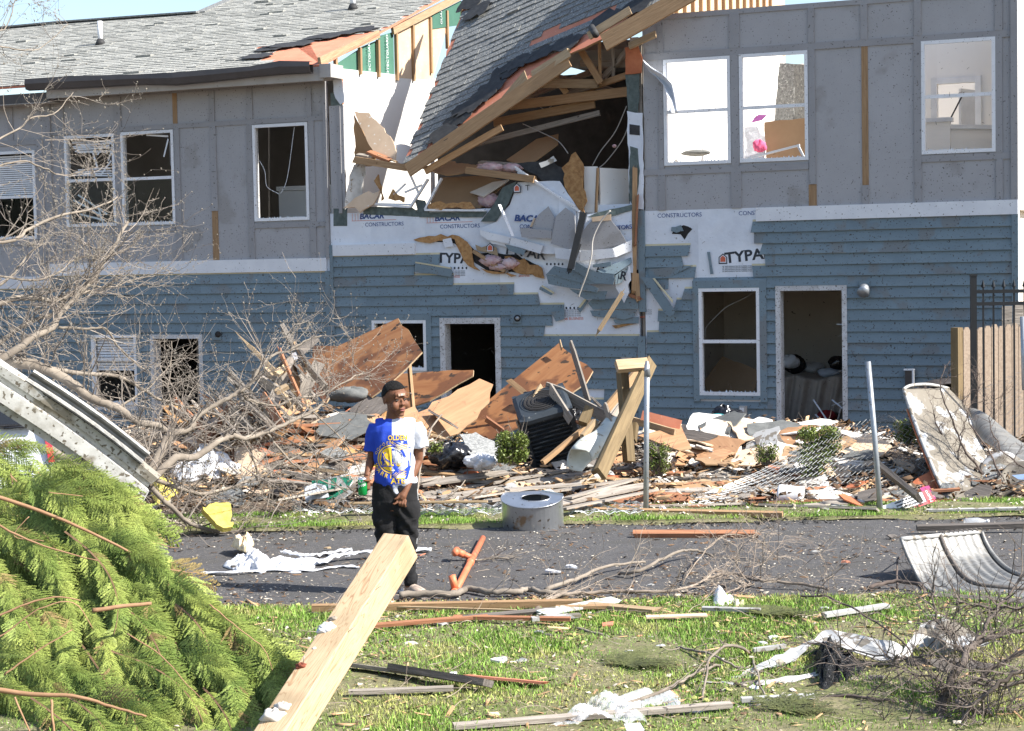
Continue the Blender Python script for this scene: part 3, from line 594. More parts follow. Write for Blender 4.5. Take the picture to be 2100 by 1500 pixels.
# ---------------------------------------------------------------- roofs
def plane_pt(px, py, a, n):
    r = ray(px, py); return C0 + r * ((a - C0).dot(n) / r.dot(n))
def shingles(name, outline, a, ex, ey, en, parent, mat, ragged=.05, tw=.31, ex_h=.14, parts=0, seed=3, holes=(), lift=.012):
    """courses of tabs on a plane: outline = 2D polygon in (ex, ey) coordinates, ey up the slope"""
    r = random.Random(seed)
    def inside(x, y, poly):
        c = False; n = len(poly); j = n - 1
        for i in range(n):
            if (poly[i][1] > y) != (poly[j][1] > y) and x < (poly[j][0] - poly[i][0]) * (y - poly[i][1]) / (poly[j][1] - poly[i][1]) + poly[i][0]: c = not c
            j = i
        return c
    x0, x1 = min(p[0] for p in outline), max(p[0] for p in outline); y0, y1 = min(p[1] for p in outline), max(p[1] for p in outline)
    V = []; Fs = []; tabs = []
    j = 0; y = y0
    while y < y1:
        x = x0 - r.random() * tw
        while x < x1:
            w_ = tw * (.55 + .6 * r.random()); cx, cy = x + w_ / 2, y + ex_h / 2
            nx = cx + (r.random() - .5) * ragged; ny = cy + (r.random() - .5) * ragged
            if inside(nx, ny, outline) and not any(inside(nx, ny, h) for h in holes):
                l = lift * (.7 + .9 * r.random()) + (.03 * r.random() if r.random() < .04 else 0); d = (r.random() - .5) * .018; g = .004
                xa = max(x + g, x0); xb = min(x + w_ - g, x1)
                lo, hi = y + d, min(y + ex_h + .03, y1)
                q = [a + ex * xa + ey * lo + en * l, a + ex * xb + ey * lo + en * (l + (r.random() - .5) * .004), a + ex * xb + ey * hi + en * .003, a + ex * xa + ey * hi + en * .003, a + ex * xa + ey * lo + en * .001, a + ex * xb + ey * lo + en * .001]
                tabs.append(q)
            x += w_
        y += ex_h
    tf = [(0, 1, 2, 3), (4, 5, 1, 0), (0, 3, 4), (1, 5, 2)]
    if parts:
        big = tabs[:parts]; tabs = tabs[parts:]
        for q in big: mesh('shingle', q, tf, mat, parent)
    if tabs:
        for q in tabs:
            b = len(V); V += q; Fs += [tuple(b + i for i in f_) for f_ in tf]
        tag(mesh(name, V, Fs, mat, parent), kind='stuff')
    return
def left_roof():
    o_e = .42; u_e, z_e = WU(655, 133, o_e); a = wp(u_e, z_e, o_e); sl = Vector((-N.x, -N.y, .36)).normalized(); ex = U; ey = sl; en = ex.cross(ey).normalized()
    if en.z < 0: en = -en
    def loc(px, py):
        p = plane_pt(px, py, a, en) - a; return p.dot(ex), p.dot(ey)
    top = [loc(x, y) for x, y in ((-120, 75), (0, 60), (130, 48), (270, 38), (410, 28), (470, 2), (560, -45))]
    yr = 6.5
    out = [(loc(-150, 205)[0], 0), (0.03, 0), (0.03, yr), (top[-1][0], yr)] + top[::-1]
    out = [p for p in out]
    deck = [a + ex * x + ey * y for x, y in out]
    rf = sheet('roof', [p - en * .02 for p in deck], .035, 'deck', LU)
    hole = [loc(x, y) for x, y in ((508, 118), (560, 108), (530, 98), (600, 96), (640, 84), (700, 74), (765, 66), (800, 60), (790, 150), (640, 140), (560, 128))]
    mt['sh_roof'] = mt['shingle']
    shingles('roof_shingles', out, a + en * .001, ex, ey, en, LU, 'shingle', .04, .30, .135, holes=[hole], seed=5)
    # torn black felt edges around the bare deck
    for k, (x, y) in enumerate(((520, 122), (548, 106), (575, 100), (605, 96), (640, 84), (660, 82), (700, 74), (740, 66))):
        x_, y_ = loc(x, y); r = random.Random(k); q = [a + ex * (x_ + dx) + ey * (y_ + dy) + en * (.02 + .03 * r.random()) for dx, dy in ((-.28, -.08), (.22, -.12), (.32, .1), (.05, .3), (-.2, .22))]; sheet('torn_felt', q, .006, 'felt', rf, jag=.05, step=.1, seed=k)
    # ridge caps along the silhouette
    for p, q in zip(top, top[1:]):
        A_, B_ = a + ex * p[0] + ey * p[1], a + ex * q[0] + ey * q[1]; x, y, z = axes(A_, B_); box('ridge_cap', (A_ + B_) / 2 + en * .02, x, y, z, (B_ - A_).length, .24, .03, 'shingle_d', LU)
    # back slope so the roof is a solid thing
    # gutter, fascia, soffit
    gp = [(58, 176, .05), (150, 171, .02), (290, 165, 0), (360, 164, .02), (430, 158, 0), (520, 149, 0), (580, 141, 0), (641, 140, .0)]
    P0 = [W3(x, y, .52 + d) for x, y, d in gp]; prof = ((.0, .10), (-.09, .10), (-.10, .02), (-.075, -.07), (.02, -.085), (.02, .06))
    vs = []; 
    for i, p in enumerate(P0):
        for (o_, z_) in prof: vs.append(p - N * o_ + Z * z_ * (1 + .12 * math.sin(i * 2.3)))
    k = len(prof); fs = [(i * k + j, i * k + (j + 1) % k, (i + 1) * k + (j + 1) % k, (i + 1) * k + j) for i in range(len(P0) - 1) for j in range(k - 1)]
    g = mesh('gutter', vs, fs, 'gutter', LU, smooth=False); m = g.modifiers.new('s', 'SOLIDIFY'); m.thickness = .004
    uf0, uf1 = WU(95, 190, .42)[0], WU(662, 150, .42)[0]; zf0 = WU(400, 180, .42)[1]
    wbox('fascia', uf0, uf1, zf0 - .02, z_e - .03, .395, .42, 'soffit', LU); wbox('soffit', uf0, uf1, zf0 + .01, zf0 + .025, .05, .394, 'soffit', LU)
    wbox('eave_return', WU(655, 145, .45)[0], WU(678, 145, .45)[0], WU(667, 159, .45)[1], WU(667, 131, .45)[1], .05, .45, 'soffit', LU)
    # far unit's own lower eave
    wbox('fascia', uF0, uf0 - .01, ZTF - .06, ZTF + .10, .30, .33, 'gutter', FU); wbox('soffit', uF0, uf0 - .01, ZTF - .07, ZTF - .055, .05, .33, 'soffit', FU)
    # vent pipes
    for (x, y, h, dd) in ((206, 92, .42, 0), (724, 20, .5, 0)):
        b = plane_pt(x, y, a, en); t_ = tube('vent_pipe', [b, b + Z * h], .045, 'vinyl', LU, seg=14); tube('vent_boot', [b - Z * .03, b + Z * .1], .11, 'felt', LU, r1=.055, seg=14)
    # gable left by the roof that broke away: rake boards, studs, boards between
    uu = uLC + .02
    def R_(px, py, du=0): s, z = PU(px, py, uu + du); return wp(uu + du, z, -s)
    def rake(p, q, w_=.12): A_, B_ = R_(*p, .08), R_(*q, .08); x, y, z = axes(A_, B_); n_ = U; z = x.cross(n_).normalized(); box('rake_board', (A_ + B_) / 2, x, n_, z, (B_ - A_).length, .05, w_, 'wood_pale', LU)
    rake((655, 126), (776, 70)); rake((805, 64), (950, -10))
    fills = (('green', (685, 135), (738, 100), (738, 152), (688, 146)), ('green', (741, 97), (772, 84), (774, 158), (741, 153)), ('green', (776, 75), (806, 66), (808, 163), (778, 158)),
             ('board_tan', (810, 66), (945, 4), (915, 60), (886, 165), (812, 160)), ('green', (886, 32), (945, 2), (944, 52), (886, 60)))
    for k, f_ in enumerate(fills): sheet('gable_board', [R_(x, y, .01 + .012 * k) for x, y in f_[1:]], .012, f_[0], LU)
    for (x, yt, yb) in ((688, 120, 150), (738, 98, 153), (775, 82, 158), (812, 66, 165), (846, 52, 166), (882, 36, 150), (916, 22, 100), (946, 8, 40)):
        p = R_(x, yt, .07); s, z0 = PU(x, yb, uu + .07); q = Vector((p.x, p.y, wp(0, z0).z)); box('stud', (p + q) / 2, Z, -N, U, abs(p.z - q.z), .06, .05, 'wood', LU)
    for (x, y, s_) in ((758, 128, 'PROTECTGUARD'), (795, 120, 'PROTECTGUARD'), (905, 30, 'GUARD')):
        text(s_, .10, frame(R_(x, y, .075), Z, N * 1.0, U), 'foam', LU)
    # white upper party wall below, lit by the sun
    s0 = .02; ztw = PU(705, 143, uu)[1]; q = [R_(x, y) for x, y in ((690, 141), (890, 163), (893, 420), (690, 470))]
    sheet('party_wall', q, .10, 'dry', LU)
    wbox('sheathing_edge', WU(684, 200, .02)[0], WU(700, 200, .02)[0], WU(690, 215)[1], WU(690, 142)[1], -.06, .012, 'orangebrick', LU)
    sheet('torn_wrap', [W3(x, y, .05) for x, y in ((681, 150), (692, 140), (703, 170), (706, 210), (698, 215), (684, 190))], .004, 'wrap', LU, jag=.02, step=.08)
    wbox('seam_tape', WU(679, 200)[0], WU(703, 200)[0], WU(690, 217)[1], WU(690, 190)[1], .013, .018, 'tape', LU)
left_roof()
# ---------------------------------------------------------------- centre unit
def W3(px, py, o=0): u, z = WU(px, py, o); return wp(u, z, o)
def center_unit():
    t = thing('townhouse', wp(uLC + 2.6, -.7), 'middle townhouse ripped open, its shingled roof slab collapsed across the upper floor', 'house', 'row of storm-damaged townhouses')
    zb1, zb0 = WU(690, 503)[1], WU(690, 525.5)[1]
    DR = rectpx(906, 1030, 652, 880); LW = rectpx(766, 877, 657, 760)
    u0 = uLC; u1 = WU(1311, 600)[0]
    ztop = WU(1000, 428)[1]
    for (a, b, c, d) in cut(u0, u1, -1.0, ztop, [LW, DR]): wbox('house_wrap', a, b, c, d, -.10, .010, 'wrap', t)
    wbox('wall_panel', u0 + .03, WU(707, 320)[0], ztop, WU(690, 217)[1], -.02, .014, 'grey', t); wbox('batten', WU(694, 320)[0], WU(701, 320)[0], ztop, WU(690, 219)[1], .015, .03, 'batten', t)
    wbox('corner_board', u0 - .005, WU(687, 600)[0], -1.0, zb1 + .0, .012, .056, 'siding', t)
    ua = WU(687, 600)[0]; u_ = lambda px, y: WU(px, y)[0]; rag = .14
    wbox('belly_band', WU(682, 515)[0], WU(853, 515)[0], zb0, zb1, .0105, .05, 'white', t)
    S = {0: [(ua, u_(905, 530), 0, .08)], 1: [(ua, u_(852, 550), 0, .02)], 2: [(ua, u_(932, 570), 0, .05)], 3: [(ua, u_(1056, 588), 0, rag)], 4: [(ua, u_(1110, 610), 0, rag)], 5: [(ua, u_(1158, 628), 0, .02)], 6: [(ua, u_(1140, 650), 0, rag)], 7: [(ua, u_(1122, 670), 0, .3)], 9: [(ua, u1, 0, .1)], 10: [(ua, u_(1280, 730), 0, rag), (u_(1296, 735), u1, 0, 0)], 13: [(ua, u_(1205, 780), 0, rag), (u_(1240, 780), u1, 0, 0)]}
    trim = (LW[0] - .09, LW[1] + .09, LW[2] - .09, LW[3] + .09)
    siding(t, ua, u1, zb0 - .01, -1.0, [trim, DR], S, 21)
    for a, b, c, d in ((trim[0], LW[0], trim[2], trim[3]), (LW[1], trim[1], trim[2], trim[3]), (LW[0], LW[1], LW[3], trim[3])): wbox('window_trim', a, b, c, d, .011, .052, 'siding', t)
    window(t, *LW, o=.05); doorframe(t, *DR, fw=.09)
    v = wbox('vent_cover', WU(1051, 653)[0], WU(1071, 653)[0], WU(1061, 663)[1], WU(1061, 642)[1], .04, .065, 'siding', t); tube('vent_duct', [W3(1061, 653, .06), W3(1061, 653, .085)], .052, 'dark', v, seg=14); tube('vent_duct', [W3(1061, 653, .08), W3(1061, 653, .09)], .03, 'galv_post', v, seg=12)
    zf = zb1 - .05
    # rooms
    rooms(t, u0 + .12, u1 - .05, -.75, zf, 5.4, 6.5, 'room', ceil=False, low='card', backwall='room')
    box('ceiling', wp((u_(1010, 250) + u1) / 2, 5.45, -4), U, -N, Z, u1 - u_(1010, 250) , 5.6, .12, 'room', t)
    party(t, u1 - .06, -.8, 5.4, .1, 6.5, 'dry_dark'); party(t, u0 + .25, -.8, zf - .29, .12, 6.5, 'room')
    box('partition', wp((u0 + u1) / 2, (zf + 5.3) / 2, -3.6), U, -N, Z, u1 - u0 - .4, .1, 5.3 - zf, 'dark', t)  # near-black wall colour stands in for the unlit depth of the room
    A = lambda *p: [W3(*q) for q in p]
    def sh(name, mat, pts, t_=.012, jag=.02, step=.09, keep=(), side=None): return sheet(name, A(*pts), t_, mat, t, jag=jag, step=step, keep=keep, side=side, seed=len(pts) + int(pts[0][0]))
    def pl(name, mat, x0, y0, o0, x1, y1, o1, w_, th, roll=0, jag=0): return plank(name, W3(x0, y0, o0), W3(x1, y1, o1), w_, th, mat, roll, t, jag=jag)
    # collapsed roof slab
    a = W3(830, 336, .35); b = W3(1400, 2, .25); c = W3(958, 0, -2.6); en = (b - a).cross(c - a).normalized()
    if en.z < 0: en = -en
    pp = lambda px, py: plane_pt(px, py, a, en)
    ex = (pp(1000, 262) - pp(850, 322)).normalized(); ey = en.cross(ex)
    if ey.z < 0: ey = -ey
    loc = lambda px, py: ((pp(px, py) - a).dot(ex), (pp(px, py) - a).dot(ey))
    deck = [pp(x, y) - en * .015 for x, y in ((828, 337), (905, 290), (985, 238), (1075, 172), (1165, 112), (1235, 80), (1310, 42), (1420, -14), (1470, -60), (1010, -90), (958, 0))]
    slab = sheet('collapsed_roof', deck, .03, 'deck', t, jag=.03, step=.15, side='wood')
    out = [loc(x, y) for x, y in ((826, 338), (868, 312), (905, 285), (925, 268), (945, 240), (960, 226), (985, 212), (1000, 190), (1020, 172), (1035, 155), (1055, 140), (1110, 118), (1160, 98), (1175, 84), (1230, 62), (1290, 36), (1350, 12), (1420, -22), (1450, -60), (1015, -85), (958, 0))]
    hole = [loc(x, y) for x, y in ((1062, 92), (1110, 70), (1190, 42), (1260, 10), (1290, -6), (1240, 30), (1180, 62), (1120, 85))]
    shingles('roof_shingles', out, a, ex, ey, en, t, 'shingle_d', .10, .30, .15, parts=300, seed=8, holes=[hole], lift=.016)
    r = random.Random(3)
    for k, (x, y) in enumerate(((905, 283), (935, 252), (958, 228), (985, 208), (1005, 186), (1030, 158), (1060, 138), (1110, 116), (1160, 97), (965, 12), (980, 30), (1240, 48), (1300, 25))):
        x_, y_ = loc(x, y); q = [a + ex * (x_ + dx) + ey * (y_ + dy) + en * (.02 + .05 * r.random()) for dx, dy in ((-.25, -.1), (.2, -.16), (.34, .05), (.1, .22), (-.2, .16))]; sheet('torn_felt', q, .008, 'felt', t, jag=.06, step=.08, seed=k)
    pl('fascia_board', 'wood', 836, 350, .42, 1166, 124, .36, .21, .04, math.pi / 2 * 0 + 1.45)
    pl('fascia_board', 'wood', 872, 352, .30, 1030, 262, .2, .10, .04, 1.45)
    pl('rafter', 'wood_pale', 1092, 156, .3, 1168, 108, .38, .14, .04, 1.4, .04)
    sh('bare_deck', 'wood_pale', ((1030, 200, .3), (1075, 145, .32), (1083, 165, .33), (1040, 205, .33)), .02, 0)
    pl('rafter', 'wood', 1238, 88, .45, 1420, -16, .4, .26, .045, 1.4); pl('rafter', 'wood_pale', 1208, 74, .3, 1292, 22, .3, .12, .04, 1.4, .03); pl('rafter', 'wood_pale', 1290, 95, .1, 1345, 70, .2, .10, .04, 1.3, .02)
    tube('roof_vent_pipe', A((1213, 56, .3), (1219, 66, .42), (1222, 72, .5)), .05, 'felt', t, seg=12)
    # trusses in the dark attic
    for i, (x0, y0, x1, y1, w_, m) in enumerate(((1177, 80, 1232, 170, .10, 'wood'), (1100, 172, 1226, 172, .13, 'wood_pale'), (1047, 217, 1290, 188, .14, 'wood'), (1013, 252, 1220, 213, .13, 'wood'), (1170, 194, 1285, 155, .09, 'wood'), (1229, 80, 1231, 172, .09, 'wood'), (1112, 122, 1162, 192, .09, 'wood'), (1190, 130, 1290, 132, .1, 'wood_old'), (1228, 170, 1290, 100, .09, 'wood_old'), (1165, 192, 1225, 172, .09, 'wood_old'), (1256, 70, 1258, 170, .08, 'wood_old'), (960, 300, 1230, 232, .08, 'wood_old'))):
        pl('truss_member', m, x0, y0, -.3 - .12 * (i % 5), x1, y1, -.35 - .1 * (i % 4), w_, .045, 1.5)
    for o_ in (-1.2, -1.9, -2.6): pl('truss_member', 'wood_old', 1040, 215, o_, 1285, 120, o_, .09, .04, 1.5); pl('truss_member', 'wood_old', 1110, 150, o_, 1290, 195, o_, .09, .04, 1.5)
    # wreckage on the upper floor
    sh('drywall', 'board_tan', ((724, 226, -.3), (760, 234, -.35), (786, 262, -.2), (812, 300, -.15), (812, 332, -.05), (790, 326, 0), (768, 318, -.1), (742, 262, -.3)), .02)
    sh('drywall', 'dry', ((812, 298, -.5), (850, 300, -.9), (840, 345, -.6), (812, 332, -.3)), .02); sh('drywall', 'card', ((728, 236, -.35), (742, 262, -.32), (768, 316, -.2), (770, 340, -.3), (728, 340, -.4)), .02)
    sh('torn_osb', 'gyp', ((708, 432, .12), (716, 360, .08), (726, 338, 0), (750, 333, -.1), (744, 392, .0), (742, 402, .05), (715, 425, .14)), .02)
    sh('torn_osb', 'board_tan', ((706, 428, .14), (742, 398, .10), (782, 392, .02), (776, 405, .06), (765, 420, .12), (738, 436, .18)), .03, .05)
    sh('torn_osb', 'osb', ((768, 372, .05), (776, 358, .04), (788, 408, .10), (782, 412, .12)), .03, .04); sh('torn_osb', 'osb', ((797, 408, .05), (806, 388, .05), (830, 405, .1), (828, 416, .12)), .03, .04)
    pl('joist', 'wood', 728, 328, .05, 836, 345, .1, .11, .1, 0, .05); pl('joist', 'wood_red', 756, 312, -.1, 800, 330, .1, .10, .05, .3, .05); pl('joist', 'wood_old', 733, 318, -.1, 760, 322, .0, .08, .04, .3, .05); pl('joist', 'wood', 960, 350, .1, 1095, 368, .15, .13, .1, 0, .04); pl('joist', 'wood_old', 985, 335, -.3, 1060, 340, -.2, .12, .06, .2, .05)
    pl('joist', 'wood_pale', 775, 318, 0, 812, 332, .1, .05, .02, 0, .04)
    sh('hanging_board', 'card', ((902, 366, -.5), (990, 362, -.5), (1040, 372, -.4), (985, 428, -.1), (880, 428, -.1)), .02, 0)
    sh('hanging_board', 'card', ((1040, 332, -.6), (1100, 285, -1), (1145, 275, -1.1), (1145, 300, -.9), (1080, 340, -.4)), .02, 0)
    sh('hanging_board', 'dry_dark', ((965, 398, -.2), (1010, 372, -.3), (1045, 372, -.3), (990, 402, 0)), .02, .01)
    sh('hanging_board', 'card', ((860, 345, -.3), (920, 330, -.4), (990, 345, -.2), (950, 350, 0), (915, 362, 0)), .02, .03)
    sh('torn_osb', 'osb', ((1172, 318, .1), (1180, 312, .1), (1198, 345, .12), (1200, 440, .18), (1188, 430, .17), (1165, 395, .15), (1152, 345, .12)), .02, .04)
    # fallen window frames
    for (x0, y0, x1, y1, w_) in ((842, 425, 878, 368, .07), (872, 430, 906, 366, .07), (842, 425, 760, 420, .05), (872, 431, 995, 432, .07), (752, 418, 845, 420, .04), (830, 395, 865, 380, .04), (808, 400, 832, 377, .02), (835, 345, 860, 400, .04)): pl('window_frame_piece', 'vinyl' if w_ > .03 else 'white', x0, y0, .07, x1, y1, .03, w_, .03)
    sh('torn_osb', 'osb', ((876, 422, .06), (890, 416, .05), (965, 415, .05), (975, 428, .08), (880, 430, .09)), .02, .03)
    # standing stubs of drywall at the right
    sh('drywall', 'dry', ((1198, 342, 0), (1225, 342, 0), (1227, 438, .03), (1200, 436, .03)), .03, .004); sh('drywall', 'dry', ((1229, 345, -.1), (1288, 348, -.5), (1288, 440, -.4), (1230, 438, 0)), .04, .004); pl('broken_stud', 'wood', 1226, 345, .03, 1222, 438, .06, .04, .03, 0, .03)
    sh('torn_wrap', 'metal_w', ((1105, 335, .15), (1135, 320, .1), (1142, 330, .1), (1110, 345, .15)), .004); sh('torn_wrap', 'felt', ((1060, 335, .0), (1120, 330, .0), (1170, 350, .05), (1175, 420, .1), (1150, 390, .1), (1080, 350, .0)), .004)
    for k in range(3): pl('vinyl_strip', 'vinyl', 1056 + 3 * k, 342 + 6 * k, .12 - .01 * k, 1188 - 5 * k, 434 - 6 * k, .25, .035, .02, 0, .0)
    # pink insulation lumps
    r = random.Random(2)
    for (cx, cy, rx, ry, o_) in ((1005, 344, 26, 9, -.05), (1050, 345, 22, 8, -.1), (1005, 412, 24, 12, -.1), (1008, 535, 22, 10, .06), (1045, 540, 18, 10, .06), (1025, 548, 22, 7, .05), (1260, 300, 4, 3, 0)):
        def f(u, v): 
            th = u * 2 * math.pi; ph = v * math.pi; k = 1 + .25 * math.sin(7 * th + cx) * math.sin(5 * ph) + .12 * math.sin(17 * th); return W3(cx + rx * math.cos(th) * math.sin(ph) * k, cy + ry * math.cos(ph) * k, o_ + .08 * math.sin(th) * math.sin(ph) * k)
        grid('insulation', f, 20, 12, 'insul_p', t, thick=0)
    # sheathing, tape and wrap torn round the gap
    sh('seam_tape', 'tape', ((684, 428, .013), (712, 428, .013), (712, 464, .013), (684, 464, .013)), .003, .002); sh('seam_tape', 'tape', ((745, 424, .013), (845, 426, .013), (860, 436, .013), (860, 445, .013), (745, 440, .013)), .003, .003)
    sh('seam_tape', 'tape', ((985, 455, .05), (1010, 425, .06), (1030, 385, .1), (1060, 372, .12), (1042, 418, .12), (1018, 455, .08)), .004, .004); sh('seam_tape', 'tape', ((850, 408, .03), (872, 412, .03), (880, 436, .03), (1000, 434, .03), (990, 446, .03), (860, 446, .03)), .003, .003)
    sh('torn_wrap', 'wrap', ((1016, 456, .06), (1045, 420, .10), (1060, 374, .12), (1150, 372, .12), (1185, 430, .2), (1190, 520, .22), (1110, 520, .16), (1010, 500, .05), (985, 470, .03)), .006, .008)
    sh('torn_wrap', 'wrap', ((1150, 374, .13), (1180, 420, .2), (1180, 470, .24), (1145, 450, .2)), .006, .01); sh('torn_wrap', 'wrap', ((1205, 440, .2), (1296, 425, .1), (1298, 560, .12), (1230, 560, .2), (1180, 540, .24)), .006, .008)
    sh('seam_tape', 'tape', ((1205, 446, .21), (1225, 436, .2), (1296, 420, .11), (1296, 432, .11), (1240, 448, .2)), .004, .004)
    # dark sheet standing in for the shade in the hole, with torn osb
    sh('torn_hole_shade', 'dark', ((850, 494, .015), (930, 484, .015), (960, 500, .015), (985, 520, .015), (1060, 522, .015), (1112, 552, .015), (1110, 568, .015), (1060, 560, .015), (1000, 556, .015), (975, 540, .015), (955, 510, .015), (920, 498, .015)), .003, .02)
    sh('torn_osb', 'osb', ((932, 490, .04), (958, 496, .04), (968, 510, .05), (972, 545, .05), (985, 556, .05), (960, 545, .04), (945, 520, .035)), .016, .03); sh('torn_osb', 'osb', ((848, 492, .03), (880, 484, .03), (940, 484, .03), (952, 492, .03), (900, 494, .035), (870, 498, .03)), .016, .03)
    sh('torn_osb', 'osb', ((1035, 526, .05), (1075, 530, .05), (1112, 550, .05), (1116, 572, .06), (1090, 562, .05), (1050, 552, .05), (1040, 540, .05)), .016, .05); sh('torn_osb', 'osb', ((985, 550, .06), (1040, 560, .06), (1060, 566, .06), (1010, 562, .06)), .02, .03)
    sh('torn_osb', 'wood_pale', ((975, 502, .05), (1018, 508, .05), (1022, 526, .06), (1000, 518, .06), (978, 514, .06)), .01, .03)
    pl('broken_stud', 'wood', 972, 516, .08, 1034, 556, .10, .05, .05, 0, .04); pl('broken_stud', 'wood_old', 1030, 535, .06, 1040, 560, .08, .04, .04)
    sh('torn_wrap', 'white', ((908, 492, .05), (925, 488, .05), (930, 506, .06), (912, 508, .06)), .012, .006)
    # broken pieces of grey panel, band and siding
    H = lambda m, pts, th=.009, jag=.012: sh('broken_panel', m, pts, th, jag, .12)
    H('grey', ((1105, 440, .2), (1125, 424, .2), (1138, 448, .22), (1133, 484, .22), (1098, 472, .2), (1088, 464, .2))); H('grey', ((1066, 468, .24), (1132, 474, .26), (1130, 490, .26), (1070, 487, .24))); H('grey', ((1140, 444, .25), (1160, 426, .26), (1178, 440, .27), (1180, 480, .28), (1172, 514, .28), (1130, 500, .25)))
    H('grey', ((1190, 482, .27), (1214, 452, .26), (1253, 452, .24), (1272, 475, .2), (1285, 497, .18), (1230, 513, .24), (1188, 513, .28))); H('board_tan', ((1213, 446, .27), (1253, 440, .24), (1253, 452, .245), (1215, 455, .27)), jag=0); H('board_tan', ((1098, 448, .215), (1090, 466, .215), (1086, 466, .21), (1095, 447, .21)), jag=0)
    for p in (((984, 472, .12), (1048, 487, .16), (1044, 500, .16), (1000, 492, .13), (986, 482, .12)), ((1049, 487, .17), (1114, 504, .2), (1108, 521, .2), (1045, 502, .17)), ((1137, 508, .26), (1190, 515, .3), (1188, 535, .3), (1140, 530, .26)), ((1191, 515, .3), (1255, 510, .26), (1262, 528, .26), (1189, 536, .3)), ((1256, 510, .26), (1296, 492, .14), (1295, 515, .15), (1263, 528, .25))): H('white', p, .016, .004)
    for p in (((1035, 501, .2), (1078, 514, .22), (1074, 524, .22), (1044, 514, .2)), ((1137, 545, .26), (1215, 562, .3), (1262, 570, .3), (1258, 584, .3), (1200, 582, .3), (1122, 562, .25)), ((1120, 562, .24), (1200, 580, .28), (1228, 592, .28), (1224, 600, .28), (1125, 583, .24)), ((1182, 538, .3), (1222, 558, .31), (1260, 562, .3), (1258, 580, .3), (1222, 582, .31), (1178, 556, .3)),
              ((1215, 543, .3), (1253, 537, .28), (1254, 546, .28), (1217, 549, .3)), ((1225, 556, .29), (1294, 528, .16), (1296, 540, .16), (1262, 562, .27), (1240, 562, .29)), ((1262, 565, .25), (1292, 545, .16), (1275, 580, .2), (1262, 584, .25)), ((1168, 592, .22), (1225, 600, .22), (1222, 598, .22), (1246, 597, .2), (1240, 615, .2), (1200, 614, .22), (1175, 598, .22)),
              ((1206, 622, .06), (1215, 614, .06), (1310, 612, .06), (1309, 634, .07), (1216, 635, .07)), ((1210, 637, .06), (1306, 636, .06), (1300, 650, .07), (1280, 656, .07), (1215, 648, .07)), ((1258, 656, .05), (1310, 650, .05), (1310, 664, .055), (1262, 664, .055)), ((1184, 634, .05), (1200, 614, .05), (1207, 617, .05), (1190, 642, .055)), ((852, 540, .06), (925, 552, .07), (930, 560, .07), (924, 568, .07), (850, 558, .06)), ((1108, 588, .06), (1135, 602, .08), (1130, 606, .08), (1106, 594, .06)), ((1130, 640, .05), (1158, 636, .05), (1157, 655, .06), (1140, 660, .06))): H('siding', p, .010, .008)
    for p in (((852, 537, .062), (925, 549, .072), (925, 552, .072), (852, 540, .062)), ((1112, 585, .062), (1137, 600, .082), (1135, 603, .082), (1110, 588, .062)), ((1186, 630, .052), (1200, 612, .052), (1203, 615, .052), (1190, 632, .052))): H('cream', p, .012, 0)
    sh('torn_osb', 'osb', ((1255, 668, .03), (1300, 658, .03), (1305, 664, .04), (1262, 674, .04)), .015, .03)
    pl('downspout', 'iron', 1197, 436, .42, 1170, 552, .50, .12, .09, .1, .02); pl('downspout', 'iron', 1188, 500, .38, 1166, 560, .48, .1, .06, .1, .02)
    tube('cable', smooth_line(A((1252, 432, .3), (1232, 455, .32), (1216, 490, .34), (1213, 525, .36), (1204, 560, .36), (1193, 590, .35), (1186, 610, .34))), .012, 'soffit', t)
    pl('broken_stud', 'wood_pale', 1276, 602, .30, 1226, 682, .42, .10, .045, .2, .08); pl('vinyl_strip', 'vinyl', 1024, 420, .25, 1052, 485, .3, .05, .01, .3, 0)
    # right edge: sheathing, tape, studs
    sh('torn_wrap', 'orangebrick', ((1282, 98, .05), (1308, 92, .05), (1318, 120, .05), (1316, 150, .05), (1283, 153, .05)), .02, .01); sh('seam_tape', 'tape', ((1282, 153, .03), (1312, 150, .03), (1312, 200, .03), (1308, 235, .03), (1288, 228, .03)), .01, .01); sh('torn_wrap', 'wrap', ((1286, 228, .035), (1318, 232, .035), (1320, 430, .035), (1292, 430, .035)), .01, .012)
    sh('seam_tape', 'tape', ((1292, 300, .045), (1308, 305, .045), (1312, 350, .045), (1304, 430, .045), (1290, 410, .045)), .006, .01); sh('torn_wrap', 'felt', ((1291, 255, .045), (1312, 258, .045), (1312, 278, .045), (1291, 276, .045)), .005, .008)
    pl('broken_stud', 'wood', 1302, 345, .07, 1300, 600, .09, .07, .05, 0, .05); pl('broken_stud', 'wood_red', 1308, 400, .10, 1303, 500, .12, .05, .03, 0, .05); pl('broken_stud', 'wood', 1305, 560, .06, 1308, 615, .07, .06, .05, .4, .05); pl('broken_stud', 'wood_red', 1290, 605, .06, 1312, 612, .07, .06, .05, 0, .05)
    sh('torn_hole_shade', 'dark', ((1290, 560, .03), (1312, 552, .03), (1312, 610, .03), (1294, 612, .03)), .004, .02); sh('torn_wrap', 'wrap', ((1262, 560, .2), (1292, 545, .16), (1290, 600, .15), (1280, 622, .14), (1262, 590, .18)), .006, .03)  # dark sheet over the wall paints the shade of a hole
    wbox('party_corner', WU(1312, 300)[0], WU(1317, 300)[0], -.5, WU(1315, 80)[1], -.3, -.012, 'wood_old', t)
    # folded flap of wrap blowing across the right unit's window
    fl = [((1318, 122), (1330, 146)), ((1335, 138), (1345, 158)), ((1358, 152), (1362, 176)), ((1378, 172), (1368, 196)), ((1384, 198), (1374, 216)), ((1390, 232), (1372, 232))]
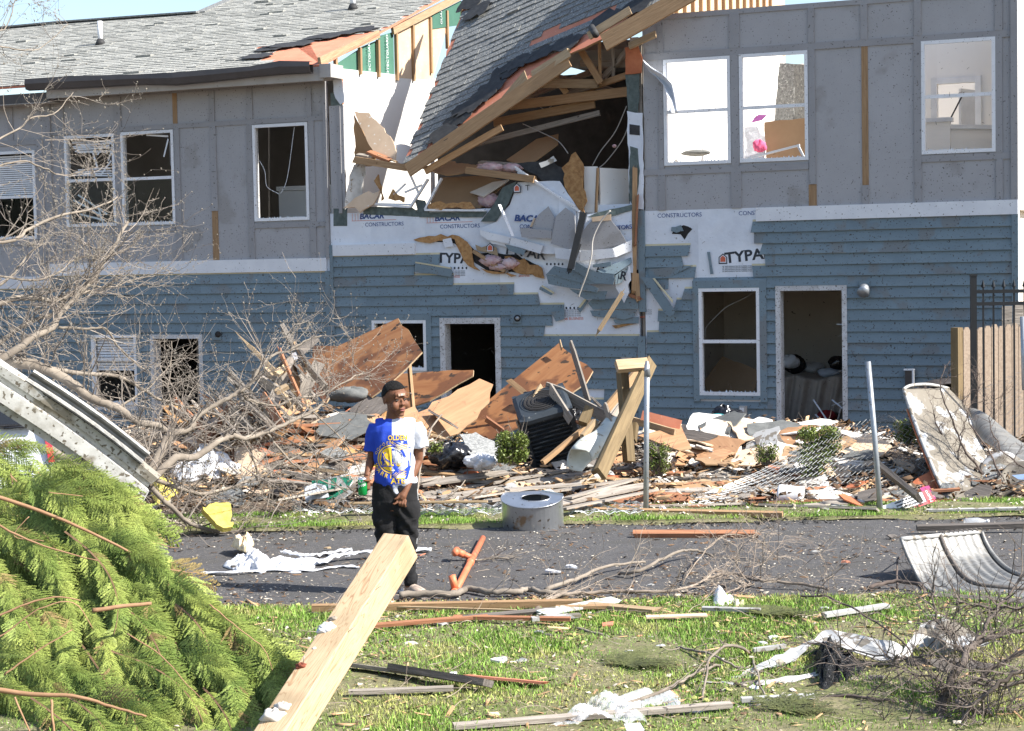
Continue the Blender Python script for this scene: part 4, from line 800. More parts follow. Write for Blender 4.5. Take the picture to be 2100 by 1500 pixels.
    def ff(u, v):
        k = u * (len(fl) - 1); i = min(len(fl) - 2, int(k)); f_ = k - i; p = Vector(fl[i][0]).lerp(Vector(fl[i + 1][0]), f_); q = Vector(fl[i][1]).lerp(Vector(fl[i + 1][1]), f_); m = p.lerp(q, v); return W3(m.x, m.y, .12 + .10 * math.sin(v * 5 + u * 4) + .08 * u)
    grid('wrap_flap', ff, 24, 8, 'wrap', t, thick=.003)
    # wires
    for w_ in (((1285, 218, -.1), (1262, 270, -.2), (1232, 310, -.3), (1215, 340, -.3)), ((1290, 255, -.1), (1275, 290, -.2), (1245, 330, -.3), (1228, 345, -.3)), ((1072, 254, -.5), (1110, 272, -.4), (1145, 290, -.3), (1165, 315, -.1)), ((1180, 230, -.8), (1150, 200, -.9), (1120, 225, -.9), (1090, 205, -.8))): tube('cable', smooth_line(A(*w_)), .007, 'soffit', t)
    # print on the wrap
    def wt(s, px, py, h, mat, rot=0, o=.0118, sx=1, **k): u, z = WU(px, py, o); return text(s, h, frame(wp(u, z, o), U, Z, N) @ Matrix.Rotation(rot, 4, 'Z'), mat, t, sx=sx, **k)
    def logo(px, py, o=.0118, rot=0, s=1.0, full=True):
        wt('BACAR', px, py, .115 * s, 'navy', rot, o, 1.15, bold=.004, shear=.15); wt('CONSTRUCTORS', px + 26, py + 16.5, .085 * s, 'navy', rot, o)
        u, z = WU(px, py, o)
        wbox('print_line', u - .35, u + .42, z - .066, z - .060, o - .001, o + .001, 'redp', t)
        for k in range(4): wbox('print_line', u - .34 + .05 * k, u - .335 + .05 * k, z - .06, z + .05, o - .001, o + .001, 'redp', t)
    logo(762, 444); logo(917, 448)
    wt('BACAR', 1085, 449, .13, 'navy', -.06, .135, 1.15, bold=.004, shear=.15, ext=.004); wt('CONSTRUCTORS', 1108, 466, .085, 'navy', -.05, .15, ext=.004); wt('CTORS', 1277, 467, .09, 'navy', .06, .17, ext=.01)
    wt('TYPAR', 938, 531, .21, 'ink', -.04, bold=.006, sx=1.1); wt('TYPAR', 1075, 518, .20, 'ink', -.16, .07, bold=.005, sx=1.15); wt('TYPAR', 1252, 560, .17, 'ink', -.25, .235, bold=.005); wt('T', 1082, 386, .12, 'ink', .05, .14)
    for (hx, hy, o_) in ((1005, 508, .06), (1060, 386, .13)):
        for k, (rr, m) in enumerate(((.07, 'ink'), (.055, 'wrap'), (.042, 'redp'))): hu, hz = WU(hx, hy, o_); sheet('house_emblem', [wp(hu + a_ * rr, hz + b_ * rr, o_ + .002 * k) for a_, b_ in ((-.85, -1), (.85, -1), (.85, .3), (0, 1), (-.85, .3))], .001, m, t)
    wt('fiberweb BUSINESS', 1168, 654, .055, 'redp'); wt('webBUSINESS', 925, 568, .05, 'redp'); wt('fiberweb', 1075, 566, .05, 'redp')
    for k in range(4): wt('proven protection for home', 1172, 636 + k * 4, .026, 'ink'); wt('air water barrier', 944, 556 + k * 3, .024, 'ink')
    for k in range(5):
        for (bx, by) in ((1154, 632), (925, 550), (1122, 542)): tube('print_dot', [W3(bx + 8 * k, by, .0115), W3(bx + 8 * k, by, .0135)], .018, 'ink', t, seg=10)
    # mud thrown up the low siding is in the boards' own wear; a splash of it as clods
    return t
CU = center_unit()
# ---------------------------------------------------------------- neighbour at the right edge
def neighbour():
    p0 = P(2067, 300, 26.2); x = Vector((.93, .36, 0)).normalized(); n_ = Vector((x.y, -x.x, 0))
    t = thing('neighbouring_house', Vector((p0.x, p0.y, -.4)), 'cream-sided house with brown brick base at the far right edge', 'house')
    b = Vector((p0.x, p0.y, 0)); zs = P(2080, 405, 26.2).z
    box('wall', b + x * 3 + n_ * -.2 + Z * 1.1, x, -n_, Z, 6, .3, 3.0 + zs - 2.6, 'brick', t)
    box('wall', b + x * 3 + n_ * -.2 + Z * ((zs + 7.5) / 2), x, -n_, Z, 6, .3, 7.5 - zs, 'vinylside', t)
    k = 0; z = zs
    while z < 7.4:
        vs = [b + n_ * (-.01) + Z * (z + .165), b + x * 6 - n_ * .01 + Z * (z + .165), b + x * 6 + n_ * .02 + Z * z, b + n_ * .02 + Z * z, b + n_ * -.02 + Z * z, b + x * 6 - n_ * .02 + Z * z]
        mesh('siding_board', vs, [(3, 2, 1, 0), (4, 5, 2, 3), (0, 4, 3)], 'vinylside', t); z += .155
    z = -.4; row = 0
    while z < zs - .07:
        for i in range(3):
            u = i * .21 - (.1 if row % 2 else 0); box('brick', b + x * (u + .1) + n_ * -.045 + Z * (z + .032), x, -n_, Z, .195, .02, .057, 'brick', t)
        z += .0677; row += 1
    box('corner_board', b + x * .02 + n_ * .015 + Z * ((zs + 7.4) / 2), Z, x, n_, 7.4 - zs, .09, .04, 'foam', t)
neighbour()
mt['plum'] = flat('plum_card', (.30, .04, .14)); mt['teal'] = flat('teal_plastic', (.03, .20, .22))
mt['felt2'] = M('sunlit_grey_felt', (.14, .145, .14), (.09, .093, .09), 8, rough=.7, bump=.5)
# ================================================================ fences and posts
def PD(*pts): return [P(x, y, d) for x, y, d in pts]
MARKS = [('the grey duct drum', 1095, 1040), ('the boy', 820, 980), ('the left galvanised post', 1326, 900), ('the leaning galvanised post', 1795, 900), ('the tipped condenser', 1120, 880), ('the square boxwood shrub', 1050, 920), ('the white bucket', 1640, 1020), ('the big brown plywood sheet', 740, 740), ('the doorway of the right house', 1665, 800),
         ('the yellow insulation', 440, 1065), ('the green sign', 675, 1000), ('the mud-caked metal sheet', 1940, 920), ('the orange pipe', 960, 1160), ('the foreground beam', 700, 1320), ('the curled metal sheet', 1970, 1160), ('the red and white sign', 1860, 1030), ('the second boxwood bush', 1680, 910), ('the crumpled plastic film', 1260, 1470), ('the white metal trim strips', 1600, 1350), ('the lying tree limb', 560, 900), ('the wooden post frame', 1290, 840)]
USED = {}
def auto(desc, px, py):
    ms = sorted(MARKS, key=lambda m: (m[1] - px) ** 2 + ((m[2] - py) * 1.6) ** 2)
    for m in ms[:14]:
        dx, dy = px - m[1], (py - m[2]) * 1.4
        rel = ('right of' if dx > 0 else 'left of') if abs(dx) > abs(dy) else ('in front of' if dy > 0 else 'behind')
        for far in ('just ', 'a little further ', ''):
            if far == '' and rel in ('behind', 'in front of'): s = f'{desc} lying {rel} {m[0]}'
            else: s = f'{desc} {far}{rel} {m[0]}'
            if far and ((dx * dx + dy * dy > 9000) != (far != 'just ')): continue
            if s not in USED: USED[s] = 1; return s
    return s
def wood_fence():
    a = P(1965, 672, 21.2); b = P(2120, 668, 22.3); d = (b - a); d.z = 0; L = d.length; d.normalize(); nrm = Vector((d.y, -d.x, 0))
    z1 = a.z; t = thing('picket_fence', Vector((a.x, a.y, gz(a.x, a.y))), 'tan wooden privacy fence of dog-eared pickets behind black iron railing', 'fence')
    g = gz(a.x, a.y) - .1
    box('fence_post', Vector((a.x, a.y, (z1 + g) / 2)) - d * .03 - nrm * 0, Z, d, nrm, z1 - g, .10, .10, 'wood_green', t)
    n = 11
    for i in range(n):
        p = Vector((a.x, a.y, 0)) + d * (.09 + i * .148) + nrm * .05; h = z1 - .0 + .015 * math.sin(i * 2.1)
        w_ = .068; vs = [(g - h) , h]; pts = [p - d * w_ + Z * g, p + d * w_ + Z * g, p + d * w_ + Z * (h - .04), p + d * (w_ - .035) + Z * h, p - d * (w_ - .035) + Z * h, p - d * w_ + Z * (h - .04)]
        sheet('picket', pts, .016, 'picket', t)
    for zz in (z1 - .25, (z1 + g) / 2, g + .3): box('fence_rail', Vector((a.x, a.y, zz)) + d * .85, d, nrm, Z, 1.7, .04, .09, 'wood_old', t)
    a2 = P(2062, 628, 23.2); t2 = thing('picket_fence', Vector((a2.x, a2.y, gz(a2.x, a2.y))), 'taller broken fence panel with tilted pickets beyond the tan fence at the right edge', 'fence')
    for i in range(5):
        p = Vector((a2.x, a2.y, 0)) + Vector((.16 * i, .1 * i, 0)); h = a2.z + .04 * i; k = .02 + .012 * i
        sheet('picket', [p + Z * g + Vector((-.065, 0, 0)), p + Z * g + Vector((.065, 0, 0)), p + Z * h + Vector((.065 + k, 0, 0)), p + Z * h + Vector((-.065 + k, 0, 0))], .016, 'wood_old' if i < 2 else 'picket', t2)
mt['picket'] = M('tan_picket_wood', (.27, .215, .165), (.19, .145, .11), 5, (5, 5, .5), rough=.85, bump=.3, dirt=(.2, .16, .12), dscale=9, dth=.7, vary=.08)
wood_fence()
def iron_fence():
    t = thing('iron_railing', P(1996, 800, 18) * 1 , 'black iron railing with arrow-tipped bars at the right edge', 'railing'); t.location.z = gz(t.location.x, 18) 
    d = Vector((1, -.12, 0)).normalized(); a = P(1996, 567, 18); zt = a.z; g = gz(a.x, 18) - .05; nrm = Vector((-d.y, d.x, 0))
    box('post', Vector((a.x, a.y, (zt + g) / 2)), Z, d, nrm, zt - g, .06, .06, 'iron', t); box('post_cap', Vector((a.x, a.y, zt + .01)), d, nrm, Z, .07, .07, .02, 'iron', t)
    zr = P(2040, 574, 18).z
    for i in range(9):
        p = Vector((a.x, a.y, 0)) + d * (.095 + i * .1); box('bar', p + Z * ((zr + g) / 2 - .03), Z, d, nrm, zr - g - .06, .017, .017, 'iron', t)
        q = p + Z * (zr - .07); mesh('arrow_tip', [q + d * .022 + nrm * .0, q - d * .022, q + nrm * .022, q - nrm * .022, q + Z * .08, q - Z * .012], [(0, 2, 4), (2, 1, 4), (1, 3, 4), (3, 0, 4), (2, 0, 5), (1, 2, 5), (3, 1, 5), (0, 3, 5)], 'iron', t)
    for y in (598, 623): zz = P(2040, y, 18).z; box('rail', Vector((a.x, a.y, zz)) + d * .5, d, nrm, Z, .95, .03, .035, 'iron', t)
iron_fence()
def post(base, top, r, label, cap=True):
    t = thing('fence_post', base, label, 'post', 'galvanised chain-link fence posts')
    tube('pole', [base - Z * .1, base.lerp(top, .5), top], r, 'galv_post', t, seg=14)
    if cap: tube('post_cap', [top - Z * .10, top - Z * .02, top + Z * .03], r * 1.25, 'galv_post', t, r1=r * .6, seg=14); tube('tie_wire', [base.lerp(top, .72) + Vector((r + .002, 0, 0)), base.lerp(top, .72) + Vector((0, -r - .004, .01)), base.lerp(top, .72) + Vector((-r - .002, 0, .02))], .003, 'wire', t)
b0 = G(1324, 1062); post(b0, P(1327, 748, b0.y), .0235, 'upright galvanised steel fence post with cap beside wooden post frame')
b1 = G(1808, 1058); post(b1, P(1780, 742, b1.y + .15), .0235, 'galvanised steel fence post leaning left in front of the right house', cap=False)
def chainlink(name, fn, nu, nv, label, r=.0028, drop=0.0):
    """woven zigzag wires over the surface fn(u, v)"""
    rr = random.Random(3); paths = []
    for i in range(nu):
        pth = []
        for j in range(nv + 1):
            u = (i + .5 + (.5 if j % 2 else -.5) * 1.04) / nu; pth.append((fn(u, j / nv), r))
        paths.append(pth)
    V, F_ = tubes(paths, 3); t = thing(name, V and Vector(V[0]), label, 'fencing')
    o = mesh('wire_mesh', V, F_, 'wire', t); tag(o, kind='stuff'); return t
def edge(pts):
    pts = [Vector(p) for p in pts]
    def f(u):
        k = u * (len(pts) - 1); i = min(len(pts) - 2, int(k)); return pts[i].lerp(pts[i + 1], k - i)
    return f
def ruled(lo, hi, sag=0, wav=0):
    a = edge(smooth_line(lo, 6)); b = edge(smooth_line(hi, 6))
    def f(u, v):
        p = a(u).lerp(b(u), v); p = p + Vector((0, -1, .25)) * (wav * math.sin(u * 9 + v * 4) * math.sin(v * 3.1 + u * 5)); return p
    return f
chainlink('chain_link', ruled(PD((1345, 1050, 15.7), (1500, 1035, 15.8), (1650, 1015, 16.2), (1780, 1000, 16.5), (1900, 990, 16.6)), PD((1450, 1010, 16.6), (1560, 965, 17.0), (1660, 905, 17.3), (1760, 865, 17.3), (1890, 825, 17.2)), wav=.06), 42, 19, 'collapsed sheet of chain-link mesh sagging around the leaning post')
chainlink('chain_link', ruled(PD((1985, 985, 18.6), (2050, 960, 18.4), (2130, 900, 18.2)), PD((1905, 855, 18.9), (1985, 810, 18.7), (2130, 745, 18.4)), wav=.04), 17, 22, 'chain-link mesh hanging in front of the tan wooden fence')
def flatlink(x0, x1, y0, y1, label):
    a, b, c, d = G(x0, y1, .03), G(x1, y1, .03), G(x0, y0, .03), G(x1, y0, .03)
    chainlink('chain_link', lambda u, v: a.lerp(b, u).lerp(c.lerp(d, u), v) + Z * (.02 + .05 * abs(math.sin(u * 11 + v * 5))), int((b - a).length / .055), int((c - a).length / .028), label)
flatlink(860, 1035, 1036, 1066, 'flattened chain-link mesh on the ground left of the grey drum'); flatlink(1165, 1320, 1042, 1064, 'flattened chain-link mesh between the grey drum and the left post'); flatlink(600, 780, 1040, 1062, 'flattened chain-link mesh on the verge left of the boy')
tube('gate_pipe', PD((2098, 650, 17.5), (2102, 800, 17.4)), .03, 'galv_post', label='thick galvanised pipe at the right edge by the railing', cat='pipe')
# ================================================================ rubbish bin behind the sheet
def bin_():
    c = P(1938, 800, 23); t = thing('wheelie_bin', Vector((c.x, c.y, gz(c.x, c.y))), 'dark lidded rubbish bin half hidden behind the tan fence post', 'bin'); zt = P(1938, 779, 23).z; g = t.location.z
    box('bin_body', Vector((c.x, c.y, (zt + g) / 2 - .03)), Vector((1, 0, 0)), Vector((0, 1, 0)), Z, .5, .55, zt - g - .1, 'black', t)
    grid('bin_lid', lambda u, v: Vector((c.x - .3 + .6 * u, c.y - .33 + .66 * v, zt - .1 + .11 * math.sin(math.pi * u) ** .5 * math.sin(math.pi * min(1, v + .1)) ** .4)), 12, 10, 'gutter', t, thick=.02)
bin_()
# ================================================================ air-conditioning condenser lying tilted
def condenser():
    b = P(1145, 957, 18.6); tp = P(1110, 822, 18.25); zax = (tp - b).normalized(); x = Vector((.97, .16, 0)); x = (x - zax * x.dot(zax)).normalized() ; x = (x * .99 + zax * -.0).normalized(); y = zax.cross(x)
    t = thing('air_conditioner', b, 'dark slatted air-conditioning condenser tipped over in front of brown plywood', 'air conditioner'); H = (tp - b).length; W_ = .27
    c = b + zax * H / 2
    n = 16; R = .07
    def ring(w_, r_): 
        out = []
        for (sx, sy, a0) in ((1, 1, 0), (-1, 1, 90), (-1, -1, 180), (1, -1, 270)):
            for k in range(4): a = math.radians(a0 + 30 * k); out.append(x * (sx * (w_ - r_) + r_ * math.cos(a)) + y * (sy * (w_ - r_) + r_ * math.sin(a)))
        return out
    def shell(name, w_, z0, z1, mat, r_=R, top=True, w2=None):
        ra, rb = ring(w_, r_), ring(w2 or w_, r_); k = len(ra); vs = [b + zax * z0 + p for p in ra] + [b + zax * z1 + p for p in rb]; fs = [(i, (i + 1) % k, k + (i + 1) % k, k + i) for i in range(k)]
        if top: fs += [tuple(range(k, 2 * k)), tuple(range(k))[::-1]]
        return mesh(name, vs, fs, mat, t)
    shell('coil', W_ - .03, .02, H - .06, 'coil'); shell('base_pan', W_, -.01, .04, 'ac_case'); 
    k = 15
    for i in range(k): z = .06 + (H - .14) * i / (k - 1); shell('louvre', W_ - .002, z - .006, z + .006, 'ac_case')
    for s in ((1, 1), (1, -1), (-1, 1), (-1, -1)): q = b + x * s[0] * (W_ - .022) + y * s[1] * (W_ - .022); box('corner_post', q + zax * (H / 2), zax, x, y, H - .04, .05, .05, 'ac_case', t)
    shell('top_cover', W_ + .008, H - .07, H - .03, 'ac_case', w2=W_ + .008); tc = shell('top_cover', W_ + .008, H - .03, H + .0, 'ac_case', w2=W_ - .03)
    # fan grille
    for rr in (.06, .10, .14, .18, .21):
        tube('grille_ring', [b + zax * (H + .012) + x * rr * math.cos(a * .3927) + y * rr * math.sin(a * .3927) for a in range(17)], .004, 'iron', tc, seg=4)
    shell('fan_opening', .19, H + .001, H + .004, 'dark', r_=.18)
    for i in range(26):
        for yy in (-1,): box('coil_fin', b + x * (-.21 + .42 * i / 25) + y * yy * (W_ - .012) + zax * (H / 2 - .01), zax, x, y, H - .16, .004, .006, 'ac_case', t)
mt['ac_case'] = M('dark_grey_enamel', (.038, .046, .054), (.028, .034, .04), 5, rough=.4, bump=.1, dirt=(.2, .2, .19), dscale=20, dth=.7); mt['coil'] = M('condenser_coil', (.055, .06, .065), (.03, .033, .036), 20, (1, 1, 6), rough=.6, metal=.3, bump=.5)
condenser()
# ================================================================ big plywood sheets
def ply(pts, mat, label, th=.016, jag=.012, seed=1, name='plywood_sheet', cat='plywood', keep=(), **k): return sheet(name, PD(*pts), th, mat, label=label, cat=cat, jag=jag, step=.16, seed=seed, keep=keep, side='wood_pale', **k)
ply(((613, 765, 20.3), (810, 643, 19.9), (846, 692, 19.45), (873, 733, 19.1), (838, 765, 18.98), (800, 792, 18.88), (760, 812, 18.83), (735, 795, 19.1), (705, 792, 19.3), (680, 800, 19.35), (665, 822, 19.2), (640, 800, 19.6)), 'ply', 'large brown plywood sheet propped up at an angle under the middle house window', jag=.02, keep=(0,))
ply(((640, 709, 21), (700, 711, 20.6), (740, 720, 20.3), (690, 790, 20.1), (640, 770, 20.6)), 'ply', 'small orange plywood piece behind the large brown sheet', keep=(0,))
ply(((935, 888, 19.5), (1040, 790, 19.85), (1143, 698, 20.2), (1218, 766, 19.5), (1205, 790, 19.35), (1120, 850, 19.1), (1000, 896, 19.0)), 'ply', 'dark brown plywood sheet leaning behind the tipped condenser', jag=.015, seed=4, keep=(0, 1))
ply(((845, 860, 18.7), (985, 768, 19.4), (1010, 796, 19.4), (1003, 830, 19.1), (940, 885, 18.5), (880, 912, 18.3), (850, 900, 18.3)), 'ply_pale', 'sunlit pale plywood sheet with ragged edge right of the boy', jag=.03, seed=2)
ply(((800, 768, 20.8), (900, 762, 20.4), (972, 761, 20.1), (972, 775, 20.0), (880, 820, 19.9), (810, 850, 20.0)), 'ply', 'plywood strip lying behind the boy under the doorway', seed=9)
ply(((1308, 893, 17.9), (1396, 876, 18.3), (1418, 918, 17.7), (1392, 927, 17.6)), 'ply_pale', 'bright tan plywood piece on the drywall heap right of the left post', seed=3)
ply(((808, 850, 18.6), (850, 835, 18.8), (858, 880, 18.3), (820, 890, 18.2)), 'ply_pale', 'small splintered plywood piece directly behind the boy', jag=.04, seed=6)
plank('fence_rail', P(838, 735, 19.4), P(848, 850, 18.9), .06, .03, 'wood', 1.3, label='thin split rail standing upright behind the boy', cat='stick', jag=.03)
# ================================================================ wooden post frame and pickets beside the condenser
def pk(x0, y0, d0, x1, y1, d1, w_, th, mat, label, roll=1.5, name='plank', cat='plank', **k): return plank(name, P(x0, y0, d0), P(x1, y1, d1), w_, th, mat, roll, label=label, cat=cat, **k)
pk(1290, 948, 17.6, 1276, 762, 17.9, .09, .09, 'wood_green', 'upright treated four-by-four post carrying the short cap board', name='timber_post', cat='post', roll=.4)
pk(1264, 752, 17.7, 1328, 747, 17.8, .12, .065, 'wood_pale', 'short pale cap board nailed across the treated post', roll=.9, jag=.01); pk(1231, 972, 16.3, 1335, 742, 18.0, .135, .045, 'wood_green', 'long treated plank leaning against the post frame', roll=1.1); pk(1222, 968, 16.5, 1326, 748, 18.1, .04, .09, 'wood_green', 'second long treated edge board leaning behind the first', roll=1.1)
pk(1245, 838, 18.4, 1308, 762, 18.7, .085, .04, 'wood', 'diagonal brace running from the post frame down left'); pk(1208, 828, 18.8, 1170, 702, 19.2, .14, .018, 'wood_old', 'weathered dog-eared picket standing nearly upright against plywood', roll=1.4, dog=True); pk(1268, 870, 18.0, 1120, 790, 18.5, .13, .018, 'wood_old', 'weathered dog-eared picket sloping over the condenser', roll=1.35, dog=True)
pk(1252, 870, 17.5, 1240, 828, 17.6, .10, .018, 'wood_old', 'stub of picket with pointed top between condenser and frame', roll=1.4, dog=True); pk(1112, 950, 17.4, 1216, 864, 17.9, .045, .045, 'wood', 'thin lumber stick slanting across the condenser face', jag=.03); pk(1195, 870, 17.8, 1209, 838, 17.9, .09, .09, 'wood_green', 'short treated block beside the condenser', roll=.5); pk(1196, 900, 17.4, 1222, 868, 17.6, .10, .04, 'wood_pale', 'short pale block with dark stamps below the pickets')
pk(1316, 852, 18.3, 1396, 872, 18.2, .10, .02, 'deck', 'salmon coloured board at the top of the drywall heap', roll=1.4); pk(1296, 862, 18.4, 1385, 888, 18.0, .07, .04, 'wood_pale', 'pale lumber under the salmon coloured board'); pk(1300, 905, 17.7, 1304, 870, 17.8, .08, .04, 'wood_green', 'stubby block beside the post frame'); pk(1148, 700, 20.0, 1152, 716, 19.9, .05, .01, 'wood_pale', 'bright sliver at the corner of the dark plywood')
pk(1044, 780, 19.2, 1095, 822, 19.1, .06, .02, 'wood', 'splinter lying on the dark plywood above the condenser', jag=.06, roll=1.3)
# rolled grey-white sheet
def roll_sheet():
    a = P(1188, 945, 17.0); b = P(1262, 880, 17.6); ax = (b - a).normalized(); s = ax.cross(Z).normalized(); u_ = s.cross(ax)
    grid('curled_panel', lambda u, v: a + ax * ((b - a).length * u + .03 * math.sin(v * 14)) + s * (.13 * math.cos(v * 4.6)) + u_ * (.13 * math.sin(v * 4.6) + .02 * math.sin(u * 7)), 14, 16, 'soffit_w', label='curled grey-white panel rolled up under the leaning plank', cat='panel', thick=.012)
mt['soffit_w'] = M('greyish_foam_board', (.55, .58, .54), (.42, .45, .42), 5, rough=.8, dirt=(.3, .28, .22), dscale=12, dth=.62, bump=.3)
roll_sheet()
def lump(name, c, r3, mat, label, cat, seed=1, nse=.22, res=24, fold=1.0):
    rr = random.Random(seed); ph = [rr.random() * 6 for _ in range(8)]
    def f(u, v):
        th = u * 2 * math.pi; a = v * math.pi; k = 1 + nse * (math.sin(3 * th + ph[0]) * math.sin(2 * a + ph[1]) + .7 * math.sin(7 * th + ph[2] + 3 * a) * fold + .5 * math.sin(13 * th + ph[3]) * math.sin(9 * a + ph[4]) * fold)
        return Vector(c) + Vector((r3[0] * math.cos(th) * math.sin(a), r3[1] * math.sin(th) * math.sin(a), r3[2] * math.cos(a))) * k
    return grid(name, f, res, res, mat, label=label, cat=cat, thick=0)
lump('rubbish_bag', P(925, 934, 17.2), (.22, .16, .11), 'black', 'shiny black plastic bag heaped right of the boy', 'bag', 3, .14, 40, 1.2); lump('rubbish_bag', P(1100, 815, 18.7), (.16, .12, .06), 'black', 'crumpled black bag draped on top of the condenser', 'bag', 5, .2, 36); lump('rubbish_bag', P(1175, 870, 18.5), (.08, .1, .2), 'black', 'black plastic sheeting hanging at the right side of the condenser', 'bag', 8, .25, 36)
lump('white_bundle', P(988, 947, 16.9), (.14, .11, .065), 'bluewhite', 'dirty white crumpled bundle beside the black bag', 'bundle', 6, .26, 40); lump('rubbish_bag', P(1483, 851, 20.5), (.11, .1, .10), 'black', 'small black bag on the heap below the low window', 'bag', 9, .2, 30); lump('rubbish_bag', P(1513, 858, 20.3), (.10, .1, .08), 'black', 'second small black bag beside the outlet box', 'bag', 11, .2, 30)
sheet('asphalt_felt', PD((942, 893, 17.6), (975, 890, 17.8), (1020, 905, 17.6), (1022, 950, 17.0), (978, 945, 16.9), (950, 915, 17.2)), .01, 'shingle_d', label='dark sheet of shingles between black bag and boxwood', cat='roofing', jag=.03, seed=2)
grid('teal_tub', lambda u, v: P(1432 + 80 * u, 866 - 16 * math.sin(math.pi * u) * math.sin(math.pi * v), 19.6 + .5 * v), 14, 8, 'teal', label='teal plastic tub lid poking from the drywall heap', cat='tub', thick=.02); mt_teal = 0
# ================================================================ stacks of grey pickets left of the big plywood
pk0 = pk
def pk(x0, y0, d0, x1, y1, d1, *a, **k): pk0(x0, y0, d0 - 1.15, x1, y1, d1 - 1.2, *a, **k)
GP = [(428, 826, 505, 905, .13), (452, 812, 530, 892, .13), (470, 792, 552, 870, .12), (492, 800, 570, 880, .13), (512, 778, 590, 852, .12), (542, 748, 615, 828, .12), (556, 770, 640, 842, .12), (400, 842, 470, 905, .12), (585, 728, 620, 765, .13), (500, 826, 560, 890, .10), (415, 848, 452, 890, .12)]
MK2 = ['lowest left', 'second from the left', 'third from the left', 'fourth from the left', 'middle', 'highest leaning', 'broad split', 'short leftmost', 'dark dog-eared', 'narrow inner', 'small outermost']
for i, (a, b, c, d, w_) in enumerate(GP): pk(c, d, 18.2 + .05 * i, a, b, 18.9 + .08 * i, w_, .018, 'wood_old', MK2[i] + ' weathered picket of the slanted stack left of the big plywood', roll=.7 + .1 * (i % 3), dog=(i % 2 == 0), jag=.03 if i % 2 else 0, group='grey pickets in the slanted stack')
pk(632, 830, 18.5, 505, 703, 19.4, .06, .04, 'wood_pale', 'long split two-by-four with sharp broken tip left of the plywood', jag=.16, name='broken_lumber', cat='lumber', roll=.6); pk(628, 757, 19.2, 580, 672, 19.8, .10, .045, 'wood_old', 'weathered two-by-four rising highest above the slanted stack', name='broken_lumber', cat='lumber', roll=1.2, jag=.02)
pk(634, 757, 19.1, 604, 706, 19.5, .05, .03, 'wood', 'short orange-ended stick crossing the highest two-by-four', jag=.06); pk(566, 765, 19.4, 648, 694, 19.9, .09, .04, 'wood_dark', 'dark plank slanting the other way behind the slanted stack', roll=1.1); pk(598, 745, 19.0, 612, 790, 18.8, .09, .03, 'wood', 'bright broken end of lumber beneath the crossing stick', jag=.05)
pk(566, 768, 18.6, 592, 750, 18.9, .07, .04, 'wood_pale', 'pale lumber block wedged in the picket stack', roll=.6); pk(565, 805, 18.4, 590, 792, 18.5, .06, .04, 'wood_pale', 'second pale lumber block lower in the picket stack', roll=.4); pk(538, 812, 18.3, 580, 876, 18.0, .09, .02, 'wood_red', 'reddish broken picket standing in the slanted stack', roll=1.2, jag=.03); pk(545, 758, 18.9, 600, 835, 18.5, .05, .04, 'wood_pale', 'fresh split stud running beside the slanted stack', jag=.05)
box('label_tag', P(604, 731, 17.7), Vector((.9, 0, .3)).normalized(), Vector((0, 1, 0)), Vector((-.3, 0, .9)).normalized(), .05, .003, .07, 'bluewhite'); tag(bpy.data.objects['label_tag'], 'tiny blue and white printed tag stapled to weathered lumber', 'tag')
lump('dark_hollow_cloth', P(720, 810, 19.0), (.22, .10, .075), 'felt2', 'dark cloth stuffed under the lower edge of the big plywood', 'cloth', 4, .15, 24)  # dark lump added to stand in for shade in the hollow
sheet('roofing_felt', PD((652, 862, 18.1), (700, 848, 18.4), (752, 850, 18.3), (770, 880, 17.9), (720, 905, 17.6), (655, 893, 17.7)), .01, 'felt2', label='grey-black roofing felt sheet on the pile left of the boy', cat='roofing', jag=.03, seed=5)
mt['felt2'] = M('sunlit_grey_felt', (.14, .145, .14), (.09, .093, .09), 8, rough=.7, bump=.5)
sheet('roofing_felt', PD((655, 930, 17.3), (690, 915, 17.5), (715, 930, 17.3), (690, 945, 17.1)), .01, 'shingle_d', label='small black shingle scrap on tan boards left of the boy', cat='roofing', jag=.03, seed=7)
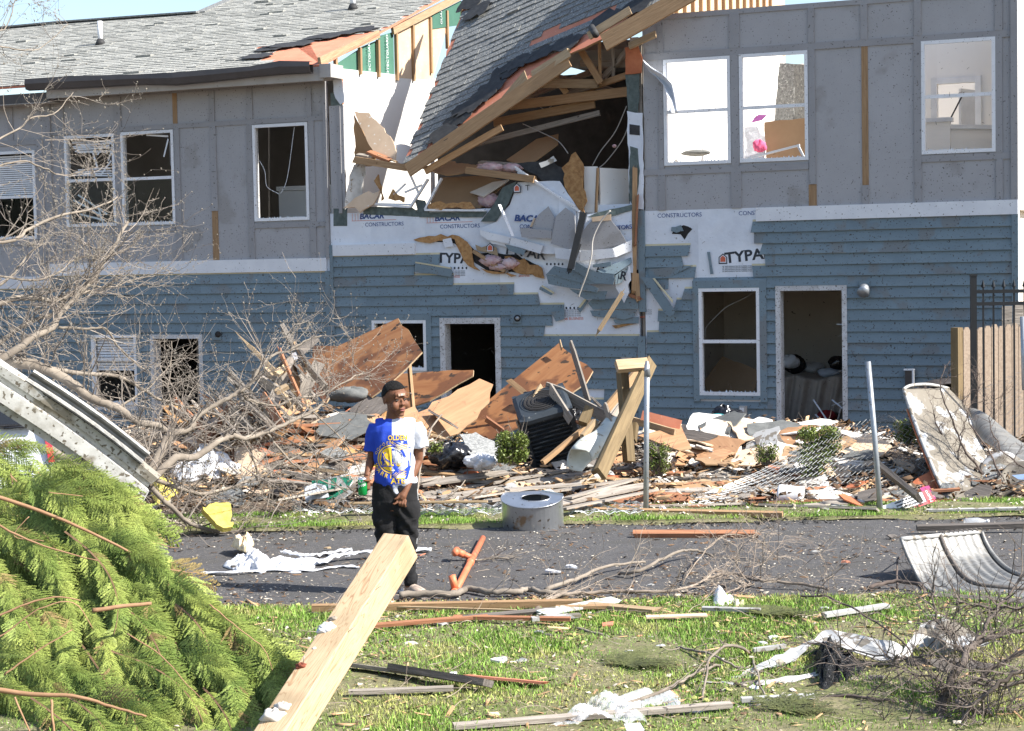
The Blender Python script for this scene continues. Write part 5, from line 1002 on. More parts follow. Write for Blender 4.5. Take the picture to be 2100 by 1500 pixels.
# ================================================================ random boards and panels of the debris field
def field():
    r = random.Random(12)
    mats = {'ply_pale': ('tan plywood scrap', 'plywood'), 'osb': ('flake board scrap', 'board'), 'gyp': ('broken drywall slab', 'drywall'), 'dry': ('white drywall sheet', 'drywall'), 'board_tan': ('tan-faced drywall piece', 'drywall'), 'wood_dark': ('dark wet board', 'plank'), 'shingle_d': ('black shingle scrap', 'roofing'), 'felt2': ('grey felt scrap', 'roofing'), 'metal_w': ('white metal flashing piece', 'flashing'), 'orangebrick': ('orange-red torn board', 'board'), 'ply': ('brown plywood scrap', 'plywood'), 'foam': ('bright white plastic sheet', 'sheet'), 'card': ('brown cardboard flap', 'cardboard')}
    def scrap(px, py, size, m, tilt=.35, th=.012, lift=.06):
        p = G(px, py, lift * r.random()); n_ = r.choice((4, 5, 5, 6)); ang0 = r.random() * 6; asp = .5 + r.random() * .5
        nrm = Vector(((r.random() - .5) * 2 * tilt, -r.random() * tilt * 1.3, 1)).normalized(); x = nrm.orthogonal().normalized(); y = nrm.cross(x); pts = []
        for k in range(n_): a = ang0 + k * 6.283 / n_ + (r.random() - .5) * .5; rad = size * (.7 + .5 * r.random()); pts.append(p + x * rad * math.cos(a) + y * rad * asp * math.sin(a) + Z * (size * tilt * .5))
        d, c = mats[m]; big = 'large ' if size > .33 else ('small ' if size < .2 else '')
        return sheet(d.split()[-1] + '_scrap' if False else c.replace(' ', '_') + '_piece', pts, th, m, label=auto(big + d, px, py), cat=c, group='loose board scraps in the debris field', jag=size * .06, step=.08, bend=r.random() * size * .15, seed=int(px))
    for _ in range(105): scrap(390 + 500 * r.random(), 835 + 145 * r.random() ** .9, .12 + .24 * r.random(), r.choice(['ply_pale', 'ply_pale', 'ply_pale', 'orangebrick', 'osb', 'wood_dark', 'shingle_d', 'felt2', 'board_tan', 'ply', 'gyp']), .5)
    for _ in range(80): scrap(1345 + 420 * r.random(), 885 + 80 * r.random(), .15 + .28 * r.random(), r.choice(['gyp', 'dry', 'board_tan', 'board_tan', 'board_tan', 'dry', 'gyp', 'gyp', 'ply_pale', 'card', 'metal_w', 'wood_dark', 'felt2']), .4, .014)
    for _ in range(40): scrap(880 + 480 * r.random(), 945 + 90 * r.random(), .08 + .14 * r.random(), r.choice(['gyp', 'wood_dark', 'shingle_d', 'board_tan', 'orangebrick', 'metal_w', 'ply_pale']), .4)
    for _ in range(45): scrap(1560 + 480 * r.random(), 955 + 85 * r.random(), .08 + .16 * r.random(), r.choice(['gyp', 'wood_dark', 'shingle_d', 'board_tan', 'orangebrick', 'foam', 'felt2', 'wood_dark']), .5)
    for _ in range(24): scrap(330 + 420 * r.random(), 980 + 60 * r.random(), .07 + .13 * r.random(), r.choice(['gyp', 'wood_dark', 'shingle_d', 'board_tan', 'metal_w', 'felt2']), .4)
    def stick(px, py, L, w_, th, m, desc, ang=None, lift=.05, **k):
        p = G(px, py, lift * r.random()); a = (r.random() - .5) * 1.1 if ang is None else ang; d = Vector((math.cos(a), math.sin(a), (r.random() - .5) * .12)); q = p + d * L
        q.z = gz(q.x, q.y) + .03 + lift * r.random(); p.z += .02
        return plank(k.pop('name', 'plank'), p, q, w_, th, m, (r.random() - .5) * .8, label=auto(desc, px + L * 80, py), cat='plank', group='loose planks in the debris field', jag=.04 if r.random() < .5 else 0, **k)
    for _ in range(70):
        m = r.choice(['wood_old'] * 4 + ['wood', 'wood_pale', 'wood_red', 'wood_dark']); d = {'wood_old': 'weathered grey plank', 'wood': 'fresh yellow plank', 'wood_pale': 'pale split plank', 'wood_red': 'reddish plank', 'wood_dark': 'dark wet plank'}[m]
        L = .35 + r.random() * 1.1; stick(620 + 1000 * r.random(), 960 + 90 * r.random(), L, .05 + .08 * r.random(), .02, m, ('long ' if L > 1 else 'short ' if L < .6 else '') + d)
    for _ in range(64):
        m = r.choice(['wood_old', 'wood', 'wood_pale', 'wood_red', 'wood_red', 'wood']); d = {'wood_old': 'weathered grey stick', 'wood': 'fresh yellow stick', 'wood_pale': 'pale split stick', 'wood_red': 'reddish stick'}[m]
        stick(390 + 470 * r.random(), 840 + 150 * r.random(), .3 + r.random() * .6, .04 + .05 * r.random(), .03, m, d, lift=.15)
    for _ in range(26): stick(1500 + 500 * r.random(), 985 + 60 * r.random(), .3 + r.random() * .8, .03 + .07 * r.random(), .02, r.choice(['wood_dark', 'wood_old', 'wood_red']), 'narrow dirty batten')
mt['teal'] = flat('teal_plastic', (.03, .20, .22))
field()
def heap():
    r = random.Random(91)
    for i in range(44):
        x0, y0 = (410 + 270 * r.random(), 0) if i < 30 else (900 + 380 * r.random(), 0); y0 = (905 - (x0 - 410) * .42 + 20 * r.random()) if i < 30 else 860 + 50 * r.random(); d = 17.3 + .9 * r.random() + (.5 if i >= 30 else 0)
        an = math.radians(r.choice((118, 128, 135, 142, 60, 150)) + 16 * (r.random() - .5)); L = (60 + 75 * r.random()) * (1 if i < 30 else .7); m = r.choice(['wood_old'] * 4 + ['wood_pale', 'wood', 'wood_red', 'wood_dark']); dd = {'wood_old': 'tilted grey picket', 'wood': 'tilted yellow stud', 'wood_pale': 'tilted pale splinter', 'wood_red': 'tilted reddish slat', 'wood_dark': 'tilted dark slat'}[m]
        plank('broken_plank', P(x0, y0, d), P(x0 + L * math.cos(an), y0 - L * math.sin(an), d + .3), (.10 + .04 * r.random()) if m == 'wood_old' else .03 + .05 * r.random(), .02, m, .5 + r.random(), label=auto(dd, x0, y0 - L / 2), cat='plank', group='tilted broken planks of the heap', jag=.05 * (r.random() < .7), dog=m == 'wood_old' and r.random() < .4)
heap()
# the row of grey pickets lying in front of the condenser
PR = [(860, 1022, 1190, 966), (905, 1030, 1215, 975), (960, 1030, 1240, 985), (1000, 1035, 1330, 985), (1130, 1042, 1330, 1000), (1150, 1052, 1345, 1012), (1160, 1030, 1300, 990), (860, 1000, 1040, 975), (740, 1020, 900, 985), (720, 1040, 1000, 1036), (640, 1012, 760, 985), (1040, 1012, 1190, 1000), (560, 1035, 700, 1010)]
for i, (a, b, c, d) in enumerate(PR):
    p, q = G(a, b, .05 + .01 * i), G(c, d, .06 + .01 * i); plank('picket', p + Z * .03, q + Z * .03, .12, .018, 'wood_old' if i != 9 else 'wood_pale', .25 * math.sin(i * 2), label=['longest', 'second longest', 'wide', 'straight outermost', 'nearest', 'very nearest', 'upper short', 'far left upper', 'left slanted', 'pale straight', 'leftmost sloping', 'middle thin', 'outlying left'][i] + ' grey picket of the fanned-out row ' + ('behind the grey duct drum' if i < 9 else 'between boy and duct drum'), cat='picket', group='grey pickets fanned out behind the drum', dog=True)
for (a, b, c, d, m, w_, l) in ((1140, 1050, 1605, 1060, 'wood', .05, 'long straight yellow stud along the verge left of the white bucket'), (1265, 1000, 1400, 1001, 'wood', .06, 'short yellow stud behind the left galvanised post'), (1270, 1012, 1360, 1017, 'wood', .07, 'stubby yellow stud end at the left galvanised post'), (880, 1012, 1035, 1013, 'wood', .05, 'thin yellow rail left of the duct drum'), (900, 958, 975, 955, 'wood_red', .10, 'reddish beam with shattered end beneath the black bag'), (1690, 1052, 1830, 1018, 'metal_w', .07, 'white flashing strip at the foot of the leaning post'), (1900, 1052, 2100, 1048, 'metal_w', .03, 'thin white rail below the mud-caked sheet'), (1880, 1088, 2110, 1082, 'wood_dark', .05, 'dark plank on the verge above the curled metal sheet'), (560, 974, 790, 966, 'pipe', .04, 'long orange-red bar low in the debris left of the boy'), (1690, 1040, 1830, 1010, 'wood_dark', .06, 'dark board beside the leaning post')):
    p, q = G(a, b, .04), G(c, d, .05); plank('stud' if m == 'wood' else 'rail', p + Z * .02, q + Z * .02, w_, .04 if m != 'metal_w' else .02, m, .2, label=l, cat='lumber' if 'wood' in m else 'rail', jag=.03 if 'red' in m else 0)
pk(1885, 1022, 16.0, 1806, 958, 16.6, .11, .04, 'wood_dark', 'dark plank slanting behind the red and white sign', roll=.9)
# ================================================================ duct drum
def drum():
    c = G(1094, 1083); t = thing('duct_plenum', c, 'D-shaped galvanised duct box with round hole in its top on the verge', 'duct'); H = .27; R = .25
    x = Vector((.93, -.12, 0)).normalized(); up = Vector((0, -.27, 1)).normalized(); up = (up - x * .03).normalized(); y = up.cross(x).normalized(); x = y.cross(up)
    prof = []
    for k in range(25): a = math.radians(-200 + 210 * k / 24); prof.append((R * math.cos(a), .95 * R * math.sin(a)))
    prof.append((R * .25, .40 * R * 1.2))
    n = len(prof); vs = [c + x * a + y * b + up * .01 for a, b in prof] + [c + x * a + y * b + up * H for a, b in prof]; mesh('side_wall', vs, [(i, (i + 1) % n, n + (i + 1) % n, n + i) for i in range(n)], 'metal', t, smooth=False).modifiers.new('s', 'SOLIDIFY').thickness = .004
    hc = (.03, -.02); rh = .095; m = 48; outer = []
    P2 = [Vector(p) for p in prof]
    cum = [0]
    for i in range(n): cum.append(cum[-1] + (P2[(i + 1) % n] - P2[i]).length)
    # top plate with a round hole: match each hole vertex with the outline point in the same direction
    def hit(a):
        d = Vector((math.cos(a), math.sin(a))); best = None
        for i in range(n):
            p, q = P2[i] - Vector(hc), P2[(i + 1) % n] - Vector(hc); e = q - p; den = d.x * e.y - d.y * e.x
            if abs(den) < 1e-9: continue
            tt = (p.x * e.y - p.y * e.x) / den; ss = (p.x * d.y - p.y * d.x) / den
            if tt > 0 and -1e-6 <= ss <= 1 + 1e-6 and (best is None or tt < best): best = tt
        return Vector(hc) + d * (best or R)
    vi = []; vo = []
    for k in range(m): a = 2 * math.pi * k / m; h = hit(a); vo.append(c + x * h.x * 1.015 + y * h.y * 1.015 + up * (H + .004)); vi.append(c + x * (hc[0] + rh * 1.25 * math.cos(a)) + y * (hc[1] + rh * .8 * math.sin(a)) + up * (H + .004))
    o = mesh('top_plate', vo + vi, [(k, (k + 1) % m, m + (k + 1) % m, m + k) for k in range(m)], 'metal', t); o.modifiers.new('s', 'SOLIDIFY').thickness = .004
    for s in (0, m): tube('rim', [v for v in (vo if s == 0 else vi)] + [(vo if s == 0 else vi)[0]], .006, 'metal', t, seg=5)
    tube('rim', vs[:n] + [vs[0]], .006, 'metal', t, seg=5); plank('seam_flange', vs[n + n - 1] , vs[n + n - 2 - 0], .03, .006, 'metal', 1.4, t)
drum()
# ================================================================ bucket, can, bottle, sign
def bucket():
    c = P(1600, 1016, 15.75); ax = Vector((.94, -.25, -.16)).normalized(); s = ax.cross(Z).normalized(); u_ = s.cross(ax); c = G(1622, 1040) + Z * .12 - ax * .12; c.z = gz(c.x, c.y) + .10
    t = thing('bucket', Vector((c.x, c.y, c.z - .1)), 'white plastic bucket lying on its side near the leaning post', 'bucket')
    prof = [(0, .0), (0, .098), (.02, .102), (.16, .112), (.17, .118), (.20, .12), (.205, .112), (.03, .094), (.02, .0)]; n = 28; vs = []; fs = []
    for a, r_ in prof:
        for k in range(n): th = 2 * math.pi * k / n; vs.append(c + ax * a * 1.1 + s * r_ * math.cos(th) + u_ * r_ * math.sin(th))
    for i in range(len(prof) - 1):
        for k in range(n): fs.append((i * n + k, i * n + (k + 1) % n, (i + 1) * n + (k + 1) % n, (i + 1) * n + k))
    mesh('bucket_body', vs, fs, 'foam', t, smooth=True); tube('handle', smooth_line([c + ax * .2 + s * .12, c + ax * .3 + s * .06 - Z * .06, c + ax * .32 - s * .04 - Z * .08, c + ax * .2 - s * .12]), .003, 'wire', t)
    lump('plaster_lump', P(1672, 1018, 15.7), (.09, .07, .05), 'gyp', 'crumpled cream paper spilling from the white bucket', 'paper', 8, .2, 20)
    sheet('cardboard', PD((1645, 1040, 15.6), (1655, 1022, 15.7), (1685, 1028, 15.6), (1672, 1055, 15.4)), .006, 'board_tan', label='folded tan cardboard in front of the white bucket', cat='cardboard', jag=.01)
bucket()
def can(c, r_, h, mat, top, par, ax=Z):
    x = ax.orthogonal().normalized(); y = ax.cross(x); n = 24; prof = [(0, r_ * .75), (.03 * h, r_ * .8), (.08 * h, r_), (.9 * h, r_), (.96 * h, r_ * .86), (1 * h, r_ * .84), (.97 * h, r_ * .78)]; vs = []; fs = []
    for a, q in prof:
        for k in range(n): th = 6.28318 * k / n; vs.append(c + ax * a + x * q * math.cos(th) + y * q * math.sin(th))
    for i in range(len(prof) - 1):
        for k in range(n): fs.append((i * n + k, i * n + (k + 1) % n, (i + 1) * n + (k + 1) % n, (i + 1) * n + k))
    fs.append(tuple(range(n))[::-1]); o = mesh('can_body', vs, fs, [mat, top], par, smooth=True); m = (len(prof) - 1) * n
    for i in list(range(3 * n, 6 * n)) + list(range(0, n)): o.data.polygons[i].material_index = 1
    vs = [c + ax * (h * .97) + x * q * math.cos(6.28318 * k / n) + y * q * math.sin(6.28318 * k / n) for q in (r_ * .78,) for k in range(n)]; mesh('can_lid', vs, [tuple(range(n))], top, par); return o
mt['purple'] = flat('purple_label', (.17, .05, .42), .4); mt['red_label'] = flat('red_label', (.55, .03, .04), .5); mt['can_green'] = flat('green_can', (.01, .30, .07), .25, .3); mt['alu'] = flat('aluminium', (.75, .76, .78), .3, .9)
c = G(1359, 1059); t = thing('drink_can', c, 'small purple can standing at the foot of the left post', 'can'); can(c, .036, .075, 'purple', 'alu', t)
def bottle():
    c = G(1978, 1080, 0) + Z * .035; ax = Vector((1, .1, 0)).normalized(); s = ax.cross(Z); n = 16; prof = [(0, .02), (.01, .033), (.11, .033), (.15, .02), (.17, .012), (.185, .012)]; vs = []; fs = []
    t = thing('plastic_bottle', c - Z * .035, 'clear plastic bottle lying on the verge by the sheet metal', 'bottle')
    for a, q in prof:
        for k in range(n): th = 6.28318 * k / n; vs.append(c + ax * a + s * q * math.cos(th) + Z * q * math.sin(th))
    for i in range(len(prof) - 1):
        for k in range(n): fs.append((i * n + k, i * n + (k + 1) % n, (i + 1) * n + (k + 1) % n, (i + 1) * n + k))
    mesh('bottle_body', vs, fs, 'film', t, smooth=True); tube('bottle_cap', [c + ax * .18, c + ax * .2], .015, 'foam', t, seg=12)
def film_mat():
    m, t, b = nodes('clear_film'); b.inputs['Base Color'].default_value = (.85, .88, .92, 1); b.inputs['Roughness'].default_value = .12; b.inputs['Alpha'].default_value = .30; b.inputs['Specular IOR Level'].default_value = 1.0; return m
mt['film'] = film_mat()
bottle()
def redsign():
    a, b, c, d = PD((1806, 1040, 15.0), (1904, 1004, 15.15), (1916, 1030, 15.1), (1826, 1062, 14.95)); t = thing('printed_sign', a, 'red-edged white printed sign with phone digits lying askew by the leaning post', 'sign')
    sheet('sign_board', [a, d, c, b], .006, 'foam', t); x = (b - a).normalized(); y = (a - d).normalized(); n_ = x.cross(y).normalized(); y = n_.cross(x); L = (b - a).length; H = (a - d).length
    if n_.y > 0: n_ = -n_
    c0 = (a + b + c + d) / 4 + n_ * .005
    def strip(u, v, su, sv, m): box('print_band', c0 + x * u + y * v, x, y, n_, su, sv, .002, m, t)
    strip(0, -H * .38, L * .96, H * .2, 'red_label'); strip(-L * .42, 0, L * .12, H, 'red_label'); strip(L * .42, 0, L * .14, H, 'red_label')
    text('(615)', .05, frame(c0 - x * L * .36 - y * H * .38 + n_ * .003, x, y, n_), 'foam', t); text('Metro', .045, frame(c0 + x * L * .42 + n_ * .003, y, -x, n_), 'foam', t)
    for k in range(5): text(('notice to all residents', 'access by permit only', 'call the office first', 'between eight and five', 'keep the area clear')[k], .026, frame(c0 + x * .0 + y * (H * .36 - k * .028) + n_ * .003, x, y, n_), 'ink', t, bold=.0006)
redsign()
sheet('printed_sign', PD((1885, 1002, 15.9), (1905, 996, 15.95), (1922, 1028, 15.75), (1908, 1030, 15.72)), .006, 'plum', label='small plum coloured flap behind the red-edged sign', cat='sign'); 
mt['insul_c'] = M('cream_insulation', (.80, .68, .48), (.66, .5, .28), 9, rough=1, bump=.9)
mt['grit'] = M('black_grit', (.03, .03, .033), (.012, .012, .013), 60, rough=.5, bump=1.5, bscale=120, hi=(.5, .5, .5), dscale=70)
# ================================================================ sheet metal
def surf(lo, hi, k=8): a, b = edge(smooth_line(lo, k)), edge(smooth_line(hi, k)); return lambda u, v: a(u).lerp(b(u), v)
def big_metal():
    # left edge top->bottom, right edge top->bottom
    L = PD((1853, 799, 17.2), (1866, 840, 17.0), (1884, 890, 16.7), (1906, 945, 16.4), (1932, 1005, 16.1), (1958, 1046, 15.9)); Rr = PD((1945, 797, 17.9), (1985, 842, 17.8), (2010, 900, 17.3), (2030, 955, 16.9), (2048, 1005, 16.4), (2058, 1042, 16.0)); f = surf(L, Rr)
    t = thing('sheet_metal', G(1990, 1046), 'large mud-caked white metal sheet standing tilted before the tan fence', 'sheet metal')
    grid('face', lambda u, v: f(u, v) + Vector((0, -1, .1)) * (.10 * math.sin(math.pi * v) * math.sin(1.2 + u * 2) + .02 * math.sin(u * 13 + v * 6) + .035 * math.exp(-((u - .72) / .05) ** 2)), 50, 22, 'metal_dirty', t, thick=.006)
    tube('rolled_edge', smooth_line([p + Vector((0, -.02, 0)) for p in L]), .018, 'metal_w', t, seg=8); tube('rolled_edge', smooth_line(PD((1853, 799, 17.2), (1868, 791, 17.3), (1905, 789, 17.6), (1945, 797, 17.9))), .016, 'metal_w', t, seg=8)
    tube('rust_edge', smooth_line([p + Vector((-.02, 0.02, 0)) for p in L[1:]]), .010, 'orangebrick', t, seg=6)
    f2 = surf(PD((1985, 838, 17.8), (2040, 870, 17.4), (2110, 905, 17.0)), PD((2000, 905, 17.3), (2045, 935, 17.0), (2110, 985, 16.6)))
    grid('bent_sheet', lambda u, v: f2(u, v) + Vector((0, -.1 * math.sin(v * 3), .05 * math.sin(u * 5))), 20, 10, 'corr', label='grey-brown bent metal sheet sloping out of frame beside the mud-caked sheet', cat='sheet metal', thick=.008)
    f3 = surf(PD((2010, 960, 16.7), (2060, 930, 16.8), (2110, 940, 16.6)), PD((2040, 1035, 15.9), (2080, 1010, 16.0), (2120, 1000, 16.0)))
    grid('bent_sheet', lambda u, v: f3(u, v) + Vector((0, .06 * math.sin(u * 9 + v * 6), .04 * math.sin(v * 11 + u * 5))), 24, 16, 'metal_dirty', label='crumpled blue-white muddy sheet low at the right edge', cat='sheet metal', thick=.006)
    sheet('blue_sheet_piece', PD((2075, 975, 16.2), (2110, 972, 16.2), (2110, 985, 16.2), (2088, 983, 16.2)), .006, 'lblue', label='pale blue plastic sliver at the right edge', cat='plastic')
mt['lblue'] = flat('pale_blue_plastic', (.35, .5, .8), .5)
big_metal()
def curled():
    t = thing('corrugated_sheet', G(1990, 1222), 'curled scuffed corrugated metal panel lying on the road at the right edge', 'sheet metal')
    L = [P(1848, 1109, 11.95), P(1858, 1137, 11.88), P(1872, 1167, 11.8), P(1888, 1196, 11.7), G(1915, 1219, .015), G(1995, 1230, .02), G(2110, 1237, .02)]
    Rr = [P(2012, 1094, 12.35), P(2023, 1120, 12.3), P(2040, 1146, 12.2), G(2066, 1170, .06), G(2100, 1184, .05), G(2160, 1190, .04), G(2230, 1194, .03)]
    f = surf(L, Rr, 6)
    grid('panel', lambda u, v: f(u, v) + Z * (.006 * math.sin(v * 62)), 42, 90, 'corr', t, thick=.006)
    for v in (.0, .48, 1.0): tube('rib', [f(u / 24, v) + Z * .012 + Vector((0, -.006, 0)) for u in range(25)], .016 if v else .012, 'wood_dark' if v == .48 else 'corr', t, seg=6)
    tube('end_channel', [f(0, v / 12) + Z * .01 for v in range(13)], .016, 'metal_w', t, seg=6)
    for k in range(9): tube('edge_loop', [f(0, .5 + k * .06) + Z * .02 + Vector((.02 * math.cos(a), 0, .02 * math.sin(a))) for a in (0, 1, 2, 3, 4, 5, 6.28)], .004, 'wood_dark', t, seg=4)
    plank('bottom_rail', G(1895, 1222, .03), G(2110, 1238, .03), .05, .03, 'wood_dark', .3, t)
curled()
# ================================================================ things on the road
def pipe():
    t = thing('drain_pipe', G(945, 1200), 'orange plastic drain pipe with tee branch lying on the asphalt', 'pipe'); a = G(932, 1217, .03); b = G(990, 1104, .03); m = a.lerp(b, .56); d = (b - a).normalized(); s = d.cross(Z)
    tube('pipe_body', [a, m, b], .023, 'pipe', t, seg=20); 
    for q, l in ((0.0, .10), (.50, .08)): p = a.lerp(b, q); tube('socket', [p - d * .005, p + d * l], .029, 'pipe', t, seg=20)
    tube('pipe_bore', [a - d * .006, a + d * .001], .026, 'dark', t, seg=20)
    tp = m + d * .08; e = tp - s * .12 + Z * .05 - d * .0; tube('tee_branch', [tp, tp + (e - tp) * .8], .022, 'pipe', t, seg=16); tube('socket', [tp + (e - tp) * .5, e], .027, 'pipe', t, seg=16); tube('socket', [e + d * -.07, e + d * .06], .026, 'pipe', t, seg=16)
    u = a + d * .05 + Z * .02; tube('side_inlet', [u, u + Vector((-.02, 0, .09))], .024, 'pipe', t, seg=14)
pipe()
plank('stud', G(1300, 1100, .02) + Z * .02, G(1552, 1100, .02) + Z * .02, .07, .035, 'wood_red', .3, label='reddish split stud lying on the far edge of the asphalt', cat='lumber', jag=.03)
def ribbon(pts, w_, mat, label, wav=.02, cat='strip', name='foil_strip', n=8):
    c = smooth_line([G(x, y, u) + Z * .012 for x, y, u in pts], n); k = len(c)
    def f(u, v):
        q = u * (k - 1); i = min(k - 2, int(q)); p = c[i].lerp(c[i + 1], q - i); d = (c[i + 1] - c[i]).normalized(); s = d.cross(Z).normalized()
        return p + s * w_ * (v - .5) * (1 + .3 * math.sin(u * 17)) + Z * (wav * abs(math.sin(u * 23 + v * 5)) + wav * .8 * abs(math.sin(u * 9 + v * 7)))
    return grid(name, f, max(16, int(k * 1.5)), 5, mat, label=label, cat=cat, thick=.002)
ribbon([(655, 1165, 0), (690, 1150, .02), (745, 1142, .03), (800, 1143, .02), (830, 1138, 0), (885, 1136, 0)], .07, 'bluewhite', 'shiny white foil strip running across the asphalt behind the beam'); ribbon([(412, 1182, 0), (480, 1180, .01), (560, 1176, 0), (640, 1176, 0), (700, 1168, 0), (735, 1170, 0)], .045, 'bluewhite', 'thin white strip nearest the camera left of the beam', .01); ribbon([(580, 1140, .02), (620, 1148, .02), (660, 1146, 0), (720, 1136, 0)], .05, 'bluewhite', 'upper twisted foil strip joined to crumpled white wrap', .02)
def crumple(name, cx, cy, rx, ry, h, mat, label, cat, seed=1, res=30, lift=0):
    r = random.Random(seed); ph = [r.random() * 6.3 for _ in range(9)]
    def f(u, v):
        a, b = (u - .5) * 2, (v - .5) * 2; k = 1 + .18 * math.sin(3 * math.atan2(b, a) + ph[0]) + .1 * math.sin(7 * math.atan2(b, a) + ph[1]); l = min(1, max(abs(a), abs(b)))
        s_ = l / (math.hypot(a, b) + 1e-6); a2, b2 = a * s_ * k, b * s_ * k
        p = G(cx + a2 * rx, cy + b2 * ry); hh = .55 * h * (1 - l * l) * (.6 + .4 * math.sin(a * 4 + ph[2])) + h * .2 * (abs(math.sin(a * 7 + b * 3 + ph[3])) + abs(math.sin(b * 9 - a * 5 + ph[4])) + .6 * abs(math.sin(a * 17 + b * 13 + ph[5]))) * (1 - l ** 4 * .8)
        return p + Z * (hh + lift + .008)
    return grid(name, f, res, res, mat, label=label, cat=cat, thick=.002)
crumple('crumpled_wrap', 515, 1160, 48, 20, .10, 'bluewhite', 'crumpled white and yellow insulation wrap on the asphalt beside the cypress', 'wrap', 2, 40); crumple('insulation_wad', 500, 1140, 20, 9, .14, 'insul_c', 'cream insulation wad on top of crumpled wrap', 'insulation', 5, 24, .05); crumple('crumpled_wrap', 600, 1162, 55, 14, .06, 'bluewhite', 'flat trailing end of the crumpled white wrap on the road', 'wrap', 12, 36)
sheet('yellow_insulation', PD((414, 1046, 14.5), (440, 1038, 14.6), (471, 1042, 14.6), (474, 1088, 14.45), (456, 1090, 14.4), (440, 1072, 14.4), (424, 1062, 14.45)), .05, 'insul_y', label='bright yellow insulation batt under the fallen bare branches', cat='insulation', jag=.022, step=.03, bend=.04); crumple('yellow_insulation', 335, 1030, 26, 30, .14, 'insul_y', 'mossy yellow insulation patch deeper under the bare branches', 'insulation', 4, 20, .1)
# white crumpled sheet metal behind the tree, green sign
crumple('crumpled_sheet', 420, 978, 75, 24, .22, 'bluewhite', 'crumpled white metal sheet under the fallen tree left of the green sign', 'sheet metal', 8, 34, .05)
def green_sign():
    t = thing('road_sign', G(670, 1024), 'torn green and white sign with big white strokes propped in debris left of the boy', 'sign'); pts = PD((640, 990, 15.9), (718, 972, 15.9), (724, 988, 15.9), (712, 1006, 15.8), (680, 1022, 15.7), (642, 1026, 15.7)); sheet('sign_board', pts, .006, 'sgreen', t)
    sheet('bent_panel', PD((624, 1002, 15.75), (648, 990, 15.75), (668, 996, 15.7), (676, 1022, 15.6), (626, 1026, 15.6)), .006, 'soffit_w2', t)
    o = P(700, 990, 15.84); x = (pts[1] - pts[0]).normalized(); n_ = x.cross(Vector((0, -.15, 1))).normalized(); n_ = n_ if n_.y < 0 else -n_; y = n_.cross(x); text('A', .22, frame(o - n_ * -.02 + Vector((0, -.02, -.03)), x, y, n_), 'foam', t, bold=.006); text('/', .2, frame(o + Vector((-.1, -.03, -.03)), x, y, n_), 'foam', t, bold=.006)
    tube('sign_border', [p + Vector((0, -.012, 0)) for p in pts[:4]], .005, 'foam', t, seg=4)
mt['sgreen'] = flat('sign_green', (.01, .13, .08), .4); mt['soffit_w2'] = M('pale_blue_panel', (.6, .64, .7), (.5, .54, .6), 4, rough=.5)
green_sign()
# ================================================================ long galvanised gutter beam across the left, vehicle behind it
def metal_beam():
    a0, a1, b0, b1 = P(-60, 700, 11.7), P(-60, 800, 11.7), P(300, 958, 12.2), P(262, 985, 12.2)
    t = thing('metal_beam', P(140, 860, 12), 'long dirty galvanised channel slanting down over the white vehicle at the left', 'metal beam')
    d = (b0 - a0).normalized(); s = Vector((d.z, 0, -d.x)).normalized(); s = -s if s.z > 0 else s     # down across the face
    W_ = .25; L = (P(330, 985, 12.2) - a0).length; n_ = d.cross(s).normalized(); n_ = n_ if n_.y < 0 else -n_; o = P(-60, 708, 11.8)
    prof = [(-.02, -.05), (0, 0), (.055, .0), (.06, -.02), (.10, -.02), (.105, .015), (.20, .03), (.205, 0), (.26, -.005), (.27, -.05)]
    def f(u, v):
        k = v * (len(prof) - 1); i = min(len(prof) - 2, int(k)); q = Vector(prof[i]).lerp(Vector(prof[i + 1]), k - i); return o + d * (L * u - .03 * math.sin(v * 5) * (u > .98)) + s * (q.x * (1 - .22 * u * 0) - .025 * math.sin(u * 3.0)) + n_ * (q.y + .02 * math.sin(u * 7))
    grid('channel', f, 40, 36, 'beam_metal', t, thick=.005, smooth=False)
    grid('perforated_flange', lambda u, v: o + d * (.42 + (L * .62) * u) + s * (-.115 + .10 * v - .02 * math.sin(u * 3)) + n_ * (.005 + .015 * math.sin(v * 9)), 40, 8, 'corr', t, thick=.005, smooth=False)
    for k in range(28): box('slot', o + d * (.44 + L * .62 * k / 28) + s * (-.012 - .02 * math.sin(3 * k / 28)) + n_ * .012, d, s, n_, .03, .006, .004, 'dark', t)
mt['beam_metal'] = M('dirty_galvanised', (.62, .62, .60), (.42, .41, .38), 3, (3, 3, 3), rough=.45, metal=.25, big=(.30, .27, .22), bigth=.57, bigscale=3.5, dirt=(.16, .14, .11), dscale=34, dth=.60, bump=.2)
metal_beam()
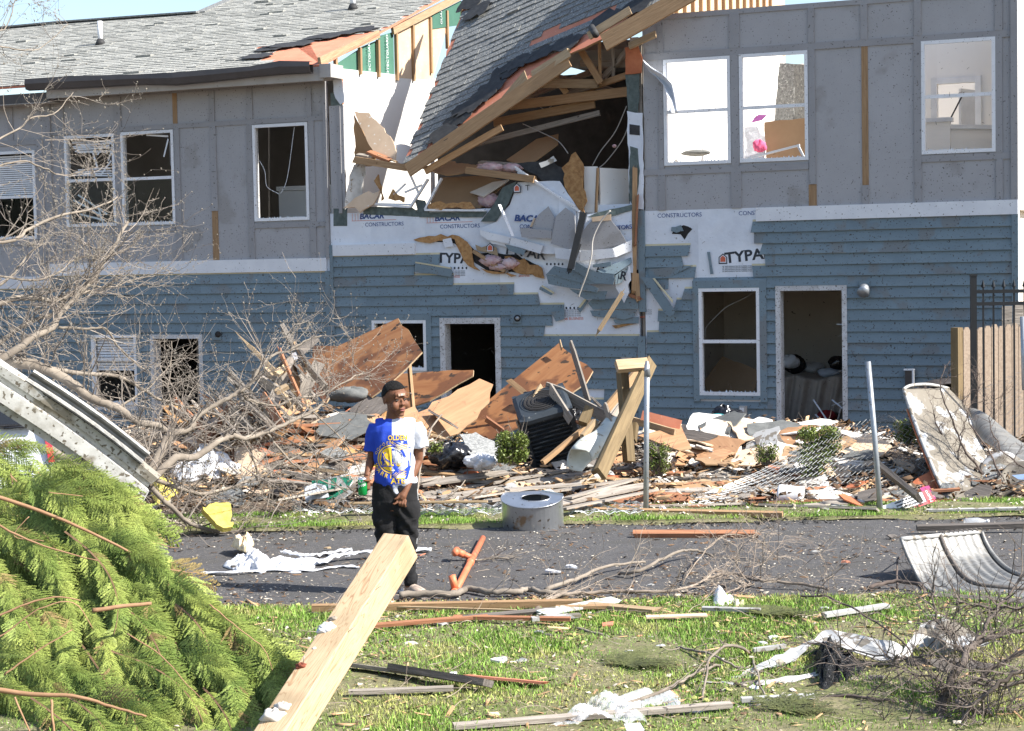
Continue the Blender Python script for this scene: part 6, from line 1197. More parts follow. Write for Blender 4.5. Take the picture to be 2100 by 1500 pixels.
def van():
    # seen from behind: x to the right, built round its rear right corner
    o = G(100, 935); o = Vector((P(104, 900, 13.3).x, 13.3, 0)); t = thing('parked_suv', o + Vector((-.9, 1.5, 0)), 'silver-white utility vehicle at the left edge seen from behind under the metal beam', 'car')
    W_ = 1.82; zt = P(40, 786, 13.3).z
    H = zt; prof = [(0, .35), (.02, .75), (-.01, .98), (-.10, 1.28), (-.20, H - .06), (-.34, H)]     # right side outline (x inset, z)
    def ring(y, k=1.0, drop=0): return [Vector((o.x + a * k, y, z - drop)) for a, z in prof] + [Vector((o.x - W_ - a * k, y, z - drop)) for a, z in prof[::-1]]
    ys = [(13.3, 0, 0), (13.36, -.0, 0), (14.6, 0, 0), (16.2, 0, .05), (16.9, 0, .5), (17.7, 0, .62)]; vs = []; fs = []
    for i, (y, _, dr) in enumerate(ys):
        for (a, z) in prof + [(-W_ - a, z) for a, z in prof[::-1]]: vs.append(Vector((o.x + a + (-.05 if i == 0 else 0) * (1 if a > -.9 else -1), y + (.22 * max(0, z - .95) / .6 if i < 2 else 0), z - (dr * max(0, (z - .75)) / (H - .75)))))
    n = 12
    for i in range(len(ys) - 1):
        for k in range(n): fs.append((i * n + k, (i + 1) * n + k, (i + 1) * n + (k + 1) % n, i * n + (k + 1) % n))
    fs.append(tuple(range(n))[::-1]); fs.append(tuple((len(ys) - 1) * n + k for k in range(n)))
    b = mesh('car_body', vs, fs, 'carpaint', t, smooth=False); bv = b.modifiers.new('bev', 'BEVEL'); bv.width = .04; bv.segments = 3
    yy = lambda z: 13.28 + .22 * max(0, z - .95) / .6
    z0 = P(40, 872, 13.3).z; z1 = P(40, 818, 13.4).z
    q = [Vector((P(-400, 850, 13.3).x, yy(z0), z0)), Vector((P(72, 872, 13.3).x, yy(z0), z0)), Vector((P(66, 850, 13.3).x, yy((z0 + z1) / 2), (z0 + z1) / 2)), Vector((P(50, 826, 13.3).x, yy(z1), z1)), Vector((P(-400, 820, 13.3).x, yy(z1), z1))]
    w_ = sheet('rear_window', q, .012, 'darkglass', t); tube('window_seal', [p + Vector((0, -.012, 0)) for p in q[:4]], .014, 'black', w_, seg=6)
    x1 = P(98, 870, 13.3).x; sheet('tail_light', [Vector((x1 - .05, yy(1.06) + .0, z0 + .06)), Vector((x1 - .005, yy(1.06) + .015, z0 + .08)), Vector((x1 + .035, yy(.7), z0 - .28)), Vector((x1 - .01, yy(.7), z0 - .28))], .03, 'taillight', t)
    tube('wiper', [Vector((P(10, 886, 13.3).x, 13.24, z0 - .01)), Vector((P(66, 884, 13.2).x, 13.24, z0 - .0))], .011, 'black', t, seg=6); tube('roof_rail', PD((-60, 786, 13.9), (30, 782, 13.7), (52, 790, 13.5)), .02, 'black', t, seg=8)
    sheet('brake_lamp', [Vector((P(-20, 815, 13.4).x, yy(z1) - .02, z1 + .02)), Vector((P(20, 817, 13.4).x, yy(z1) - .02, z1 + .0)), Vector((P(20, 826, 13.4).x, yy(z1) - .02, z1 - .05)), Vector((P(-20, 824, 13.4).x, yy(z1) - .02, z1 - .03))], .02, 'taillight', t)
    box('rear_bumper', Vector((o.x - W_ / 2, 13.26, .55)), Vector((1, 0, 0)), Vector((0, 1, 0)), Z, W_ - .04, .14, .26, 'carpaint', t)
    t.rotation_euler.z = .30
    for wx in (o.x - .12, o.x - W_ + .12):
        for wy in (14.1, 16.7):
            wh = tube('wheel', [Vector((wx - .11, wy, .33)), Vector((wx + .11, wy, .33))], .33, 'black', t, seg=28); tube('rim', [Vector((wx - .115, wy, .33)), Vector((wx + .115, wy, .33))], .2, 'alu', wh, seg=20)
def gloss(name, c, rough, coat=.6, metal=.2):
    m, t, b = nodes(name); b.inputs['Base Color'].default_value = (*c, 1); b.inputs['Roughness'].default_value = rough; b.inputs['Coat Weight'].default_value = coat; b.inputs['Metallic'].default_value = metal; return m
mt['carpaint'] = gloss('silver_car_paint', (.62, .65, .70), .35); mt['darkglass'] = gloss('tinted_glass', (.012, .013, .014), .06, .3, 0); mt['taillight'] = gloss('red_lens', (.42, .02, .03), .2, .8, 0)
van(); _v = [o for o in bpy.data.objects if o.name == 'parked_suv'][0]; _v.location.x -= .40; _v.location.y -= .33
# ================================================================ foreground boards, metal strips, film
def lay(x0, y0, x1, y1, w_, m, label, th=.02, up=.03, roll=.1, name='plank', cat='plank', **k): return plank(name, G(x0, y0, up) + Z * up, G(x1, y1, up) + Z * up, w_, th, m, roll, label=label, cat=cat, **k)
lay(640, 1257, 1195, 1246, .045, 'wood', 'long fresh yellow stud along the near road edge behind the beam', .04); lay(795, 1254, 1060, 1262, .015, 'wood_pale', 'thin yellow lath in front of the long fresh stud', .01); lay(690, 1300, 1000, 1274, .04, 'wood_red', 'thin reddish batten crossing behind the beam'); lay(930, 1276, 1170, 1280, .035, 'wood_red', 'second reddish batten meeting the first in the grass'); lay(950, 1278, 1140, 1260, .03, 'wood_dark', 'dark thin batten lying on the reddish battens', roll=.5)
lay(708, 1374, 860, 1395, .07, 'wood_old', 'left part of the broken dark grey board in the grass', jag=.03, roll=-.25); lay(805, 1385, 1002, 1418, .085, 'wood_dark', 'right part of the broken dark grey board in the grass', .035, roll=-.35, up=.04); lay(955, 1398, 1117, 1413, .075, 'deck', 'rust-coloured flat shingle board in the grass right of the beam', .012, roll=-.2, jag=.02); lay(715, 1432, 930, 1424, .035, 'wood_old', 'thin grey batten below the broken dark board'); lay(1110, 1268, 1260, 1240, .10, 'soffit_w', 'flat whitish board scrap at the near road edge', .012, jag=.03); lay(1140, 1256, 1250, 1254, .04, 'wood', 'short orange offcut on the whitish board'); lay(1090, 1280, 1190, 1272, .04, 'metal_w', 'white metal offcut right of the reddish battens'); lay(1210, 1250, 1345, 1262, .06, 'wood_pale', 'pale shattered offcut near the road edge', jag=.04)
lay(1325, 1276, 1450, 1272, .05, 'board_tan', 'tan flat offcut in the grass below the road branch', .01); lay(1440, 1258, 1560, 1262, .035, 'metal_w', 'silver ribbed strip in the grass beside white foam chunk'); lay(1690, 1272, 1820, 1252, .05, 'metal_w', 'white flat strip in the grass below the curled metal'); lay(1545, 1345, 1610, 1336, .025, 'metal_w', 'short white strip by the black grit heap'); lay(1520, 1448, 1670, 1440, .03, 'metal_w', 'slim pale strip in front of the black grit heap'); lay(930, 1503, 1500, 1458, .045, 'wood_old', 'long pale beam at the bottom edge under the plastic film', .022); sheet('shingle_piece', [G(1662, 1478) + Z * .03, G(1812, 1470) + Z * .03, G(1815, 1512) + Z * .03, G(1690, 1515) + Z * .03], .008, 'shingle_d', label='black shingle piece at the bottom edge in front of the bush', cat='roofing', jag=.01)
sheet('brick_red_board', [G(1335, 1494), G(1402, 1491), G(1410, 1515), G(1332, 1518)], .03, 'wood_red', label='brick-red block at the bottom edge beside the plastic film', cat='board')
def trim(a, b, mat, label, name='metal_trim'):
    A_, B_ = [G(x, y, u * .9) for x, y, u in a], [G(x, y, u * .9) for x, y, u in b]; fa, fb = edge(A_), edge(B_); r = random.Random(len(label)); n = 12; j = [(r.random() - .5) * .03 for _ in range(60)]
    return grid(name, lambda u, v: fa(u).lerp(fb(u), v) + Z * (j[int(u * n + .5)] * .5 * (1 - v) + .018 * (v > .6) * math.sin(u * 9)) + Vector((j[int(u * n + .5) + 13] * (v > .9), j[int(u * n + .5) + 26], 0)), n, 4, mat, label=label, cat='metal trim', thick=.004, smooth=False)
trim([(1402, 1398, .02), (1480, 1400, .04), (1560, 1398, .05), (1640, 1388, .06), (1705, 1372, .05)], [(1405, 1404, .02), (1480, 1408, .02), (1560, 1410, .03), (1630, 1404, .03), (1702, 1390, .03)], 'metal_w', 'bent white metal trim lying lowest across the grass')
trim([(1500, 1392, .03), (1560, 1362, .06), (1620, 1332, .10), (1660, 1316, .14)], [(1540, 1396, .02), (1590, 1368, .05), (1640, 1342, .09), (1672, 1322, .13)], 'metal_w', 'tapering white metal flap rising to the folded sheet')
trim([(1660, 1316, .14), (1690, 1292, .17), (1750, 1300, .17), (1830, 1318, .16), (1850, 1325, .14)], [(1672, 1324, .10), (1730, 1334, .11), (1800, 1348, .10), (1838, 1352, .09), (1850, 1346, .09)], 'metal_w', 'broad folded white metal sheet in the right foreground', name='metal_sheet')
trim([(1838, 1352, .10), (1862, 1320, .14), (1888, 1285, .18), (1905, 1272, .2)], [(1862, 1352, .08), (1885, 1322, .12), (1912, 1290, .17), (1925, 1276, .19)], 'metal_w', 'narrow upright white metal fold joining the broad sheet', name='metal_sheet')
trim([(1905, 1272, .22), (1940, 1266, .24), (1985, 1290, .18), (2030, 1318, .12)], [(1880, 1305, .12), (1935, 1320, .12), (1975, 1330, .10), (2010, 1332, .08)], 'metal_dirty', 'curved muddy metal sheet behind the bare bush', name='metal_sheet')
trim([(1890, 1300, .12), (1930, 1308, .12), (1970, 1312, .1)], [(1885, 1330, .06), (1930, 1338, .05), (1975, 1340, .05)], 'metal_w', 'white flat metal flap under the curved muddy sheet', name='metal_sheet')
trim([(1850, 1345, .10), (1900, 1350, .10), (1990, 1352, .08), (2040, 1365, .06)], [(1862, 1368, .04), (1920, 1372, .05), (1990, 1374, .04), (2040, 1380, .04)], 'wood_dark', 'dark brown bark-like strip under the bare bush', name='bark_strip')
crumple('grit_heap', 1712, 1382, 52, 44, .16, 'grit', 'heap of glittering black roofing grit by the white trim', 'grit', 4, 40); crumple('grit_patch', 1690, 1420, 60, 24, .03, 'grit', 'flat spill of black roofing grit in front of the heap', 'grit', 6, 30)
crumple('foam_chunk', 1480, 1240, 24, 15, .10, 'foam', 'angular white foam chunk near the road branch', 'foam', 3, 10); crumple('foam_chunk', 1515, 1250, 14, 10, .07, 'cream', 'cream foam corner beside the white foam chunk', 'foam', 7, 8)
def film():
    r = random.Random(6); ph = [r.random() * 6 for _ in range(8)]; a, b, c, d = G(1120, 1512), G(1330, 1502), G(1185, 1462), G(1325, 1452)
    t = thing('plastic_film', a.lerp(d, .5), 'crumpled clear plastic film bunched up at the bottom edge', 'plastic film')
    def f(u, v): p = a.lerp(b, u).lerp(c.lerp(d, u), v); return p + Z * (.03 + .045 * abs(math.sin(u * 6 + v * 4 + ph[0])) + .022 * abs(math.sin(u * 13 - v * 9 + ph[1])) + .010 * abs(math.sin(u * 31 + v * 21 + ph[2]))) * math.sin(math.pi * min(1, max(0, u))) ** .3
    grid('film_sheet', f, 60, 30, 'film', t, thick=0, smooth=False)
    c0, c1 = G(1300, 1470, .02), P(1345, 1428, 8.7)
    def g(u, v): p = c0.lerp(c1, v); w_ = .10 + .05 * math.sin(v * 3.1); th = u * 6.283; return p + Vector((w_ * math.cos(th) * (1 + .3 * math.sin(5 * th + v * 9)), .07 * math.sin(th), .03 * math.sin(4 * th + 6 * v)))
    grid('film_fold', g, 40, 16, 'film', t, thick=0, smooth=False)
    sheet('paper_label', [G(1280, 1488, .1), G(1312, 1480, .12), G(1322, 1500, .1), G(1290, 1508, .1)], .002, 'foam', t)
film()
# ================================================================ leaning six-by-six beam
def beam():
    b0 = P(508, 1612, 7.45); b1 = P(822, 1118, 9.05); t = thing('timber_beam', b0, 'big fresh square timber rising from the bottom edge in front of the boy', 'beam'); x = (b1 - b0).normalized(); s = Vector((x.z, 0, -x.x)); s = s - x * s.dot(x); s.normalize(); n_ = x.cross(s).normalized(); c, q = math.cos(math.radians(45)), math.sin(math.radians(45)); y = s * c + n_ * q; z = n_ * c - s * q; W_ = .152; L = (b1 - b0).length
    bm = bmesh.new(); vs = []
    N_ = 12
    for i in range(N_ + 1):
        xx = L * i / N_
        for (a, b) in ((-1, -1), (1, -1), (1, 1), (-1, 1)):
            cut_ = (-.0 if i < N_ else (.05 if (a, b) == (1, 1) else -.03 if (a, b) == (-1, -1) else .0)); vs.append(bm.verts.new((xx + cut_, a * W_ / 2, b * W_ / 2)))
    bm.faces.new(vs[:4][::-1]); bm.faces.new(vs[-4:])
    for i in range(N_):
        for k in range(4): bm.faces.new((vs[4 * i + k], vs[4 * i + (k + 1) % 4], vs[4 * i + 4 + (k + 1) % 4], vs[4 * i + 4 + k]))
    bmesh.ops.recalc_face_normals(bm, faces=bm.faces); me = bpy.data.meshes.new('timber'); bm.to_mesh(me); bm.free(); o = link('timber', me, 'beamwood', t, frame(b0, x, y, z)); bv = o.modifiers.new('b', 'BEVEL'); bv.width = .006; bv.segments = 2
    def on(px, py): # nearest spot on the camera side of the beam
        r = ray(px, py); best = None
        for nn in (y, -y, z, -z):
            if nn.dot(r) < 0:
                tt = (b0 + nn * W_ / 2 - C0).dot(nn) / r.dot(nn); p = C0 + r * tt; w = p - b0
                if abs(w.dot(y)) < W_ / 2 + .003 and abs(w.dot(z)) < W_ / 2 + .003: best = (p, nn)
        return best or (b0 + x * L * .5, -y)
    for (px, py, sz, m, nm) in ((672, 1288, .03, 'bluewhite', 'paper_scrap'), (662, 1294, .022, 'bluewhite', 'paper_scrap'), (618, 1367, .02, 'rustlump', 'rust_lump'), (684, 1270, .016, 'bark', 'splinter_knot'), (600, 1366, .014, 'bluewhite', 'paper_scrap'), (580, 1452, .03, 'gyp', 'plaster_clump'), (560, 1470, .04, 'gyp', 'plaster_clump'), (645, 1330, .007, 'bluewhite', 'paper_scrap')):
        p, nn = on(px, py); rr = random.Random(px); ph = rr.random() * 6
        def f(u, v): th = u * 6.283; a = v * math.pi; k = 1 + .3 * math.sin(3 * th + ph) * math.sin(4 * a) + .2 * math.sin(8 * th); return p + (Vector((math.cos(th) * math.sin(a) * 1.3, math.sin(th) * math.sin(a), math.cos(a) * .8)) * sz * k)
        grid(nm, f, 16, 10, m, t, thick=0)
    for (px, py) in ((607, 1350), (622, 1362), (714, 1296), (770, 1210)): p, nn = on(px, py); tube('nail', [p, p + nn * .02 + Vector((.01, 0, .02))], .0018, 'galv_post', t, seg=6)
def beam_mat():
    m, t, b = nodes('beam_wood'); L = t.links.new; n = t.nodes.new; tc = n('ShaderNodeTexCoord'); mp = n('ShaderNodeMapping'); mp.inputs['Scale'].default_value = (.35, 5, 5); L(tc.outputs['Object'], mp.inputs[0])
    wv = n('ShaderNodeTexNoise'); wv.inputs['Scale'].default_value = 4.0; wv.inputs['Detail'].default_value = 2; wv.inputs['Distortion'].default_value = .8; L(mp.outputs[0], wv.inputs[0])
    mu = n('ShaderNodeMath'); mu.operation = 'MULTIPLY'; mu.inputs[1].default_value = 13; L(wv.outputs[0], mu.inputs[0]); fr = n('ShaderNodeMath'); fr.operation = 'FRACT'; L(mu.outputs[0], fr.inputs[0])
    cr = n('ShaderNodeValToRGB'); e = cr.color_ramp.elements; e[0].position = 0; e[0].color = (.47, .34, .205, 1); e[1].position = .7; e[1].color = (.50, .375, .235, 1); x = e.new(.86); x.color = (.38, .25, .135, 1); x = e.new(.97); x.color = (.30, .185, .10, 1); L(fr.outputs[0], cr.inputs[0])
    n2 = n('ShaderNodeTexNoise'); n2.inputs['Scale'].default_value = 3.2; n2.inputs['Detail'].default_value = 6; L(tc.outputs['Object'], n2.inputs[0]); r2 = n('ShaderNodeMapRange'); r2.inputs[1].default_value = .54; r2.inputs[2].default_value = .68; r2.inputs[4].default_value = .55; L(n2.outputs[0], r2.inputs[0])
    mx = n('ShaderNodeMix'); mx.data_type = 'RGBA'; mx.inputs[7].default_value = (.25, .19, .11, 1); L(r2.outputs[0], mx.inputs[0]); L(cr.outputs[0], mx.inputs[6]); L(mx.outputs[2], b.inputs['Base Color']); b.inputs['Roughness'].default_value = .7
    bn = n('ShaderNodeBump'); bn.inputs['Strength'].default_value = .25; L(cr.outputs[0], bn.inputs['Height']); L(bn.outputs[0], b.inputs['Normal']); return m
mt['beamwood'] = beam_mat(); mt['rustlump'] = M('rust_lump', (.25, .07, .04), (.12, .035, .02), 30, rough=.9, bump=1)
beam()
mt['grass2'] = mt['grass']
mt['spray_dead'] = M('browning_foliage', (.26, .20, .075), (.15, .10, .04), 4, rough=.8, bump=0, island=.5)
mt['plaster'] = M('plaster', (.78,.75,.70), (.60,.56,.50), 5, rough=.9, bump=0, island=.2)
mt['bushbark'] = M('grey_brown_bark', (.17, .14, .12), (.075, .06, .05), 9, rough=.9, bump=.4); mt['twigmix'] = M('mixed_bark', (.34, .28, .22), (.14, .11, .09), 7, rough=.9, bump=.2)
# ================================================================ plants
def limb_path(pts, d0, d1, r0, r1, n=5, wig=.012):
    k = len(pts); P_ = [P(x, y, d0 + (d1 - d0) * i / (k - 1)) for i, (x, y) in enumerate(pts)]; s = smooth_line(P_, n); m = len(s)
    return [(p + Vector([(rnd.random() - .5) * 2 * wig for _ in range(3)]) * (1 if 0 < i < m - 1 else 0), r0 + (r1 - r0) * i / (m - 1)) for i, p in enumerate(s)]
def grow(paths, p, d, L, r, depth, rr, up=.12):
    n = 5; pts = [(p, r)]; q = Vector(p); dd = Vector(d)
    for i in range(n):
        dd = (dd + Vector([(rr.random() - .5) * .55 for _ in range(3)]) + Z * up * rr.random()).normalized(); q = q + dd * L / n; pts.append((Vector(q), max(.0011, r * (1 - .75 * (i + 1) / n))))
        if depth > 0:
            for _ in range(1 if rr.random() < .8 else 0):
                s = (dd + Vector([(rr.random() - .5) * 1.9 for _ in range(3)])).normalized(); grow(paths, Vector(q), s, L * (.35 + .35 * rr.random()), max(.0012, r * .5), depth - 1, rr, up)
    paths.append(pts)
def fallen_tree():
    t = thing('fallen_tree', G(60, 1010), 'large bare fallen tree sprawling across the left side in front of the houses', 'tree')
    Ls = [([(60, 905), (117, 930), (200, 962), (265, 978), (300, 975), (325, 938), (340, 905), (347, 890)], 13.6, 14.4, .05, .032), ([(347, 890), (320, 872), (283, 867), (240, 837), (187, 816), (147, 787), (107, 763), (67, 749), (27, 741), (-30, 722)], 14.4, 13.8, .026, .05), ([(347, 890), (373, 885), (395, 875), (400, 859), (427, 840), (469, 816), (496, 800), (515, 786), (532, 755), (544, 741), (568, 726), (592, 719), (616, 705), (659, 689)], 14.4, 15.6, .03, .006), ([(200, 962), (300, 985), (360, 940), (400, 938), (448, 906), (477, 894), (503, 899), (544, 887), (592, 868), (640, 844), (662, 830)], 13.8, 15.6, .04, .010), ([(496, 800), (505, 818), (534, 827), (568, 832), (604, 818), (640, 815), (664, 808), (695, 791), (724, 774), (745, 765)], 15.1, 16.2, .014, .006),
          ([(-40, 760), (35, 717), (70, 690), (107, 672), (120, 650), (150, 615), (180, 585), (195, 568), (215, 535), (240, 495), (262, 455)], 13.6, 15.2, .034, .012), ([(-40, 640), (10, 618), (40, 612), (75, 612), (110, 617), (150, 605), (190, 600)], 14.0, 14.6, .028, .017), ([(-20, 720), (40, 672), (75, 655), (115, 640), (130, 608)], 14.2, 14.8, .024, .01), ([(-30, 500), (30, 492), (60, 470), (130, 440), (190, 430), (240, 405)], 13.4, 14.6, .018, .006), ([(120, 672), (170, 675), (215, 675), (240, 710), (270, 738), (300, 762)], 14.6, 15, .014, .006), ([(67, 749), (150, 765), (230, 770), (270, 785), (320, 815), (370, 832), (410, 838)], 14.2, 15.2, .022, .008),
          ([(-30, 605), (20, 570), (60, 520), (90, 500)], 14, 14.6, .014, .005), ([(-30, 300), (30, 270), (70, 240), (110, 235), (150, 190)], 13.5, 14.4, .010, .004), ([(-30, 350), (40, 330), (90, 345), (130, 360), (190, 345)], 13.5, 14.6, .010, .004), ([(-30, 90), (30, 100), (80, 100), (140, 50)], 13.5, 14.6, .007, .003), ([(-30, 60), (10, 60), (30, 0), (20, -30)], 13.5, 14, .007, .003), ([(300, 975), (360, 1000), (420, 1012), (500, 990), (560, 960), (615, 935)], 14.3, 15.8, .022, .006), ([(310, 1000), (360, 1050), (400, 1078), (470, 1092), (560, 1088), (620, 1088), (700, 1092)], 14.2, 15.0, .024, .008), ([(260, 1000), (300, 1040), (330, 1060), (380, 1080)], 14, 14.6, .02, .008), ([(347, 890), (355, 850), (345, 800), (350, 750), (352, 700)], 14.6, 15.2, .010, .004), ([(503, 899), (520, 940), (530, 985), (545, 1020)], 15.2, 15.4, .010, .004),
          ([(544, 887), (600, 950), (640, 975), (700, 1000), (760, 1005)], 15.3, 15.4, .012, .004), ([(240, 837), (300, 800), (330, 770), (352, 745)], 14.6, 15.2, .012, .004), ([(-30, 560), (60, 575), (120, 560), (160, 530), (230, 525)], 13.8, 14.9, .012, .004), ([(180, 585), (230, 590), (270, 575), (320, 565)], 14.8, 15.4, .010, .003), ([(-30, 860), (60, 850), (130, 880), (180, 930)], 13.9, 14.2, .02, .01), ([(240, 1010), (280, 960), (310, 930), (330, 890)], 14.3, 14.8, .012, .006), ([(640, 844), (700, 900), (730, 950), (745, 990)], 15.7, 15.8, .008, .003), ([(745, 765), (725, 745), (722, 700)], 16.1, 16.3, .005, .002), ([(664, 808), (665, 770), (690, 735)], 16.0, 16.2, .006, .002), ([(700, 800), (720, 780), (770, 755)], 16.0, 16.3, .005, .002)]
    rr = random.Random(31); P_all = []
    for k, (pts, d0, d1, r0, r1) in enumerate(Ls):
        pa = limb_path(pts, d0, d1, r0 * .92, r1, wig=.006); v, f = tubes([pa], 9); mesh('trunk' if k == 0 else 'limb', v, f, 'bark', t, smooth=True)
        m = len(pa)
        for i in range(2, m):
            dens = .95 if pts[0][0] < 400 else .5
            for _ in range(2):
                if rr.random() < dens * .34:
                    p, r_ = pa[i]; d = (pa[i][0] - pa[i - 1][0]).normalized(); s = (d * .7 + Vector([(rr.random() - .5) * 2.0, (rr.random() - .5) * 1.2, (rr.random() - .4) * 1.9])).normalized(); grow(P_all, p, s, .22 + .5 * rr.random(), min(.007, max(.003, r_ * .4)), 2 if rr.random() < .30 else 1, rr)
    # tangled brush lying along the ground under the limbs
    for _ in range(70):
        x, y = 240 + 520 * rr.random() ** 1.2, 900 + 170 * rr.random(); p = P(x, y, 14.6 + 1.2 * rr.random()); p.z = max(p.z, gz(p.x, p.y) + .02)
        grow(P_all, p, Vector((rr.random() - .3, rr.random() - .5, (rr.random() - .45) * .7)).normalized(), .3 + .6 * rr.random(), .0065, 1, rr, 0)
    for _ in range(12):
        x, y = -20 + 350 * rr.random(), 260 + 620 * rr.random(); p = P(x, y, 13.8 + 1.2 * rr.random()); grow(P_all, p, Vector((rr.random() - .2, rr.random() - .5, rr.random() - .4)).normalized(), .3 + .5 * rr.random(), .005, 2 if rr.random() < .4 else 1, rr)
    v, f = tubes(P_all, 4); tag(mesh('twigs', v, f, 'twig', t), kind='stuff')
    bv = []; bf = []
    for pa in P_all:
        for (p, r_) in pa[2:]:
            if rr.random() < .5:
                q = Vector(p) + Vector([(rr.random() - .5) * .02 for _ in range(3)]); s = .003 + .005 * rr.random(); k = len(bv); bv += [q + Vector((s, 0, 0)), q + Vector((-s, 0, s)), q + Vector((0, s, -s)), q + Vector((0, 0, 1.6 * s))]; bf += [(k, k + 1, k + 2), (k, k + 2, k + 3), (k, k + 3, k + 1), (k + 1, k + 3, k + 2)]
    tag(mesh('buds', bv, bf, 'bud', t), kind='stuff')
fallen_tree()
def bush(name, paths_px, label, mat='twig_dark', dens=.8, L=(.1, .3), seed=3, lev=2, r_tw=.0035):
    t = thing(name, G(*paths_px[0][0][0]) if False else P(*paths_px[0][0][0], paths_px[0][1]), label, 'bush'); t.location.z = max(gz(t.location.x, t.location.y), min(t.location.z, .3)); rr = random.Random(seed); tw = []
    for pts, d0, d1, r0, r1 in paths_px:
        pa = limb_path(pts, d0, d1, r0, r1); v, f = tubes([pa], 7); mesh('branch', v, f, mat, t, smooth=True)
        for i in range(1, len(pa)):
            for _ in range(2):
                if rr.random() < dens: d = (pa[i][0] - pa[i - 1][0]).normalized(); s = (d * .6 + Vector([(rr.random() - .5) * 2 for _ in range(3)])).normalized(); grow(tw, pa[i][0], s, L[0] + (L[1] - L[0]) * rr.random(), r_tw, lev if rr.random() < .6 else 1, rr)
    v, f = tubes(tw, 4); tag(mesh('twigs', v, f, mat, t), kind='stuff'); return t
bush('bare_shrub', [([(1990, 1010), (1965, 960), (1935, 900), (1915, 850)], 16.6, 16.9, .014, .005), ([(2040, 1000), (1990, 940), (1960, 880), (1930, 800), (1938, 750)], 16.5, 16.8, .013, .004), ([(2060, 990), (2030, 930), (1990, 870), (1975, 820)], 16.3, 16.6, .012, .004), ([(1960, 960), (1970, 900), (1985, 850), (2010, 790)], 16.6, 16.8, .008, .003), ([(2100, 960), (2060, 930), (2030, 870), (2040, 820)], 16.2, 16.4, .008, .003)], 'thin bare shrub standing before the mud-caked metal sheet', dens=.55, L=(.08, .22))
bush('bare_bush', [([(1915, 1540), (1925, 1470), (1940, 1420), (1975, 1350), (2000, 1320)], 8.2, 8.5, .030, .016), ([(2000, 1320), (2050, 1300), (2110, 1290)], 8.5, 8.6, .014, .010), ([(2000, 1320), (2030, 1270), (2060, 1230), (2110, 1170)], 8.5, 8.8, .012, .006), ([(1940, 1420), (1990, 1400), (2040, 1370), (2110, 1330)], 8.3, 8.4, .014, .010), ([(1960, 1440), (2010, 1460), (2060, 1465), (2110, 1450)], 8.2, 8.3, .014, .01), ([(1800, 1530), (1810, 1490), (1860, 1480), (1930, 1478), (2000, 1490), (2110, 1480)], 8.2, 8.2, .018, .012), ([(1975, 1350), (1950, 1300), (1920, 1270), (1915, 1200)], 8.5, 8.8, .009, .004), ([(1975, 1360), (1900, 1345), (1830, 1350), (1740, 1330), (1660, 1322)], 8.6, 9.2, .007, .003), ([(1990, 1450), (1930, 1400), (1870, 1380), (1800, 1360)], 8.2, 8.6, .008, .003), ([(2100, 1400), (2040, 1410), (1980, 1400), (1900, 1420)], 8.2, 8.3, .010, .004), ([(2110, 1240), (2050, 1250), (1990, 1240), (1960, 1235)], 8.6, 8.8, .008, .004), ([(2110, 1370), (2050, 1400), (1990, 1450), (1950, 1510)], 8.1, 8.1, .012, .008)], 'dense dark bare bush filling the bottom right corner', 'bushbark', dens=.8, L=(.10, .30), seed=9, lev=1, r_tw=.0042)
def branch(paths_px, label, mat='bark', dens=.35, seed=1, name='broken_branch', up=.05, lev=1):
    t = thing(name, G(*paths_px[0][0][0]), label, 'branch'); rr = random.Random(seed); tw = []
    for pts, r0, r1, h in paths_px:
        k = len(pts); s = smooth_line([G(x, y, .02) + Z * (r0 + h * math.sin(math.pi * i / max(1, k - 1))) for i, (x, y) in enumerate(pts)], 5); m = len(s); pa = [(p + Vector([(rr.random() - .5) * .012 for _ in range(3)]), r0 + (r1 - r0) * i / (m - 1)) for i, p in enumerate(s)]; v, f = tubes([pa], 9); mesh('limb', v, f, mat, t, smooth=True)
        for i in range(1, m):
            if rr.random() < dens: d = (pa[i][0] - pa[i - 1][0]).normalized(); grow(tw, pa[i][0], (d * .8 + Vector([(rr.random() - .5) * 1.6 for _ in range(3)]) + Z * .2).normalized(), .10 + .3 * rr.random(), .0035, lev, rr, up)
    if tw: v, f = tubes(tw, 4); tag(mesh('twigs', v, f, mat, t), kind='stuff')
    return t
branch([([(820, 1228), (870, 1226), (930, 1226), (955, 1215), (975, 1216), (1010, 1222), (1060, 1220), (1085, 1215), (1110, 1222), (1165, 1222)], .024, .016, 0), ([(1120, 1214), (1180, 1200), (1225, 1182), (1270, 1168), (1325, 1158)], .015, .008, .03), ([(1270, 1180), (1310, 1184), (1350, 1168), (1400, 1148), (1435, 1143), (1462, 1146)], .014, .008, .05)], 'long grey limb lying across the road edge right of the beam', 'bark', .25, 4)
branch([([(1100, 1255), (1135, 1234), (1190, 1230), (1260, 1228), (1340, 1228), (1410, 1218), (1450, 1195), (1470, 1170)], .016, .005, .03), ([(1440, 1190), (1500, 1185), (1545, 1200), (1580, 1205), (1650, 1208), (1700, 1212)], .010, .010, .03), ([(1545, 1200), (1520, 1212), (1480, 1222)], .008, .005, .02), ([(1400, 1200), (1450, 1160), (1500, 1140), (1560, 1145), (1600, 1160)], .006, .003, .15), ([(1540, 1200), (1550, 1150), (1530, 1115)], .004, .002, .12)], 'thin twiggy branch tangled over the road centre-right', 'twigmix', .7, 8, lev=2)
branch([([(1780, 1212), (1830, 1205), (1880, 1210), (1900, 1222)], .014, .010, .03), ([(1838, 1206), (1842, 1180), (1845, 1150)], .008, .004, .1)], 'short dark branch left of the curled metal panel', 'twig_dark', .3, 5)
